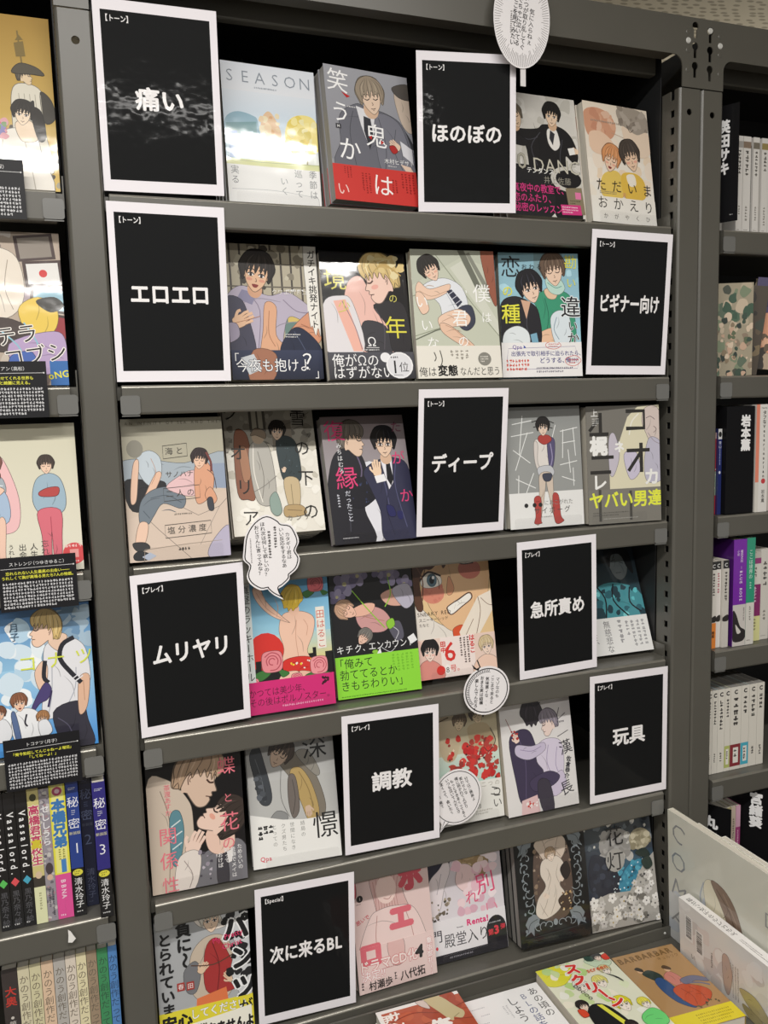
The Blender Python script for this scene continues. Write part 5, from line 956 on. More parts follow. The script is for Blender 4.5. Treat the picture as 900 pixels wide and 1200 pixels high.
def b_dendo(A):
    A.rect(0, 92, 100, 143, 'eae7ea'); A.text('門', 5, 110, 16, '44424a', al='c', w=0.01); A.text('殿堂入り', 14, 118, 18, '2b2a30', w=-0.004, sx=0.86); A.text('Renta!', 46, 101, 10.5, 'e03a7c', w=0.04); A.mini(32, 103, 44, 106, 1, '55525a'); A.poly([(72+14*math.cos(t)+14, 118+22*math.sin(t)*0.8) for t in [math.pi+math.pi*k/10 for k in range(11)]]+[(100,143),(72,143)], '232228'); A.text('第', 78, 120, 8, 'e03a4c', al='c', w=0.02); A.text('3', 86, 118, 14, 'e03a4c', al='c', w=0.05); A.text('弾', 95, 116, 7, 'e03a4c', al='c', w=0.02); A.mini(76, 107, 96, 110, 1, 'c9c6cc'); A.rect(0, 133, 100, 143, '2b2a30'); A.mini(20, 136, 96, 140, 1, '9a98a0'); A.ell(4, 124, 1.6, 2.2, 'e03a4c')
face_book('pink and navy paperback with 殿堂入り band between pale pink and black ornate books', 5, 0.424, 0.036, -1.0, 10.5, a_dendo, 'd5ccd4', '2b2a30', (92, 'eae7ea', b_dendo), stop=(0.012, 0.105, 0.012), stoplabel='clear acrylic stopper in front of the 殿堂入り band')
def a_kuro(A):
    A.rect(0, 0, 100, 143, '1c1d1e'); A.ol = False
    def curl(u, v, z, a, fl=1, c='8f979c'):
        A.line([(u+fl*z*(0.1+t*0.22)*math.cos(a+t*1.1), v+z*(0.1+t*0.22)*math.sin(a+t*1.1)) for t in [0.55*j for j in range(9)]], 1.0, c)
    A.blob([(30,22),(44,10),(60,10),(74,22),(78,56),(77,92),(66,114),(36,114),(25,92),(24,56)], '5f5048'); A.spots(26, 14, 77, 112, 70, 1, 3, ['7c6a5a', '94806c', '6a5a50', '4a3f3a', 'a89482', '77604e'])
    for sg in (-1, 1):
        for k in range(11): curl(50+sg*(34+2*(k % 2)), 14+k*10.4, 7.5, k*0.7, sg); A.ell(50+sg*(41-3*(k % 2)), 18+k*10.4, 1.4, 2.0, '7f888e')
        for bx, by in ((40, 10), (37, 108)):
            A.poly([(50+sg*(bx-16), by), (50+sg*(bx-8), by-5), (50+sg*bx, by-2), (50+sg*(bx+5), by+6), (50+sg*(bx+2), by+12), (50+sg*(bx+6), by+20), (50+sg*(bx-2), by+16), (50+sg*(bx-6), by+22), (50+sg*(bx-7), by+12), (50+sg*(bx-13), by+10)], '7f888e')
            A.line([(50+sg*(bx-12), by+2), (50+sg*(bx-2), by+6), (50+sg*(bx+2), by+16)], 0.8, '3a4045')
        for k in range(3): curl(50+sg*(8+k*8), 121-k*1.5, 6.5, 1.2+k, sg)
    A.line([(30,18),(44,8),(56,8),(70,18)], 1.2, '8f979c'); A.ell(50, 118, 3, 4, '8f979c')
    A.ol = True
    A.blob([(34,30),(28,18),(40,10),(50,14),(62,10),(72,18),(70,34),(60,44),(46,46)], 'd3c3b4'); A.line([(40,14),(44,28),(40,40)], 0.8, 'a39184'); A.line([(62,14),(58,28),(64,38)], 0.8, 'a39184')
    A.blob([(38,40),(56,36),(66,44),(70,60),(60,72),(66,86),(56,104),(36,112),(24,104),(28,86),(40,72),(34,56)], 'ddd2c6'); 
    for pts in (((42,48),(48,62),(42,78)), ((60,46),(56,60),(60,72)), ((46,74),(40,92),(32,106)), ((56,78),(52,92),(44,108)), ((30,90),(34,100),(40,110))): A.line(list(pts), 0.8, 'a89a8e', taper=True)
    A.head(50, 34, 9, 'b39a80', 'ead8c8', rot=-8, eyes='closed', hl='d2bca2'); A.hand(64, 66, 6, 'e6d4c4', rot=40); A.hand(40, 84, 6, 'e6d4c4', rot=-60)
    A.blob([(62,54),(72,46),(76,60),(68,68)], '332c2a'); A.blob([(56,92),(70,84),(74,98),(64,106)], '4a3c34'); A.spots(60, 84, 76, 106, 16, 0.8, 1.6, ['c9a878', 'e0d0b0', '8a6a4a'])
    A.poly([(28,2),(72,0),(72,8),(28,10)], 'b7b5b0'); A.mini(34, 3, 66, 7, 1, '8a8884'); A.line([(6,132),(94,128)], 0.8, '3a3c3e')
face_book('black paperback with a silver ornate frame around a pale figure in the bottom row', 5, 0.563, 0.010, -3.1, 9.6, a_kuro, '1c1d1e', '1c1d1e', n=3, pages='shadedpages', copylabel='further copy behind the black ornate framed paperback in the bottom row', stop=(0.010, 0.122, 0.014), stoplabel='clear acrylic stopper in front of the black ornate framed book')
def a_hana(A):
    A.ol = False
    def bloom(u, v, z, c, c2):
        for k in range(5): A.ell(u+z*0.55*math.cos(k*1.257+u), v+z*0.55*math.sin(k*1.257+u), z*0.55, z*0.42, c, math.degrees(k*1.257+u), 10)
        A.ell(u, v, z*0.2, z*0.2, c2, 0, 8)
    A.rect(0, 0, 100, 143, '39414c'); A.grad(0, 0, 100, 40, '2a3038', '4a535c', 1, 3); A.grad(40, 50, 100, 100, '3a4654', '3f86a4', 1, 3)
    A.spots(0, 0, 100, 40, 40, 1.5, 6, ['cfcdc6', '8f9498', '2a3038', 'b4b2aa', '20262e', '5f6870'])
    A.ell(46, 38, 25, 20, '9a9896'); A.spots(26, 22, 68, 56, 46, 2, 6, ['aaa8a6', '8f8d8a', 'b8b6b2', 'c4c2be', '9d9b98']); A.ell(82, 36, 16, 14, '9f977f'); A.spots(70, 26, 96, 48, 24, 2, 5, ['b3ab92', '8c846c', 'c2baa2'])
    A.blob([(8,48),(28,52),(46,66),(46,98),(16,104),(2,84)], '2b2f3a'); A.spots(4, 54, 44, 100, 30, 2, 6, ['343947', '252935', '3d4352', '2f3440']); A.blob([(44,94),(58,70),(80,62),(86,84),(62,102)], '3d88a4'); A.spots(46, 64, 86, 98, 24, 2, 5, ['4a9ab4', '2f7490', '5aa8c0']); A.spots(36, 56, 92, 100, 34, 0.6, 1.5, ['dce8ee', 'a8d0de', 'f0f6f8'])
    A.poly([(0,104),(30,98),(60,100),(84,68),(100,56),(100,143),(0,143)], 'aeaba5'); A.spots(0, 104, 80, 140, 50, 2, 6, ['bfbcb6', '8a8780', 'a29f98', '76736c'])
    for k in range(46):
        u = A.r.uniform(2, 98); v = A.r.uniform(max(62, 104-max(0, u-50)*0.85), 140)
        bloom(u, v, A.r.uniform(3.5, 7), A.r.choice(['e2dfd8', 'd5d2cc', 'cfccc8', 'eae8e4', 'b9b6b0']), A.r.choice(['8a8780', '6a6866', 'b4a060']))
    for k in range(26): A.spots(50, 66, 98, 138, 1, 0.8, 2.2, ['4a4a4a', '2f3436', '6a6866'])
    A.blob([(72,52),(86,48),(94,58),(84,60)], '23302c'); A.blob([(80,64),(92,60),(96,72),(86,76)], '2c3a34')
    A.ell(42, 57, 14, 15, 'a4a29e'); A.text('花', 44, 26, 27, '1d1e22', al='c', w=0); A.text('灯', 42, 58, 26, '1d1e22', al='c', w=0)
face_book('navy and white flower paperback at the right end of the bottom row', 5, 0.696, 0.010, -4.4, 11.5, a_hana, '39414c', '2c333c', stop=(0.006, 0.122, 0.014), stoplabel='clear acrylic stopper in front of the navy and white flower book')

def cellophane(parent, u0, u1, h):
    rr = random.Random(5); b = MB(); n = 9; lo = []; hi = []
    for k in range(n+1):
        t = k/n; x = u0+(u1-u0)*t; z = BH*0.985
        lo.append(b.vert((x, BT*0.5+rr.uniform(-0.004, 0.004), z))); hi.append(b.vert((x+(0.5-t)*0.018+rr.uniform(-0.002, 0.002), BT*0.5+rr.uniform(-0.006, 0.006), z+h*math.sin(math.pi*min(1, 0.12+t*0.8))*rr.uniform(0.75, 1.0))))
    for k in range(n): b.face((lo[k], lo[k+1], hi[k+1], hi[k]))
    b.build('cellophane_wrap', M['film'], parent)
for o in list(scene.objects):
    if o.get('label', '').startswith('pale paperback with watercolour house'): cellophane(o, 0.004, 0.050, 0.013)
    if o.get('label', '').startswith('grey paperback of a suited man'): cellophane(o, 0.030, 0.095, 0.014)

# ---------------------------------------------------------------- speech bubble cards
def bubble(name, outline, q, label, art, uw, vh, line=None, lw=1.2, loc=None):
    """cut-out card: outline in (u, v) mm on the sheet q, black line inset"""
    f0, n = sheet_fn(q, 0.00002)
    f = lambda u, v, k: f0(u*148.0/uw, v*212.0/vh, k)
    e = empty('speech_bubble_card', f(uw/2, vh/2, 0)); tag(e, label, 'sign', 'white speech bubble cards')
    mb = MB(e.matrix_world.inverted())
    c = rgb('f2eff0'); m = len(outline)
    fr = [mb.vert(f(u, v, 0)) for u, v in outline]; bk = [mb.vert(f(u, v, 0)-n*0.0006) for u, v in outline]
    for t in tessellate_polygon([[Vector((u, v, 0)) for u, v in outline]]):
        a = [outline[i] for i in t]
        ar = (a[1][0]-a[0][0])*(a[2][1]-a[0][1])-(a[1][1]-a[0][1])*(a[2][0]-a[0][0])
        if ar > 0: t = (t[0], t[2], t[1])
        mb.face([fr[i] for i in t], c); mb.face([bk[i] for i in t][::-1], c)
    for k in range(m): mb.face((fr[k], bk[k], bk[(k+1) % m], fr[(k+1) % m]), c)
    A = Art(mb, f, uw, vh, clip=(-5, -5, uw+5, vh+5)); art(A)
    mb.build('printed_card', M['matte'], e)
    return e
def oval(cx, cy, rx, ry, n=40): return [(cx+rx*math.cos(6.2832*k/n), cy+ry*math.sin(6.2832*k/n)) for k in range(n)]
def cols(A, lst, size, col='262424', w=0.012, rot=0):
    for u, v, st in lst: A.text(st, u, v, size, col, 'v', w=w, rot=rot)
def quad(x, y, z, w, h, rot=0.0, tilt=0.0):
    """TL, TR, BR, BL of a w x h sheet centred at (x, y, z), turned by rot degrees in its plane, top leaning back by tilt"""
    ca, sa = math.cos(math.radians(rot)), math.sin(math.radians(rot)); ct, st = math.cos(math.radians(tilt)), math.sin(math.radians(tilt))
    out = []
    for a, b in ((-w/2, h/2), (w/2, h/2), (w/2, -h/2), (-w/2, -h/2)):
        p, q = a*ca-b*sa, a*sa+b*ca
        out.append((x+p, y+q*st, z+q*ct))
    return out
def art_top(A):
    for k in range(110):
        t = 6.2832*k/110; r0 = A.r.uniform(0.70, 0.84)
        A.line([(42+40.5*math.cos(t), 65+63*math.sin(t)), (42+40.5*r0*math.cos(t), 65+63*r0*math.sin(t))], 0.5, '55504f', False); A.k -= 1
    A.k += 1
    cols(A, ((57, 50, '気に入らねぇ'), (49, 26, 'こいつが取り乱してぐ'), (41, 22, 'ちゃぐちゃに泣いてる'), (33, 38, 'とこを見てみたい')), 8.0, rot=4)
    A.mini(24, 58, 28, 98, 1, '8a8684', 'v', w=0.6)
bubble('top', oval(42, 65, 42, 65), quad(0.558, -0.022, 0.257, 0.087, 0.130, -3), 'oval white speech bubble with radiating lines hanging from the top beam', art_top, 84, 130)
def cloud_pts(): return smooth_pts([(4,50),(8,28),(20,10),(36,2),(50,10),(55,16),(68,20),(75,34),(77,46),(72,58),(77,70),(73,84),(64,92),(62,94),(61,100),(52,108),(46,112),(48,122),(52,128),(40,120),(33,112),(32,110),(22,110),(10,100),(6,88),(10,74),(3,64)], True, 3)
def art_cloud(A):
    inner = [(39+(u-39)*0.93, 58+(v-58)*0.945) for u, v in cloud_pts()]
    A.line(inner, 1.5, '1a1819', False, True)
    cols(A, ((62, 30, 'カタギリ君は'), (54, 22, 'いい反応をするなあ'), (30, 12, 'ほれ次は何して欲しいの？'), (22, 16, 'おじさんに言ってみな？')), 6.6, w=0.008, rot=-2)
    A.mini(43, 20, 49, 88, 1, '5a5656', 'v', w=0.6); A.mini(35, 26, 41, 86, 1, '5a5656', 'v', w=0.6); A.mini(12, 34, 15, 74, 1, 'a8a4a4', 'v', w=0.6)
bubble('cloud', cloud_pts(), quad(0.182, -0.010, -0.457, 0.082, 0.120, 1), 'cloud-shaped white speech bubble hanging from the third shelf lip', art_cloud, 80, 130)
def art_round(A):
    A.line(oval(40, 44, 35.5, 35), 1.7, '1a1819', False, True)
    for k in range(28):
        t = math.radians(140+k*5); A.line([(40+34*math.cos(t), 44+33.5*math.sin(t)), (40+30.5*math.cos(t-0.04), 44+30*math.sin(t-0.04))], 1.0, '1a1819', False); A.k -= 1
    A.line([(40+30*math.cos(math.radians(a)), 44+29.5*math.sin(math.radians(a))) for a in range(135, 285, 6)], 0.6, '1a1819', False)
    A.poly([(16,8),(12,0.5),(21,8),(27,5),(24,12)], '1a1819')
    cols(A, ((58, 24, 'マゾなのも'), (49, 20, 'ここまで来ると'), (40, 22, '気味悪ィな...'), (31, 20, 'おまえ実は結構'), (22, 24, '楽しんでんだろ？')), 6.6, w=0.012)
bubble('round', oval(40, 44, 39, 39, 36), quad(0.497, -0.010, -0.683, 0.078, 0.080, -4), 'round white speech bubble hanging from the fourth shelf lip', art_round, 80, 84)
def art_oval(A):
    A.line(oval(44, 44, 39.5, 40.5), 1.1, '1a1819', False, True); A.line([(18,76),(10,88),(24,80)], 1.2, '1a1819', False)
    cols(A, ((62, 16, '分ではご褒美よ'), (53, 14, '笑わせんな'), (45, 12, '俺に招かれてよがり'), (37, 14, 'もっとすきまくってるく'), (29, 10, 'いつも泣いてんだとさ'), (19, 14, 'まくって、会いたく'), (10, 24, 'たに、来て')), 6.2, w=0.01, rot=-14)
bubble('oval', oval(44, 44, 43, 44)[:13]+[(20,82),(8,92),(12,80)]+oval(44, 44, 43, 44)[17:], quad(0.455, 0.010, -0.855, 0.084, 0.094, 6), 'tilted oval white speech bubble with a tail, right of the 調教 sign', art_oval, 88, 94)
# stick that holds the top bubble
b = MB(); b.box((0.556, -0.0205, 0.170), (0.564, -0.0195, 0.212), rgb('e4e0e0')); tag(b.build('paper_strip', M['matte']), 'short white paper strip hanging below the oval bubble on the ほのぼの sign', 'paper strip')

# ---------------------------------------------------------------- left bookcase: face-out books, caption cards, upright rows
LG = 'face-out books on the left bookcase'
def l_gold(A):
    A.grad(0, 0, 100, 143, 'a8853a', 'd8b860', 1, 5); A.spots(50, 90, 100, 143, 40, 1.5, 4, ['6b5f4a', '8c8068', '4f473a', 'a8a08a']); A.line([(76,12),(78,40),(80,70)], 1.2, '7d6a38'); A.poly([(73,22),(80,20),(81,32),(74,33)], '7d6a38'); A.poly([(74,20),(77,15),(80,19)], '7d6a38')
    A.blob([(70,58),(82,54),(92,62),(92,92),(96,124),(72,124),(68,84)], 'd9d4c4'); A.blob([(90,60),(98,66),(100,80),(92,84)], '3c3830'); for_k = [A.line([(74+k*4,62),(75+k*4,90)], 0.5, 'a39d8e', False) for k in range(5)]
    A.head(80, 48, 8, '5a5244', 'e0c8a4', kind='p', fl=-1); A.blob([(70,46),(76,38),(88,40),(94,46),(84,46)], '4f493c'); A.text('14', 80, 72, 14, '2b2925', al='c', w=0.05)
    A.blob([(40,112),(56,96),(70,90),(84,94),(88,110),(92,143),(20,143),(20,122)], 'e9e4da'); A.line([(60,100),(56,124),(50,143)], 0.8, 'b8b0a4'); A.line([(76,100),(80,124),(82,143)], 0.8, 'b8b0a4'); A.blob([(70,86),(82,84),(86,98),(74,100)], 'ecd6bc'); A.head(76, 78, 10, '29241f', 'efdac0', rot=6); A.blob([(82,74),(90,76),(92,96),(86,98)], '29241f'); A.spots(50, 86, 64, 98, 16, 2, 3.5, ['c76a78', '8a86b8', 'd8a0a8', '7a9a6a'])
    A.ell(10, 40, 10, 6, '3b3424'); A.ell(10, 40, 7, 4, 'b8963f'); A.ell(40, 76, 2, 2, '5b4c26')
    A.text('つ', 4, 38, 20, '3b3424', w=-0.02)
face_book('gold book with a baseball player numbered 14 and a bride with bouquet', 0, -0.196, 0.016, 0, 7, l_gold, 'b8963f', Wd=0.148, Hh=0.205, vh=143*0.205/0.148*0.128/0.183, group=LG)
def l_tv(A):
    A.rect(0, 0, 100, 143, 'b8a898'); A.spots(0, 0, 100, 143, 20, 6, 14, ['c8bcae', 'd8cfc6', '8a7a74', 'b0a0a8'])
    for u, v, r, c in ((78,14,-6,'8f867c'), (84,38,-4,'e6e4e0'), (88,62,8,'9cc4d4'), (92,88,10,'9a3c44'), (60,96,-14,'c3a6c0')):
        ca, sa = math.cos(math.radians(r)), math.sin(math.radians(r))
        q = lambda w, h: [(u+a*ca-b_*sa, v+a*sa+b_*ca) for a, b_ in ((-w,-h),(w,-h),(w,h),(-w,h))]
        A.poly(q(17, 12), '4a3a38'); A.poly(q(14, 9.5), c)
    A.ell(84, 38, 3.6, 3.6, 'd23a3a'); A.blob([(10,20),(40,14),(62,24),(66,60),(50,80),(16,78),(4,50)], 'e6dccd'); A.line([(36,20),(40,50),(34,76)], 0.8, 'a89a8a'); A.line([(54,26),(50,52),(56,72)], 0.8, 'a89a8a'); A.blob([(60,72),(78,60),(94,72),(90,92),(70,98)], 'e9c95a'); A.blob([(76,64),(92,60),(100,68),(88,74)], '3b3a36'); A.blob([(24,84),(50,80),(70,92),(60,110),(30,108)], '4a3f3c'); A.blob([(2,70),(20,66),(24,84),(8,92)], 'e0b848')
    A.blob([(50,104),(90,92),(100,104),(96,128),(60,132)], 'b9a2c8'); A.line([(44,92),(60,110),(54,130)], 1.4, '8fc0d0'); A.line([(64,84),(76,108),(70,130)], 1.4, '8fc0d0'); A.blob([(50,116),(70,112),(72,136),(52,138)], '4a6ab4'); A.rect(84, 120, 100, 143, '3a6fb0'); A.text('oNGo', 82, 134, 9, 'ece43a', w=0.02, rot=-8)
    A.text('テラ', 38, 98, 19, '1b1a1c', w=-0.005, rot=-8, oc='f4efe8', ow=0.05); A.text('コブシ', 44, 118, 19, '1b1a1c', w=-0.005, rot=-8, oc='f4efe8', ow=0.05)
face_book('colourful book with stacked television sets and a yellow-sleeved figure', 1, -0.182, 0.014, 0, 5, l_tv, 'b8a898', group=LG, pages='shadedpages')
def l_two(A):
    A.rect(0, 0, 100, 143, 'dcd8c2'); A.grad(0, 0, 100, 143, 'd4d0b8', 'e6e2d0', 1, 3)
    A.blob([(6,48),(14,30),(26,26),(36,36),(46,70),(44,98),(30,104),(14,98),(4,100)], 'eebfc0'); A.blob([(16,50),(32,50),(34,66),(14,66)], 'a7b0b8'); A.line([(16,55),(33,58)], 0.9, 'dfe4e8', False); A.line([(16,60),(33,63)], 0.9, 'dfe4e8', False); A.blob([(14,66),(34,64),(36,92),(12,96)], 'a9bfd8'); A.blob([(18,92),(24,94),(26,124),(20,132),(14,136),(18,122)], 'efc9b4'); A.blob([(27,92),(33,92),(31,126),(34,134),(26,134)], 'efc9b4'); A.blob([(16,128),(24,126),(22,138),(8,140)], 'd9606c'); A.blob([(26,130),(34,130),(35,138),(25,138)], 'd9606c'); A.head(24, 38, 11, '8a5a50', 'efcdb6', eyes='closed', bang=0.7); A.blob([(18,44),(30,44),(30,52),(18,52)], '8f3a3a'); A.blob([(16,62),(26,58),(34,62),(26,68)], 'f0cbb4')
    A.blob([(62,54),(74,48),(84,54),(88,72),(84,86),(66,88),(58,74)], '9fb8c8'); A.head(72, 40, 9, '443832', 'efcdb4', bang=0.3, eyes='closed'); A.blob([(64,66),(72,62),(82,62),(80,70),(66,70)], 'b84a48'); A.blob([(62,84),(82,84),(82,110),(80,132),(74,136),(73,104),(71,134),(65,134),(64,108)], 'd9707e'); A.line([(73,90),(73,104)], 0.7, 'b0485a', False)
    for u, v, st in ((66, 112, '忘れられない'), (56, 114, '人生最高の'), (46, 114, '出会い―')): A.text(st, u, v, 7.2, '4a4844', 'v', w=0)
    A.text('うれしくて胸が', 36, 114, 5.2, '4a4844', 'v', w=0); A.ell(92, 127, 10.5, 10.5, 'd64f52'); A.rect(88, 123, 96, 131, 'e8a09c'); A.mini(84, 117, 100, 122, 1, 'f0c4c0'); A.mini(85, 133, 99, 136, 1, 'f0c4c0')
face_book('cream book with two standing figures, one in a pink cape and one in pink trousers', 2, -0.180, 0.012, 0, 6, l_two, 'dcd8c2', group=LG)
def l_sky(A):
    A.grad(0, 0, 100, 60, '3f78b4', '8fbfe0', 1, 4); A.grad(0, 60, 100, 143, '9fcdea', '3f8fd8', 1, 4); A.spots(0, 20, 60, 110, 26, 5, 13, ['e6f0f6', 'd2e4f0', 'f4f8fa', 'b8d6ea']); A.spots(60, 4, 100, 50, 16, 4, 10, ['8aa8c0', 'a8c0d2', '6f93b4'])
    A.blob([(56,42),(68,34),(82,34),(94,46),(97,76),(90,86),(90,104),(56,112),(50,104),(54,74)], 'e4e4e8'); A.line([(62,60),(60,88),(56,106)], 0.9, 'b0b4be'); A.line([(84,64),(82,84),(74,100)], 0.9, 'b0b4be'); A.blob([(60,106),(86,98),(92,118),(96,143),(70,143)], '33313e'); A.line([(64,112),(74,122),(78,140)], 0.9, '565468'); A.blob([(86,76),(96,74),(92,104),(84,110)], 'e2b89c'); A.line([(90,78),(90,98)], 0.6, 'b88a70', False)
    A.blob([(60,36),(68,28),(78,32),(70,46)], 'e9c8b0'); A.blob([(46,64),(54,54),(58,62),(54,84),(48,80)], 'e9c4ac'); A.line([(56,54),(54,70),(58,76)], 4, '24242c'); A.line([(84,34),(73,40),(70,54),(80,70),(88,80)], 4.4, '24242c'); A.line([(82,78),(90,73)], 1.2, 'e4e4e8', False); A.line([(80,75),(88,70)], 1, 'e4e4e8', False)
    A.blob([(54,76),(60,82),(56,92),(48,96),(40,106),(42,96)], '4a3f74'); A.line([(60,84),(56,100)], 2, '3a3058'); A.head(56, 24, 19, 'd6b878', 'f0cdb4', kind='p', rot=4, hl='e9d49c', eye='3a3230')
    A.blob([(24,104),(36,98),(48,106),(54,130),(30,134),(22,122)], 'eceef0'); A.blob([(22,104),(26,102),(30,130),(26,134)], '5a6f98'); A.line([(36,104),(34,112),(36,116)], 1.6, '2b2b36'); A.head(30, 92, 9, '8a5a40', 'f0c8ac', rot=-4, mouth='open'); A.head(50, 110, 7, 'a87a50', 'eec4a6', rot=10); A.blob([(46,114),(54,112),(58,124),(48,128)], 'e6e8ec'); A.poly([(32,132),(54,128),(58,143),(30,143)], '2f2d3a'); A.blob([(4,110),(16,106),(22,118),(18,128),(4,126)], 'e2e4e8'); A.head(12, 100, 7, '7a4f38', 'eec4a6')
    for c, u in (('コ', 40), ('ナ', 66), ('ツ', 92)): A.text(c, u, 56-u*0.03, 18, 'd8e04a', al='c', w=-0.01)
    A.text('月子', 30, 14, 9, '2f4f6a', 'v', w=-0.01)
face_book('blue sky book with a blond student carrying a backpack', 3, -0.178, 0.012, 0, 6, l_sky, '6fa8d4', group=LG)

def caption_card(q, label, title, y1, y2, seed, ttlu=0.5):
    f0, n = sheet_fn(q, 0.00002); Wc, Hc = 88.0, 66.0
    f = lambda u, v, k: f0(u*148/Wc, v*212/Hc, k)
    e = empty('caption_card', f(Wc/2, Hc, 0)); tag(e, label, 'sign', 'black caption cards on the left bookcase')
    mb = MB(e.matrix_world.inverted()); c = rgb('16161a')
    idx = [mb.vert(f(u, v, 0)-n*0.0006) for u, v in ((0, 0), (Wc, 0), (Wc, Hc), (0, Hc))]; mb.face(idx, c)
    A = Art(mb, f, Wc, Hc, seed=seed); A.rect(0, 0, Wc, Hc, '16161a', 4, 3)
    A.text(title, Wc*ttlu, 8.5, 5.2, 'e4e4e4', w=0.0, al='c'); A.line([(3, 14), (Wc-3, 13.6)], 0.5, 'd8d8d8', False); A.ell(Wc-3, 13.6, 0.9, 0.9, 'd8d8d8')
    A.text(y1, Wc/2, 19.5, 4.5, 'e2e04a', w=0.02, al='c'); A.text(y2, Wc/2, 25, 4.5, 'e2e04a', w=0.02, al='c')
    A.mini(4, 30, Wc-4, 63, 8, 'c9c9cb', w=0.72, fill=0.98)
    mb.build('printed_card', M['matte'], e)
def cq(x1, z1, x0=None, z0=None, h=0.066, w=0.088, rot=0): return quad(x1-w/2, -0.0042, z1-h/2, w, h, rot)
caption_card(cq(-0.0868, 0.030), 'black caption card below the gold baseball and bride book', '（高野ひと深）', '結婚式の夜！', '', 31, 0.6)
caption_card(cq(-0.0785, -0.198), 'black caption card below the television sets book', 'テレビアン（高松）', 'あなたが見せてくれる世界も', 'キラキラと綺麗に見える。', 32)
caption_card(cq(-0.0612, -0.430), 'black caption card below the cream book with two figures', 'ストレンジ（つゆきゆるこ）', '忘れられない人生最高の出会い――', 'うれしくて胸が高鳴る男たち7人の物語。', 33)
caption_card(cq(-0.0720, -0.655, rot=0), 'black caption card below the blue sky student book', 'トコナツ（月子）', '「俺今勃起してんじゃねーよ増田」', '「してねーよ！」', 34)

def spine_book(label, x, y, row, t, h, spine, art=None, group='', d=0.112, zadd=0.0, side=None, yaw=0.0, roll=0.0, pages='pages', m='cover', z=None):
    """book standing upright, spine to the front"""
    e = empty('paperback_book', (x, y, (ROWS[row]+0.0006 if z is None else z)+zadd), Matrix.Rotation(math.radians(yaw), 4, 'Z') @ Matrix.Rotation(math.radians(-roll), 4, 'Y')); tag(e, label, 'book', group)
    cb = rgb(spine); sd = rgb(side or spine); b = MB(); ee = 0.0005
    b.box((0, 0, 0), (t, ee, h), cb); b.box((0, ee, 0), (ee, d, h), sd); b.box((t-ee, ee, 0), (t, d, h), sd)
    if art:
        _seed[0] += 1
        A = Art(b, lambda u, v, k: (u/1000, -k*5e-6, h-v/1000), t*1000, h*1000, seed=_seed[0]); art(A, t*1000, h*1000)
    b.build('cover', M[m], e)
    p = MB(); p.box((ee, ee, 0.001), (t-ee, d-0.001, h-0.001)); p.build('page_block', M[pages], e)
    return e
G5 = 'upright volumes on the left bookcase fifth shelf'
def vass(col):
    def a(A, t, h):
        A.rect(0, 0, t, 22, '1c1c1f'); 
        for i, c in enumerate('Vassalord.'): A.text(c, t*0.55, 30+i*8.6, 11, 'f2f2f2', w=0.02, rot=90, al='c')
        A.poly([(t*0.5-5, 119), (t*0.5, 113), (t*0.5+5, 119), (t*0.5, 125)], col); A.text('黒乃奈々絵', t*0.5, 130, 9.2, '5d5d62', 'v', w=0.0); A.mini(2, 174, t-2, 178, 1, 'c9c9c9')
    return a
y5 = 0.016
spine_book('black spine with white sideways letters and a green diamond at the left photo edge', -0.1815, y5, 4, 0.0130, 0.182, '151517', vass('5cc05c'), G5)
spine_book('black spine with white sideways letters and a red diamond', -0.1680, y5, 4, 0.0135, 0.182, '151517', vass('e0545a'), G5)
spine_book('black spine with white sideways letters and a blue diamond', -0.1540, y5, 4, 0.0135, 0.182, '151517', vass('4aa8c4'), G5)
def a_yel(A, t, h):
    A.rect(0, 0, t, h, 'd2c684'); A.ell(t/2, 12, 4, 5, '4a4a30'); A.text('高橋君高校生', t/2, 22, 13.5, 'c2486a', 'v', w=0.03, oc='f4f0d8', ow=0.06); A.text('高', t/2, 68, 13, 'd8c83a', 'v', w=0.05); A.rect(0, 118, t, 132, '3f3a34'); A.ell(t/2, 116, 4, 5, 'd8c0a0'); A.rect(0, 132, t, h, 'e2e4b8'); A.mini(4, 140, t-4, 176, 1, 'a8a880', 'v')
spine_book('pale yellow spine with pink lettering between black and grey spines', -0.1400, y5, 4, 0.0135, 0.182, 'd2c684', a_yel, G5)
def a_gry(A, t, h):
    A.spots(0, 0, t, h, 60, 1, 3.5, ['8d8894', 'b4aeb0', '6f6a72', 'c8c4c0', 'a88a90']); A.text('セししうら', t/2, 22, 11, 'f0eef0', 'v', w=0.02); A.ell(t/2, 108, 4.5, 8, '4a4044'); A.ell(t/2, 120, 3.6, 4, 'd8b8a0'); A.mini(2, 136, t-2, 176, 2, '3d3a48', 'v')
spine_book('grey patterned spine left of the yellow and pink spine', -0.1262, y5, 4, 0.0120, 0.180, '9a949c', a_gry, G5)
def a_moto(A, t, h):
    A.rect(0, 0, t, h, 'e6e04a'); A.rect(2.5, 0, t-2.5, 120, 'ece88e'); A.ell(t/2, 10, 6, 6, 'b04a6a'); A.ell(t/2, 10, 3, 3, 'e0c0c8'); A.text('本橋兄弟', t/2, 20, 16.5, '3f7ab8', 'v', w=0.06); A.mini(5, 88, t-4, 112, 2, '8a8640', 'v'); A.rect(t/2-1, 102, t/2+5, 120, '4a86c4'); A.rect(0, 122, t, h, 'e2549a'); 
    for i, c in enumerate('BBNA'): A.text(c, t*0.5, 132+i*7, 8, 'f4dce8', w=0.02, rot=90, al='c')
    A.mini(3, 176, t-3, 180, 1, 'f4dce8')
spine_book('yellow and pink spine with blue lettering beside the grey patterned one', -0.1140, y5, 4, 0.0190, 0.183, 'e6e04a', a_moto, G5)
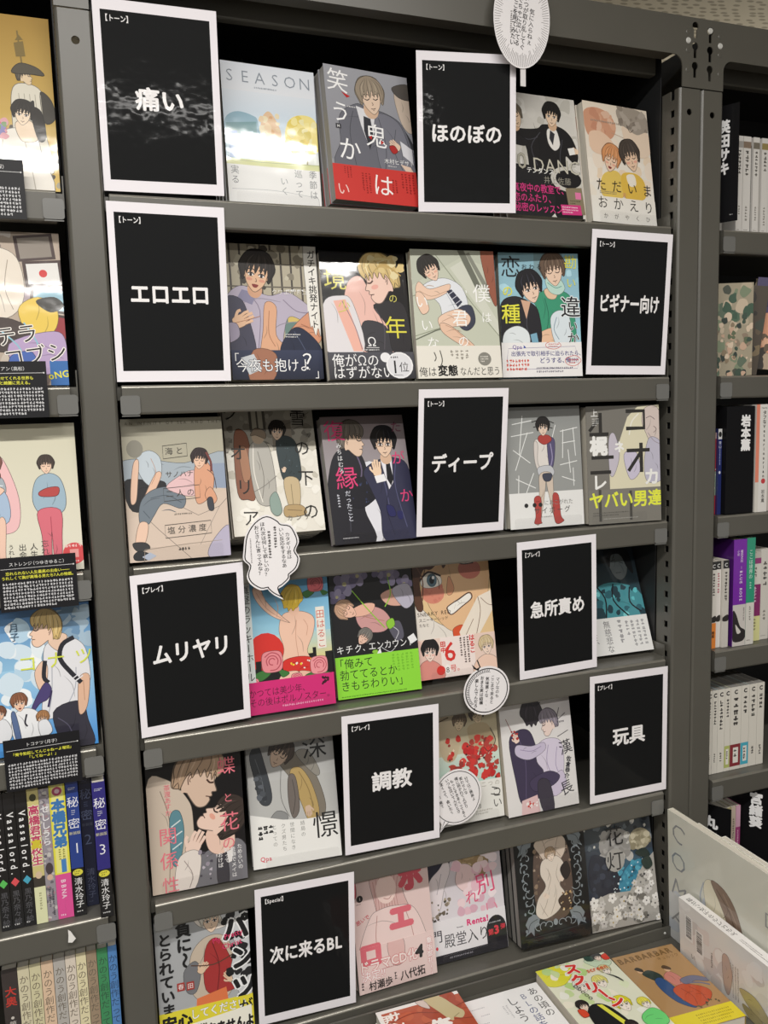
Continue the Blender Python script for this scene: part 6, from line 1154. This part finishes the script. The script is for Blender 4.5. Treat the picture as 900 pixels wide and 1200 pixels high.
def himitsu(n, base, dark, bright):
    def a(A, t, h):
        A.rect(0, 118, t, h, '141416') if not dark else None
        A.mini(3, 8, t-3, 12, 2, bright); A.text('秘', t/2, 28, 15, bright, al='c', w=-0.01); A.text('密', t/2, 57, 15, bright, al='c', w=-0.01); A.mini(5, 38, t-5, 46, 3, bright, w=0.4); A.text('新装版', t/2, 70, 4.6, 'c8c4a0' if not dark else '4a5060', al='c', w=0.01); A.text(n, t/2, 90, 20, bright, al='c', w=-0.01)
        if not dark: A.ell(t/2, 124, t*0.42, 4.5, 'e0d84a'); A.mini(t/2-4, 121, t/2+4, 127, 2, '4a4620')
        A.text('清水玲子', t/2, 131, 10.5, 'f0f0f0' if not dark else '5a6078', 'v', w=0.0); A.mini(3, 176, t-3, 179, 1, 'e8e8e8' if not dark else '50566a')
    return a
spine_book('blue spine numbered 1, right of the yellow and pink one', -0.0940, 0.014, 4, 0.0148, 0.184, '26408c', himitsu('1', '26408c', False, 'eef0f6'), G5)
spine_book('dark navy spine numbered 2, pushed back between the ones numbered 1 and 3', -0.0785, 0.032, 4, 0.0150, 0.184, '151d3a', himitsu('2', '151d3a', True, '5d6888'), G5, side='101830')
spine_book('violet blue spine numbered 3 beside the left upright', -0.0625, -0.0028, 4, 0.0160, 0.184, '2f2a7c', himitsu('3', '2f2a7c', False, 'f2f2f8'), G5)
G6 = 'upright volumes on the left bookcase bottom shelf'
def a_ooku(A, t, h): A.text('大奥', t/2, 24, 14, 'c8392e', 'v', w=0.02); A.text('第十四', t/2, 72, 9, 'cfc8c0', 'v', w=0.0); A.ell(t/2, 68, 2, 2, 'cfc8c0')
spine_book('dark brown spine with red lettering at the left photo edge on the bottom shelf', -0.1870, y5, 5, 0.0185, 0.176, '3a3230', a_ooku, G6)
def a_kano(ink):
    def a(A, t, h): A.text('かのう創作だって', t/2, 12, 12.5, ink, 'v', w=-0.02, sx=0.9); A.ell(t/2, 122, 4.5, 4.5, '4a443c'); A.ell(t/2, 122, 3.2, 3.2, 'c8bca8'); A.mini(4, 134, t-4, 168, 1, ink, 'v')
    return a
xs = [-0.1680, -0.1538, -0.1398, -0.1250, -0.1105, -0.0972, -0.0842, -0.0712, -0.0575]
cc = [('d8d0b0', 'cream yellow'), ('d6cfa8', 'pale olive cream'), ('e2c4a6', 'peach'), ('b8b4ae', 'light grey'), ('e0d4c4', 'pinkish cream'), ('e6dcb4', 'warm cream'), ('a08c74', 'tan brown'), ('3f8f5c', 'green'), ('5488c4', 'blue')]
for i, (c, nm) in enumerate(cc):
    w = (xs[i+1]-xs[i] if i < 8 else 0.0119)-0.0006
    spine_book(f'{nm} spine in the row of pastel volumes on the left bookcase bottom shelf', xs[i], y5, 5, w, 0.175, c, a_kano('6a5f50' if i < 7 else '2f4f3c' if i == 7 else '2a4468'), G6)
# clear tag strip with a small white paper hanging at the left fifth shelf
e = empty('price_tag', (-0.1030, -0.006, -0.915)); tag(e, 'small torn white paper tag hanging from the left bookcase fifth shelf lip', 'tag')
b = MB(); b.plate([(0, 0), (0.003, -0.003), (0.0085, -0.014), (0.004, -0.0185), (-0.001, -0.017), (0.0, -0.008)], [], -0.0006, 0.0, rgb('eceae6')); b.build('paper', M['matte'], e)
b = MB(); b.box((-0.001, -0.0006, -0.045), (0.0, 0.0, 0.052)); b.build('clear_thread', M['clear'], e)

# ---------------------------------------------------------------- right bookcase
def divider(label, o, rot, w, h, st, tsize, tv, tu=None, t=0.0012, sx=1.0):
    e = empty('divider_card', o, rot); tag(e, label, 'sign', 'black author divider cards')
    b = MB(); b.box((0, 0, 0), (w, t, h), rgb('121214'))
    A = Art(b, lambda u, v, k: (u/1000, -k*1e-5, h-v/1000), w*1000, h*1000); A.text(st, tu or w*500, tv, tsize, 'f2f2f2', 'v', w=0.05, sx=sx)
    if w < 0.1: A.mini(w*1000-12, h*1000-12, w*1000-4, h*1000-9, 1, 'b8b8b8')
    b.build('printed_card', M['laminate'], e)
RZ = lambda a: Matrix.Rotation(math.radians(a), 4, 'Z')
G1 = 'white paperbacks on the right bookcase top shelf'
divider('black divider card jutting out on the right bookcase top shelf', (0.9275, 0.043, 0.0150), RZ(-60), 0.052, 0.178, '英田サキ', 21, 22, 30, sx=0.8)
def a_nov(c2=None, ink='5a5854', two='8a8680'):
    def a(A, t, h):
        if c2: A.rect(0, 8, t, 18, c2)
        A.mini(t*0.25, 22, t*0.75, 80, 1, ink, 'v', w=0.8); A.mini(t*0.3, 108, t*0.7, 138, 1, two, 'v', w=0.7); A.mini(t*0.2, h-8, t*0.8, h-5, 1, two)
    return a
for i, (x, t, h, c, ex) in enumerate(((0.931, 0.014, 0.104, 'c9c2b4', 'leftmost short cream'), (0.946, 0.012, 0.106, 'b4ab9c', 'short tan'), (0.9595, 0.012, 0.118, 'e0ddd6', 'short white'))):
    spine_book(f'{ex} spine just behind the jutting black divider', x, 0.052, 0, t, h, c, a_nov(), G1, d=0.10)
for i, (x, t, c2, nm) in enumerate(((0.9745, 0.012, 'a8a4a0', 'white spine directly right of the jutting black divider'), (0.9875, 0.0155, '8a7868', 'second white spine right of the jutting black divider'), (1.0080, 0.0125, '7a7468', 'white spine right of the dark gap on the right bookcase top shelf'), (1.0255, 0.0140, '9a8a58', 'white spine with ochre label on the right bookcase top shelf'), (1.0400, 0.012, '555555', 'white spine cut by the right photo edge on the top shelf'))):
    spine_book(nm, x, 0.024, 0, t, 0.152, 'dedbd6', a_nov(c2), G1, d=0.108)
spine_book('dark shade filler in the gap between white spines on the right bookcase top shelf', 1.0035, 0.028, 0, 0.004, 0.14, '2a2a2c', None, G1)  # dark filler standing in for the shade of the gap
# second shelf: books turned cover to the left, leaning
def side_book(label, o, yaw, roll, art, base, T, group, Wd=0.112, Hh=0.165, pages='pages', tilt=0.0):
    _seed[0] += 1
    rot = RZ(yaw) @ Matrix.Rotation(math.radians(-roll), 4, 'Y') @ Matrix.Rotation(-math.radians(tilt), 4, 'X')
    o = (o[0], o[1], o[2]-min((rot @ Vector((a, b_, c))).z for a in (0, Wd) for b_ in (0, T) for c in (0, Hh)))
    e = empty('paperback_book', o, rot); tag(e, label, 'book', group)
    book_meshes('book', art, base, base, None, T, Wd, Hh, e, 143.0, pages, _seed[0])
G2 = 'shrink-wrapped books on the right bookcase second shelf'
def r_green(A):
    A.rect(0, 0, 100, 143, 'a49a84'); A.spots(0, 0, 100, 143, 50, 4, 12, ['7d8a70', 'b8ab94', 'c9b8a0', '5f6f5c', '8f7f6c', '4a4f44']); A.spots(50, 20, 100, 60, 8, 5, 10, ['4f6a54', '3f5a48']); A.head(14, 20, 18, '332c28', 'dcc0a4'); A.spots(0, 50, 100, 143, 70, 2, 7, ['c8a890', '3c4f42', '5f6a50', 'd8c4ac', '2f3a34', '8a7a62'])
side_book('shrink-wrapped book with mottled green and brown cover beside the right upright', (0.9300, 0.052, ROWS[1]+0.0012), -26, 0, r_green, 'a49a84', 0.016, G2, 0.085, 0.150)
def r_dark(A): A.rect(0, 0, 100, 143, '4a4034'); A.spots(0, 0, 100, 143, 40, 4, 12, ['5f5240', '2f2a24', '7a6a50', '3f463c'])
side_book('dark brown shrink-wrapped book leaning behind the mottled green one', (0.9550, 0.0780, ROWS[1]+0.0012), -34, -7, r_dark, '4a4034', 0.014, G2, 0.090, 0.146)
def r_purp(A):
    A.rect(0, 0, 100, 143, 'b8a48c'); A.blob([(0,0),(60,0),(80,40),(60,60),(10,50)], '4c4468'); A.spots(0, 0, 70, 50, 20, 3, 8, ['5a5080', '3a3454', '6a6088']); A.blob([(10,60),(60,56),(80,90),(60,120),(20,110)], 'd89a78'); A.spots(20, 80, 90, 140, 20, 3, 8, ['3a342e', '6a5a48', 'e0b090'])
side_book('book with a purple and orange cover leaning left, showing a thick cream page edge', (1.0250, 0.050, ROWS[1]+0.0030), -34, -7, r_purp, 'b8a48c', 0.02, G2, 0.10, 0.150)
side_book('dark book leaning behind the purple and orange one at the right photo edge', (1.0560, 0.062, ROWS[1]+0.0040), -34, -8, r_dark, '6a4a38', 0.016, G2, 0.10, 0.150)
# third shelf
G3 = 'books on the right bookcase third shelf'
def a_red3(A, t, h): A.rect(0, 0, t, 10, 'c9a8a0'); A.rect(0, 64, t, 104, '8fa08c'); A.spots(0, 60, t, 104, 14, 1, 3, ['b8c4a8', '6f8070', 'd0c8b8']); A.rect(0, 104, t, h, 'a82430'); A.ell(t/2, 118, 3, 4, 'e07a8a')
spine_book('red patterned spine beside the right upright on the third shelf', 0.9290, 0.020, 2, 0.0120, 0.136, 'a03038', a_red3, G3, d=0.10)
def a_navy3(A, t, h): A.rect(0, 0, t, 17, 'dcdcdc'); A.ell(t/2, 9, 3.2, 4.5, '2a2a2a'); A.text('青山', t/2, 20, 6, 'd8dcec', 'v'); A.mini(2, 32, t-2, 80, 1, 'aab4d8', 'v'); A.ell(t/2, 72, 2, 2.4, 'e0e4f0')
spine_book('narrow navy spine with a white top left of the thick black divider', 0.9415, 0.016, 2, 0.0075, 0.142, '26306c', a_navy3, G3, d=0.10)
b = None
e = empty('divider_card', (0.9500, 0.006, ROWS[2]+0.0008), RZ(0)); tag(e, 'thick black box divider on the right bookcase third shelf', 'sign', 'black author divider cards')
b = MB(); b.box((0, 0, 0), (0.058, 0.095, 0.178), rgb('131315'), bev=0.001)
A = Art(b, lambda u, v, k: (u/1000, -k*1e-5, 0.178-v/1000), 58, 178); A.text('岩本薫', 39, 14, 20, 'f2f2f2', 'v', w=0.05, sx=1.0); b.build('printed_box', M['laminate'], e)
e = empty('eraser_box', (0.958, -0.001, ROWS[2]+0.0006)); 
bpy.data.objects.remove(e)
def a_taf(A, t, h): A.rect(0, 0, t*0.28, h*0.72, 'e88a70'); A.rect(t*0.28, 0, t, h, 'e6e3de'); A.text('タフなVeterinarian', t*0.66, 10, 7.5, '2a2826', 'v', w=0.03); A.ell(t*0.66, 128, 4.5, 4.5, 'c83a40'); A.text('岩本薫', t*0.66, 142, 7.5, '2a2826', 'v', w=0.01); A.mini(t*0.4, 4, t-2, 8, 1, '77736e')
spine_book('white spine with a salmon stripe right of the thick black divider', 1.0110, 0.006, 2, 0.0260, 0.180, 'dcd8d0', a_taf, G3)
spine_book('pale spine at the photo edge right of the salmon striped one', 1.0380, 0.012, 2, 0.0160, 0.170, 'c8c0b8', None, G3)
# fourth shelf
G4 = 'upright volumes on the right bookcase fourth shelf'
def a_sm(cap, foot, ink='44403e'):
    def a(A, t, h):
        A.rect(0, 0, t, 14, '2a2a2a'); A.text('C', t/2, 7.5, 9, 'e8e8e8', al='c', w=0.02)
        if foot: A.rect(0, h-44, t, h, foot); A.text('椿姫', t/2, h-30, 6, '4a2a10', 'v', w=0.03)
        A.mini(t*0.25, 20, t*0.75, 80, 1, ink, 'v', w=0.8); A.blob([(1, h-52), (t-1, h-56), (t-1, h-46), (1, h-46)], '2f2c2a')
    return a
spine_book('short white spine with an orange foot beside the right upright', 0.9310, 0.014, 3, 0.0112, 0.149, 'dedad2', a_sm(1, 'e88a3c'), G4, d=0.10)
spine_book('short white spine with pinkish lettering, second on the right bookcase fourth shelf', 0.9430, 0.016, 3, 0.0100, 0.149, 'e4dfda', a_sm(1, None, 'b05a6a'), G4, d=0.10)
spine_book('short white and black spine left of the thick purple volume', 0.9540, 0.012, 3, 0.0125, 0.150, 'd0ccc4', a_sm(1, None), G4, d=0.10)
def a_blue(A, t, h):
    A.rect(0, 0, t, 112, '7a2aa8'); A.text('小説', t*0.36, 18, 5, 'e6d8f0', 'v'); A.text('榎田尤利', t*0.62, 18, 5.5, 'e6d8f0', 'v', w=0.01)
    for i, c in enumerate('BLUE ROSE'):
        if c != ' ': A.text(c, t*0.6, 56+i*6.0, 7.6, 'f0e6f6', w=0.02, rot=90, al='c')
    A.line([(t*0.6, 46), (t*0.6, 51)], 0.5, 'e6d8f0', False); A.rect(0, 112, t, h, 'd2cdc8'); A.blob([(0,124),(7,128),(16,150),(27,158),(27,170),(20,176),(4,176),(0,166)], '2c282a'); A.blob([(6,146),(12,152),(18,160),(10,162)], 'd8d4ce'); A.mini(t*0.75, 118, t*0.95, 150, 1, '8a8480', 'v')
spine_book('thick purple spine with white sideways letters on the right bookcase', 0.9720, 0.008, 3, 0.0275, 0.184, '7a2aa8', a_blue, G4, side='4a1a6a')
def a_teal(A, t, h): A.rect(0, 0, t, 112, '2f9a7a'); A.text('ここは境界の', t*0.5, 20, 8.5, 'e0f2ea', 'v', w=0.0); A.mini(t*0.3, 76, t*0.7, 100, 1, 'bfe0d4', 'v'); A.rect(0, 112, t, h, 'dcd9d2'); A.mini(t*0.3, 118, t*0.7, 160, 1, '8a8680', 'v'); A.mini(3, 176, t-3, 179, 1, '6a6662')
spine_book('green spine right of the thick purple volume', 1.0002, 0.008, 3, 0.0175, 0.185, '2f9a7a', a_teal, G4)
def a_wine(A, t, h): A.rect(0, 0, t, 10, 'c8c2ba'); A.rect(0, 10, t, 20, '9a3a7a'); A.rect(0, 56, t, 112, '8a2f6a'); A.mini(t*0.3, 26, t*0.7, 52, 1, '6a625c', 'v'); A.mini(t*0.3, 60, t*0.7, 108, 1, 'e8c8dc', 'v'); A.rect(0, 112, t, h, 'e2e0a0'); A.mini(t*0.3, 116, t*0.7, 146, 1, '8a8660', 'v')
spine_book('white spine with wine red blocks right of the green one', 1.0190, 0.020, 3, 0.0240, 0.156, 'e0dcd4', a_wine, G4)
spine_book('white spine at the right photo edge on the fourth shelf', 1.0440, 0.022, 3, 0.0200, 0.160, 'dad6ce', a_nov(), G4)
# fifth shelf
GF = 'white upright volumes on the right bookcase fifth shelf'
def a_c5(foot, ink='3a3836'):
    def a(A, t, h):
        A.text('C', t*0.5, 9, 10, '2a2a2a', al='c', w=0.06); A.mini(t*0.25, 20, t*0.75, 84, 1, ink, 'v', w=0.85)
        if foot: A.rect(0, h-46, t, h-6, foot); A.rect(t*0.3, h-40, t*0.8, h-12, 'ece8e0')
        A.mini(t*0.3, h-36, t*0.7, h-14, 1, ink, 'v', w=0.7)
    return a
x = 0.9350
for i, (t, foot, sd, nm) in enumerate(((0.0115, None, 'c8b080', 'leftmost white spine, with a tan picture cover,'), (0.0118, None, 'b8c4c8', 'second white spine, with a pale blue picture cover,'), (0.0150, None, 'a8bcc0', 'third white spine, plain,'), (0.0125, 'b8c070', 'c8ccb0', 'white spine with a lime foot'), (0.0235, '8a3038', 'b0a494', 'wide white spine with a dark red foot'), (0.0175, '4ab0c8', 'a8b8b4', 'white spine with a light blue foot'), (0.018, None, 'b4b0a8', 'white spine next to the light blue foot'), (0.016, None, 'b4b0a8', 'white spine cut by the right photo edge'))):
    spine_book(f'{nm} on the right bookcase fifth shelf', x, 0.022, 4, t-0.0006, 0.150, 'e2ded4', a_c5(foot), GF, d=0.104, side=sd, pages='shadedpages'); x += t
# bottom shelf
GB = 'books on the right bookcase bottom shelf'
divider('black divider card with one large white character on the right bookcase bottom shelf', (0.9275, 0.052, ROWS[5]+0.001), RZ(-58), 0.070, 0.172, '丸', 24, 20, 36)
for i, (x, t, c, nm) in enumerate(((0.9690, 0.012, 'b8b4ac', 'grey white spine right of the one-character divider'), (0.9815, 0.009, 'a8a078', 'olive spine right of the one-character divider'), (0.9910, 0.0095, 'c8b8a8', 'cream spine between the two black dividers'), (1.0010, 0.010, 'a03a78', 'magenta spine left of the black divider at the photo edge'))):
    spine_book(nm, x, 0.020, 5, t, 0.160, c, a_nov(None, '6a6058', '6a6058') if i < 3 else (lambda A, t, h: (A.rect(0, 0, t, 40, 'd8a8c0'), A.mini(t*0.25, 46, t*0.75, 120, 1, 'f0d0e0', 'v'))), GB, d=0.10)
divider('black divider card at the right photo edge on the bottom shelf', (1.0150, 0.045, ROWS[5]+0.001), RZ(-52), 0.075, 0.188, '宮緒葵', 22, 8, 40)

# ---------------------------------------------------------------- display table in front of the bottom shelf
TZ = -1.162
e = empty('display_table', (0.3, -0.25, FLOOR)); tag(e, 'dark grey display table below the bookcase holding flat paperbacks', 'table')
def tpart(name, a, c, m, bev=0.0):
    b = MB(e.matrix_world.inverted() if False else Matrix.Translation(-Vector(e.location))); b.box(a, c, bev=bev); return b.build(name, m, e)
tpart('table_top', (-0.55, -0.50, TZ-0.022), (1.10, -0.0155, TZ), M['paint'], 0.002)
tpart('back_rail', (-0.55, -0.0150, TZ-0.05), (1.10, -0.0115, -1.1440), M['paint'])
for lx in (-0.53, 1.05):
    for ly in (-0.48, -0.06): tpart('leg', (lx, ly, FLOOR), (lx+0.03, ly+0.03, TZ-0.0225), M['paint'], 0.002)
bb = MB(Matrix.Translation(-Vector(e.location))); c = circ(0.822, -1.153, 0.0022, 10)
A_ = [bb.vert((x, -0.0151, z)) for x, z in c]; B_ = [bb.vert((0.822+(x-0.822)*0.7, -0.0165, -1.153+(z+1.153)*0.7)) for x, z in c]
for k in range(10): bb.face((A_[k], A_[(k+1) % 10], B_[(k+1) % 10], B_[k]))
bb.face(B_); bb.build('screw', M['steel'], e)
GT = 'paperbacks lying flat on the display table'
def flat_book(label, x, y, ztop, yaw, art, base, spine, band=None, T=0.0165, n=1, Wd=BW, Hh=BH, copylabel=None, pages='pages'):
    _seed[0] += 1
    rot = RZ(yaw) @ Matrix.Rotation(-math.pi/2, 4, 'X')
    e = empty('paperback_book', (x, y, ztop), rot); tag(e, label, 'book', GT)
    book_meshes('book', art, base, spine, band, T, Wd, Hh, e, 143.0, pages, _seed[0])
    for i in range(1, n):
        c = copy_tree(e); c.matrix_world = Matrix.Translation(Vector((x, y, ztop-i*(T+0.0006)))) @ rot; c['label'] = copylabel; c['group'] = 'copies under the flat paperbacks'
def t_red(A):
    A.rect(0, 0, 100, 143, 'f1efec'); A.rect(5, 5, 100, 143, 'b8573a'); A.spots(5, 5, 98, 143, 30, 5, 14, ['b04f34', 'c2613f', 'a8482f', 'c96c48']); A.line([(10,22),(40,16),(70,26),(100,20)], 1.4, '8a3a26'); A.line([(10,44),(50,36),(100,46)], 1.2, '8a3a26'); A.line([(50,8),(66,22),(100,30)], 1.0, '9a4630')
    A.poly(smooth_pts([(58,0),(76,0),(88,22),(94,34),(88,42),(80,38),(78,42),(74,40),(68,26)], True, 4), 'c9bb90'); A.line([(80,38),(88,34)], 1, '9a8c64'); A.blob([(48,0),(58,2),(60,16),(52,10)], 'd8c8c0')
    A.text('サン', 18, 6, 15, 'f6efe8', 'v', w=0.04); A.text('伊達', 8, 8, 14, 'f6efe8', 'v', w=0.04); A.text('俺', 62, 46, 25, 'f8f2ec', al='c', w=0.05); A.text('D', 38, 50, 30, 'f8f2ec', al='c', w=0.06)
flat_book('paperback with a red wood-grain cover and white border, flat at the table left end', 0.294, -0.220, -1.1275, -1.0, t_red, 'f1efec', 'b8573a', n=2, copylabel='second copy under the red wood-grain paperback')
def t_white(A):
    A.rect(0, 0, 100, 143, 'f3f3f2')
    A.text('あの頃の', 88, 6, 12.5, '1f1f22', 'v', w=-0.01, rot=-2); A.text('BLの話を', 74, 10, 12, '2a3f7a', 'v', w=-0.015); A.text('しよう', 58, 12, 14, '1f1f22', 'v', w=-0.01); A.mini(42, 22, 50, 46, 2, 'c8c8ca', 'v')
    for k in range(7): A.mini(6+(k % 2)*8, 14+k*12, 26+(k % 2)*8, 17+k*12, 1, 'b8b8bc')
    A.ell(60, 92, 9, 11, 'f4efec'); A.poly(smooth_pts([(47,90),(48,76),(58,66),(72,66),(82,76),(82,92),(74,98),(72,86),(64,80),(54,84)], True, 4), '17171a'); A.line([(52,92),(56,93)], 0.7, '1f1f22', False); A.poly([(66,100),(84,96),(100,104),(100,143),(62,143)], '17171a'); A.line([(66,98),(60,106)], 0.7, '1f1f22', False)
flat_book('white paperback with a black-haired drawn figure, flat between the red and green books', 0.4245, -0.229, -1.1448, -0.8, t_white, 'f3f3f2', 'e8e8e6', T=0.0165)
def t_screen(A):
    A.rect(0, 0, 100, 143, 'e4e6cf'); A.blob([(0,0),(44,4),(40,20),(20,34),(0,28)], 'e0dc3a'); A.spots(0, 0, 100, 143, 40, 3, 8, ['dfe8c4', 'c8dca0', 'eef0e4', 'b8d88a', 'f0ecd8']); A.blob([(66,6),(90,4),(98,20),(80,26)], 'c9dcc0')
    for u, v, r, hc in ((38,44,11,'e6e6da'), (64,46,11,'e4dc7a'), (82,30,9,'d8d2a0'), (66,88,13,'e6da2c'), (90,96,9,'e8de50')): A.head(u, v, r, hc, 'f6ece0')
    A.head(86, 6, 8, '23262a', 'f0dccc'); A.blob([(70,0),(80,2),(78,10),(70,8)], '2f4a40'); A.blob([(92,6),(100,4),(100,14),(92,14)], 'd8402e')
    A.blob([(20,84),(34,76),(48,86),(56,120),(50,143),(20,143),(16,110)], '1c1d1f'); A.poly([(36,78),(42,80),(54,120),(48,122)], 'e2e04a'); A.head(20, 74, 9, '2a2422', 'f0d8c4'); A.head(54, 122, 9, '2a2422', 'f0dcc8'); A.blob([(42,130),(66,128),(70,143),(40,143)], 'a8a8aa'); A.blob([(10,78),(18,80),(18,90),(10,90)], 'd84a2e'); A.line([(78,36),(86,46),(90,56)], 2.4, '1c1d1f', taper=True)
    A.blob([(74,112),(92,106),(100,118),(96,132),(80,134),(70,124)], '6fd87a'); A.poly([(56,134),(78,130),(80,143),(58,143)], 'f6f6f2'); A.text('SP', 60, 138, 8, '1f1f22', w=0.03)
    for c, u, v in (('ス', 44, 14), ('ク', 40, 34), ('リ', 48, 52), ('ー', 54, 66), ('ン', 60, 82)):
        A.text(c, u, v, 20, 'd8342e', al='c', w=0.05, rot=14 if c != 'ー' else 80, oc='f4f2ea', ow=0.05)
    A.text('screen', 58, 24, 10, 'e0602e', w=0.02, sp=1.0, rot=2); A.text('○○○○○', 30, 40, 6, '2a2a2a', 'v', w=0.02, rot=-12)
flat_book('paperback with red katakana and many drawn faces on yellow and green, flat on the table', 0.5600, -0.216, -1.1370, -0.3, t_screen, 'e4e6cf', 'b8c890', T=0.0245, Wd=0.124, Hh=0.180)
def t_bar(A):
    A.rect(0, 0, 100, 143, 'b08a5c'); A.text('BARBARBAR', 4, 10, 14, '7a5c34', w=0.02, sx=0.95, sp=1.08, oc='93714a', ow=0.03); A.text('キュルリク', 60, 21, 7, '7a5c34', w=0.0)
    A.blob([(46,54),(58,46),(66,54),(70,74),(60,78),(50,70)], 'c97f72'); A.ell(60, 42, 4, 4.6, 'd8b08c'); A.blob([(55,38),(60,34),(66,40),(64,44)], '5a4430'); A.blob([(22,40),(34,36),(44,46),(44,56),(34,58),(26,50)], '2c3a34'); A.ell(22, 34, 4, 4.6, 'd8b08c'); A.blob([(17,30),(22,27),(27,32),(25,37)], '2f2820'); A.blob([(30,56),(42,54),(48,76),(42,96),(54,108),(48,112),(34,98),(28,76)], '2f4f80'); A.blob([(42,78),(62,72),(84,84),(88,96),(74,108),(54,112),(44,98)], 'c2512e'); A.line([(54,78),(60,94),(56,108)], 1, '9a3a22'); A.line([(66,78),(74,92),(72,106)], 1, '9a3a22'); A.blob([(64,64),(84,62),(100,72),(98,78),(82,72),(66,74)], '6f7086'); A.line([(66,72),(84,76),(96,84)], 2.6, '6f7086'); A.spots(46, 106, 88, 114, 10, 1, 2.2, ['4a4430', '6a5c3a'])
def b_bar(A):
    A.rect(0, 118, 100, 143, 'e6d42e'); A.mini(40, 122, 94, 140, 4, 'b8a41e', w=0.6)
flat_book('brown paperback with dancing figures and a yellow band, flat on the table', 0.6860, -0.2150, -1.1480, -3.5, t_bar, 'b08a5c', '8a6a44', band=(117, 'e6d42e', b_bar), T=0.0135, Wd=0.112, Hh=0.174)

# large upright magazines and a bundle at the right end of the table
GM = 'upright publications at the right end of the display table'
def upright_slab(name, label, x, y1, z0, L, h, T, lean, art, base, matn, pages='pages', yaw=0.0, group=GM, vh=None):
    """slab standing along y; its printed face looks to the left (-x). local x runs towards the viewer (-y)"""
    rot = RZ(-90+yaw) @ Matrix.Rotation(-math.radians(lean), 4, 'X')
    e = empty(name, (x, y1, z0), rot); tag(e, label, 'magazine' if name == 'magazine' else 'book', group)
    cov = MB(); ee = 0.0006; cb = rgb(base)
    cov.box((0, 0, 0), (L, ee, h), cb); cov.box((0, T-ee, 0), (L, T, h), cb); cov.box((0, ee, 0), (ee, T-ee, h), cb)
    A = Art(cov, lambda u, v, k: (u/1000, -k*1e-5, h-v/1000), L*1000, h*1000, seed=77); art(A); cov.build('cover', M[matn], e)
    pg = MB(); pg.box((ee, ee, 0.0015), (L-0.0015, T-ee, h-0.0012)); pg.build('page_block', M[pages], e)
    return e, rot
def m_coma(A):
    A.grad(0, 0, 260, 232, 'd9d8cb', 'cfcfc4', 1, 3); A.spots(0, 120, 120, 232, 14, 16, 40, ['c8ccd2', 'd0d2d2', 'c2c8d0'])
    for i, c in enumerate('COMA'): A.text(c, 26, 30+i*50, 46, '8d8f92', al='c', w=-0.03, rot=18)
    A.blob([(84,88),(98,72),(128,80),(150,110),(152,150),(128,152),(110,140),(96,148),(88,120)], 'e3dcc4'); A.blob([(100,72),(128,72),(152,92),(168,130),(172,168),(152,160),(140,146),(132,120),(118,98)], '8a7464'); A.line([(112,80),(140,104),(160,150)], 2, '6a5648'); A.line([(126,80),(152,112),(166,156)], 2, 'a08a78'); A.blob([(130,130),(146,128),(150,150),(136,152)], '6a5648'); A.line([(84,84),(76,112),(84,138)], 2.4, 'a8b0bc'); A.blob([(92,140),(120,146),(140,160),(128,178),(100,170)], 'e0cfc4'); A.blob([(140,160),(176,166),(200,196),(204,232),(150,232),(138,196)], 'a8a498'); A.line([(156,172),(180,200),(184,232)], 1.6, '827e74'); A.blob([(96,176),(140,180),(150,210),(110,226)], 'e2cdbf'); A.ell(96, 126, 3, 1.4, '6a5e52'); A.line([(90,128),(100,124)], 1, '4a423a')
    A.text('D', 220, 70, 34, '9a9c9c', al='c', w=-0.03)
upright_slab('magazine', 'large pale magazine with a drawn profile, standing at the right', 0.8345, -0.012, TZ+0.0006, 0.262, 0.226, 0.011, -2.0, m_coma, 'd9d8cb', 'cover')
def m_plain(A): A.rect(0, 0, 260, 232, 'e6e4de')
upright_slab('magazine', 'white-edged magazine standing directly behind the large pale magazine', 0.8485, -0.052, TZ+0.0006, 0.24, 0.214, 0.016, -2.0, m_plain, 'e6e4de', 'matte')
upright_slab('magazine', 'white publication with a dark stripe, rearmost behind the large pale magazine', 0.8675, -0.090, TZ+0.0006, 0.22, 0.206, 0.016, -2.0, m_plain, 'e6e4de', 'matte')
def m_bundle(A):
    A.rect(0, 0, 190, 105, 'e9e6e3'); A.spots(0, 0, 190, 105, 30, 8, 18, ['e2dedb', 'efedeb', 'd8d0cc', 'e6dcd8'])
    for u, v in ((16, 22), (40, 34)):
        A.rect(u-2, v-2, u+15, v+40, 'f4f2f0'); y = v
        while y < v+34: w = A.r.uniform(0.6, 1.8); A.rect(u, y, u+12, y+w, '3a3838'); y += w+A.r.uniform(0.5, 1.4)
        A.k += 1
    A.text('い', 26, 84, 10, '55504e', w=-0.01); A.mini(70, 50, 76, 96, 1, '8a8482', 'v'); A.mini(110, 40, 130, 100, 4, 'b0a8a4', 'v'); A.blob([(96,40),(108,34),(116,60),(108,96),(98,84)], 'c2aca0'); A.blob([(130,70),(160,64),(186,80),(180,92),(150,88)], 'b4a87c'); A.blob([(136,90),(170,92),(188,104),(150,105)], 'a89c70')
e, rot = upright_slab('paperback_book', 'shrink-wrapped white book lying spine up with barcodes, in front of the large pale magazine', 0.8115, -0.067, TZ+0.0006, 0.190, 0.106, 0.020, -3.0, m_bundle, 'e9e6e3', 'cover')
b = MB(); b.box((0.0, -0.0004, 0.106), (0.19, 0.0204, 0.1075), rgb('ece9e6'), bev=0.0006)
A = Art(b, lambda u, v, k: (u/1000, v/1000, 0.1075+k*1e-5), 190, 20); A.text('障がい女子のラブとちえ', 10, 9, 10, '2f2c2c', w=0.0, sx=0.95); A.mini(124, 5, 186, 12, 2, '77726f')
b.build('spine', M['cover'], e)

# tidy up the scratch scene used for glyph shapes
bpy.data.scenes.remove(_gs)
bpy.data.objects.remove(_fo)
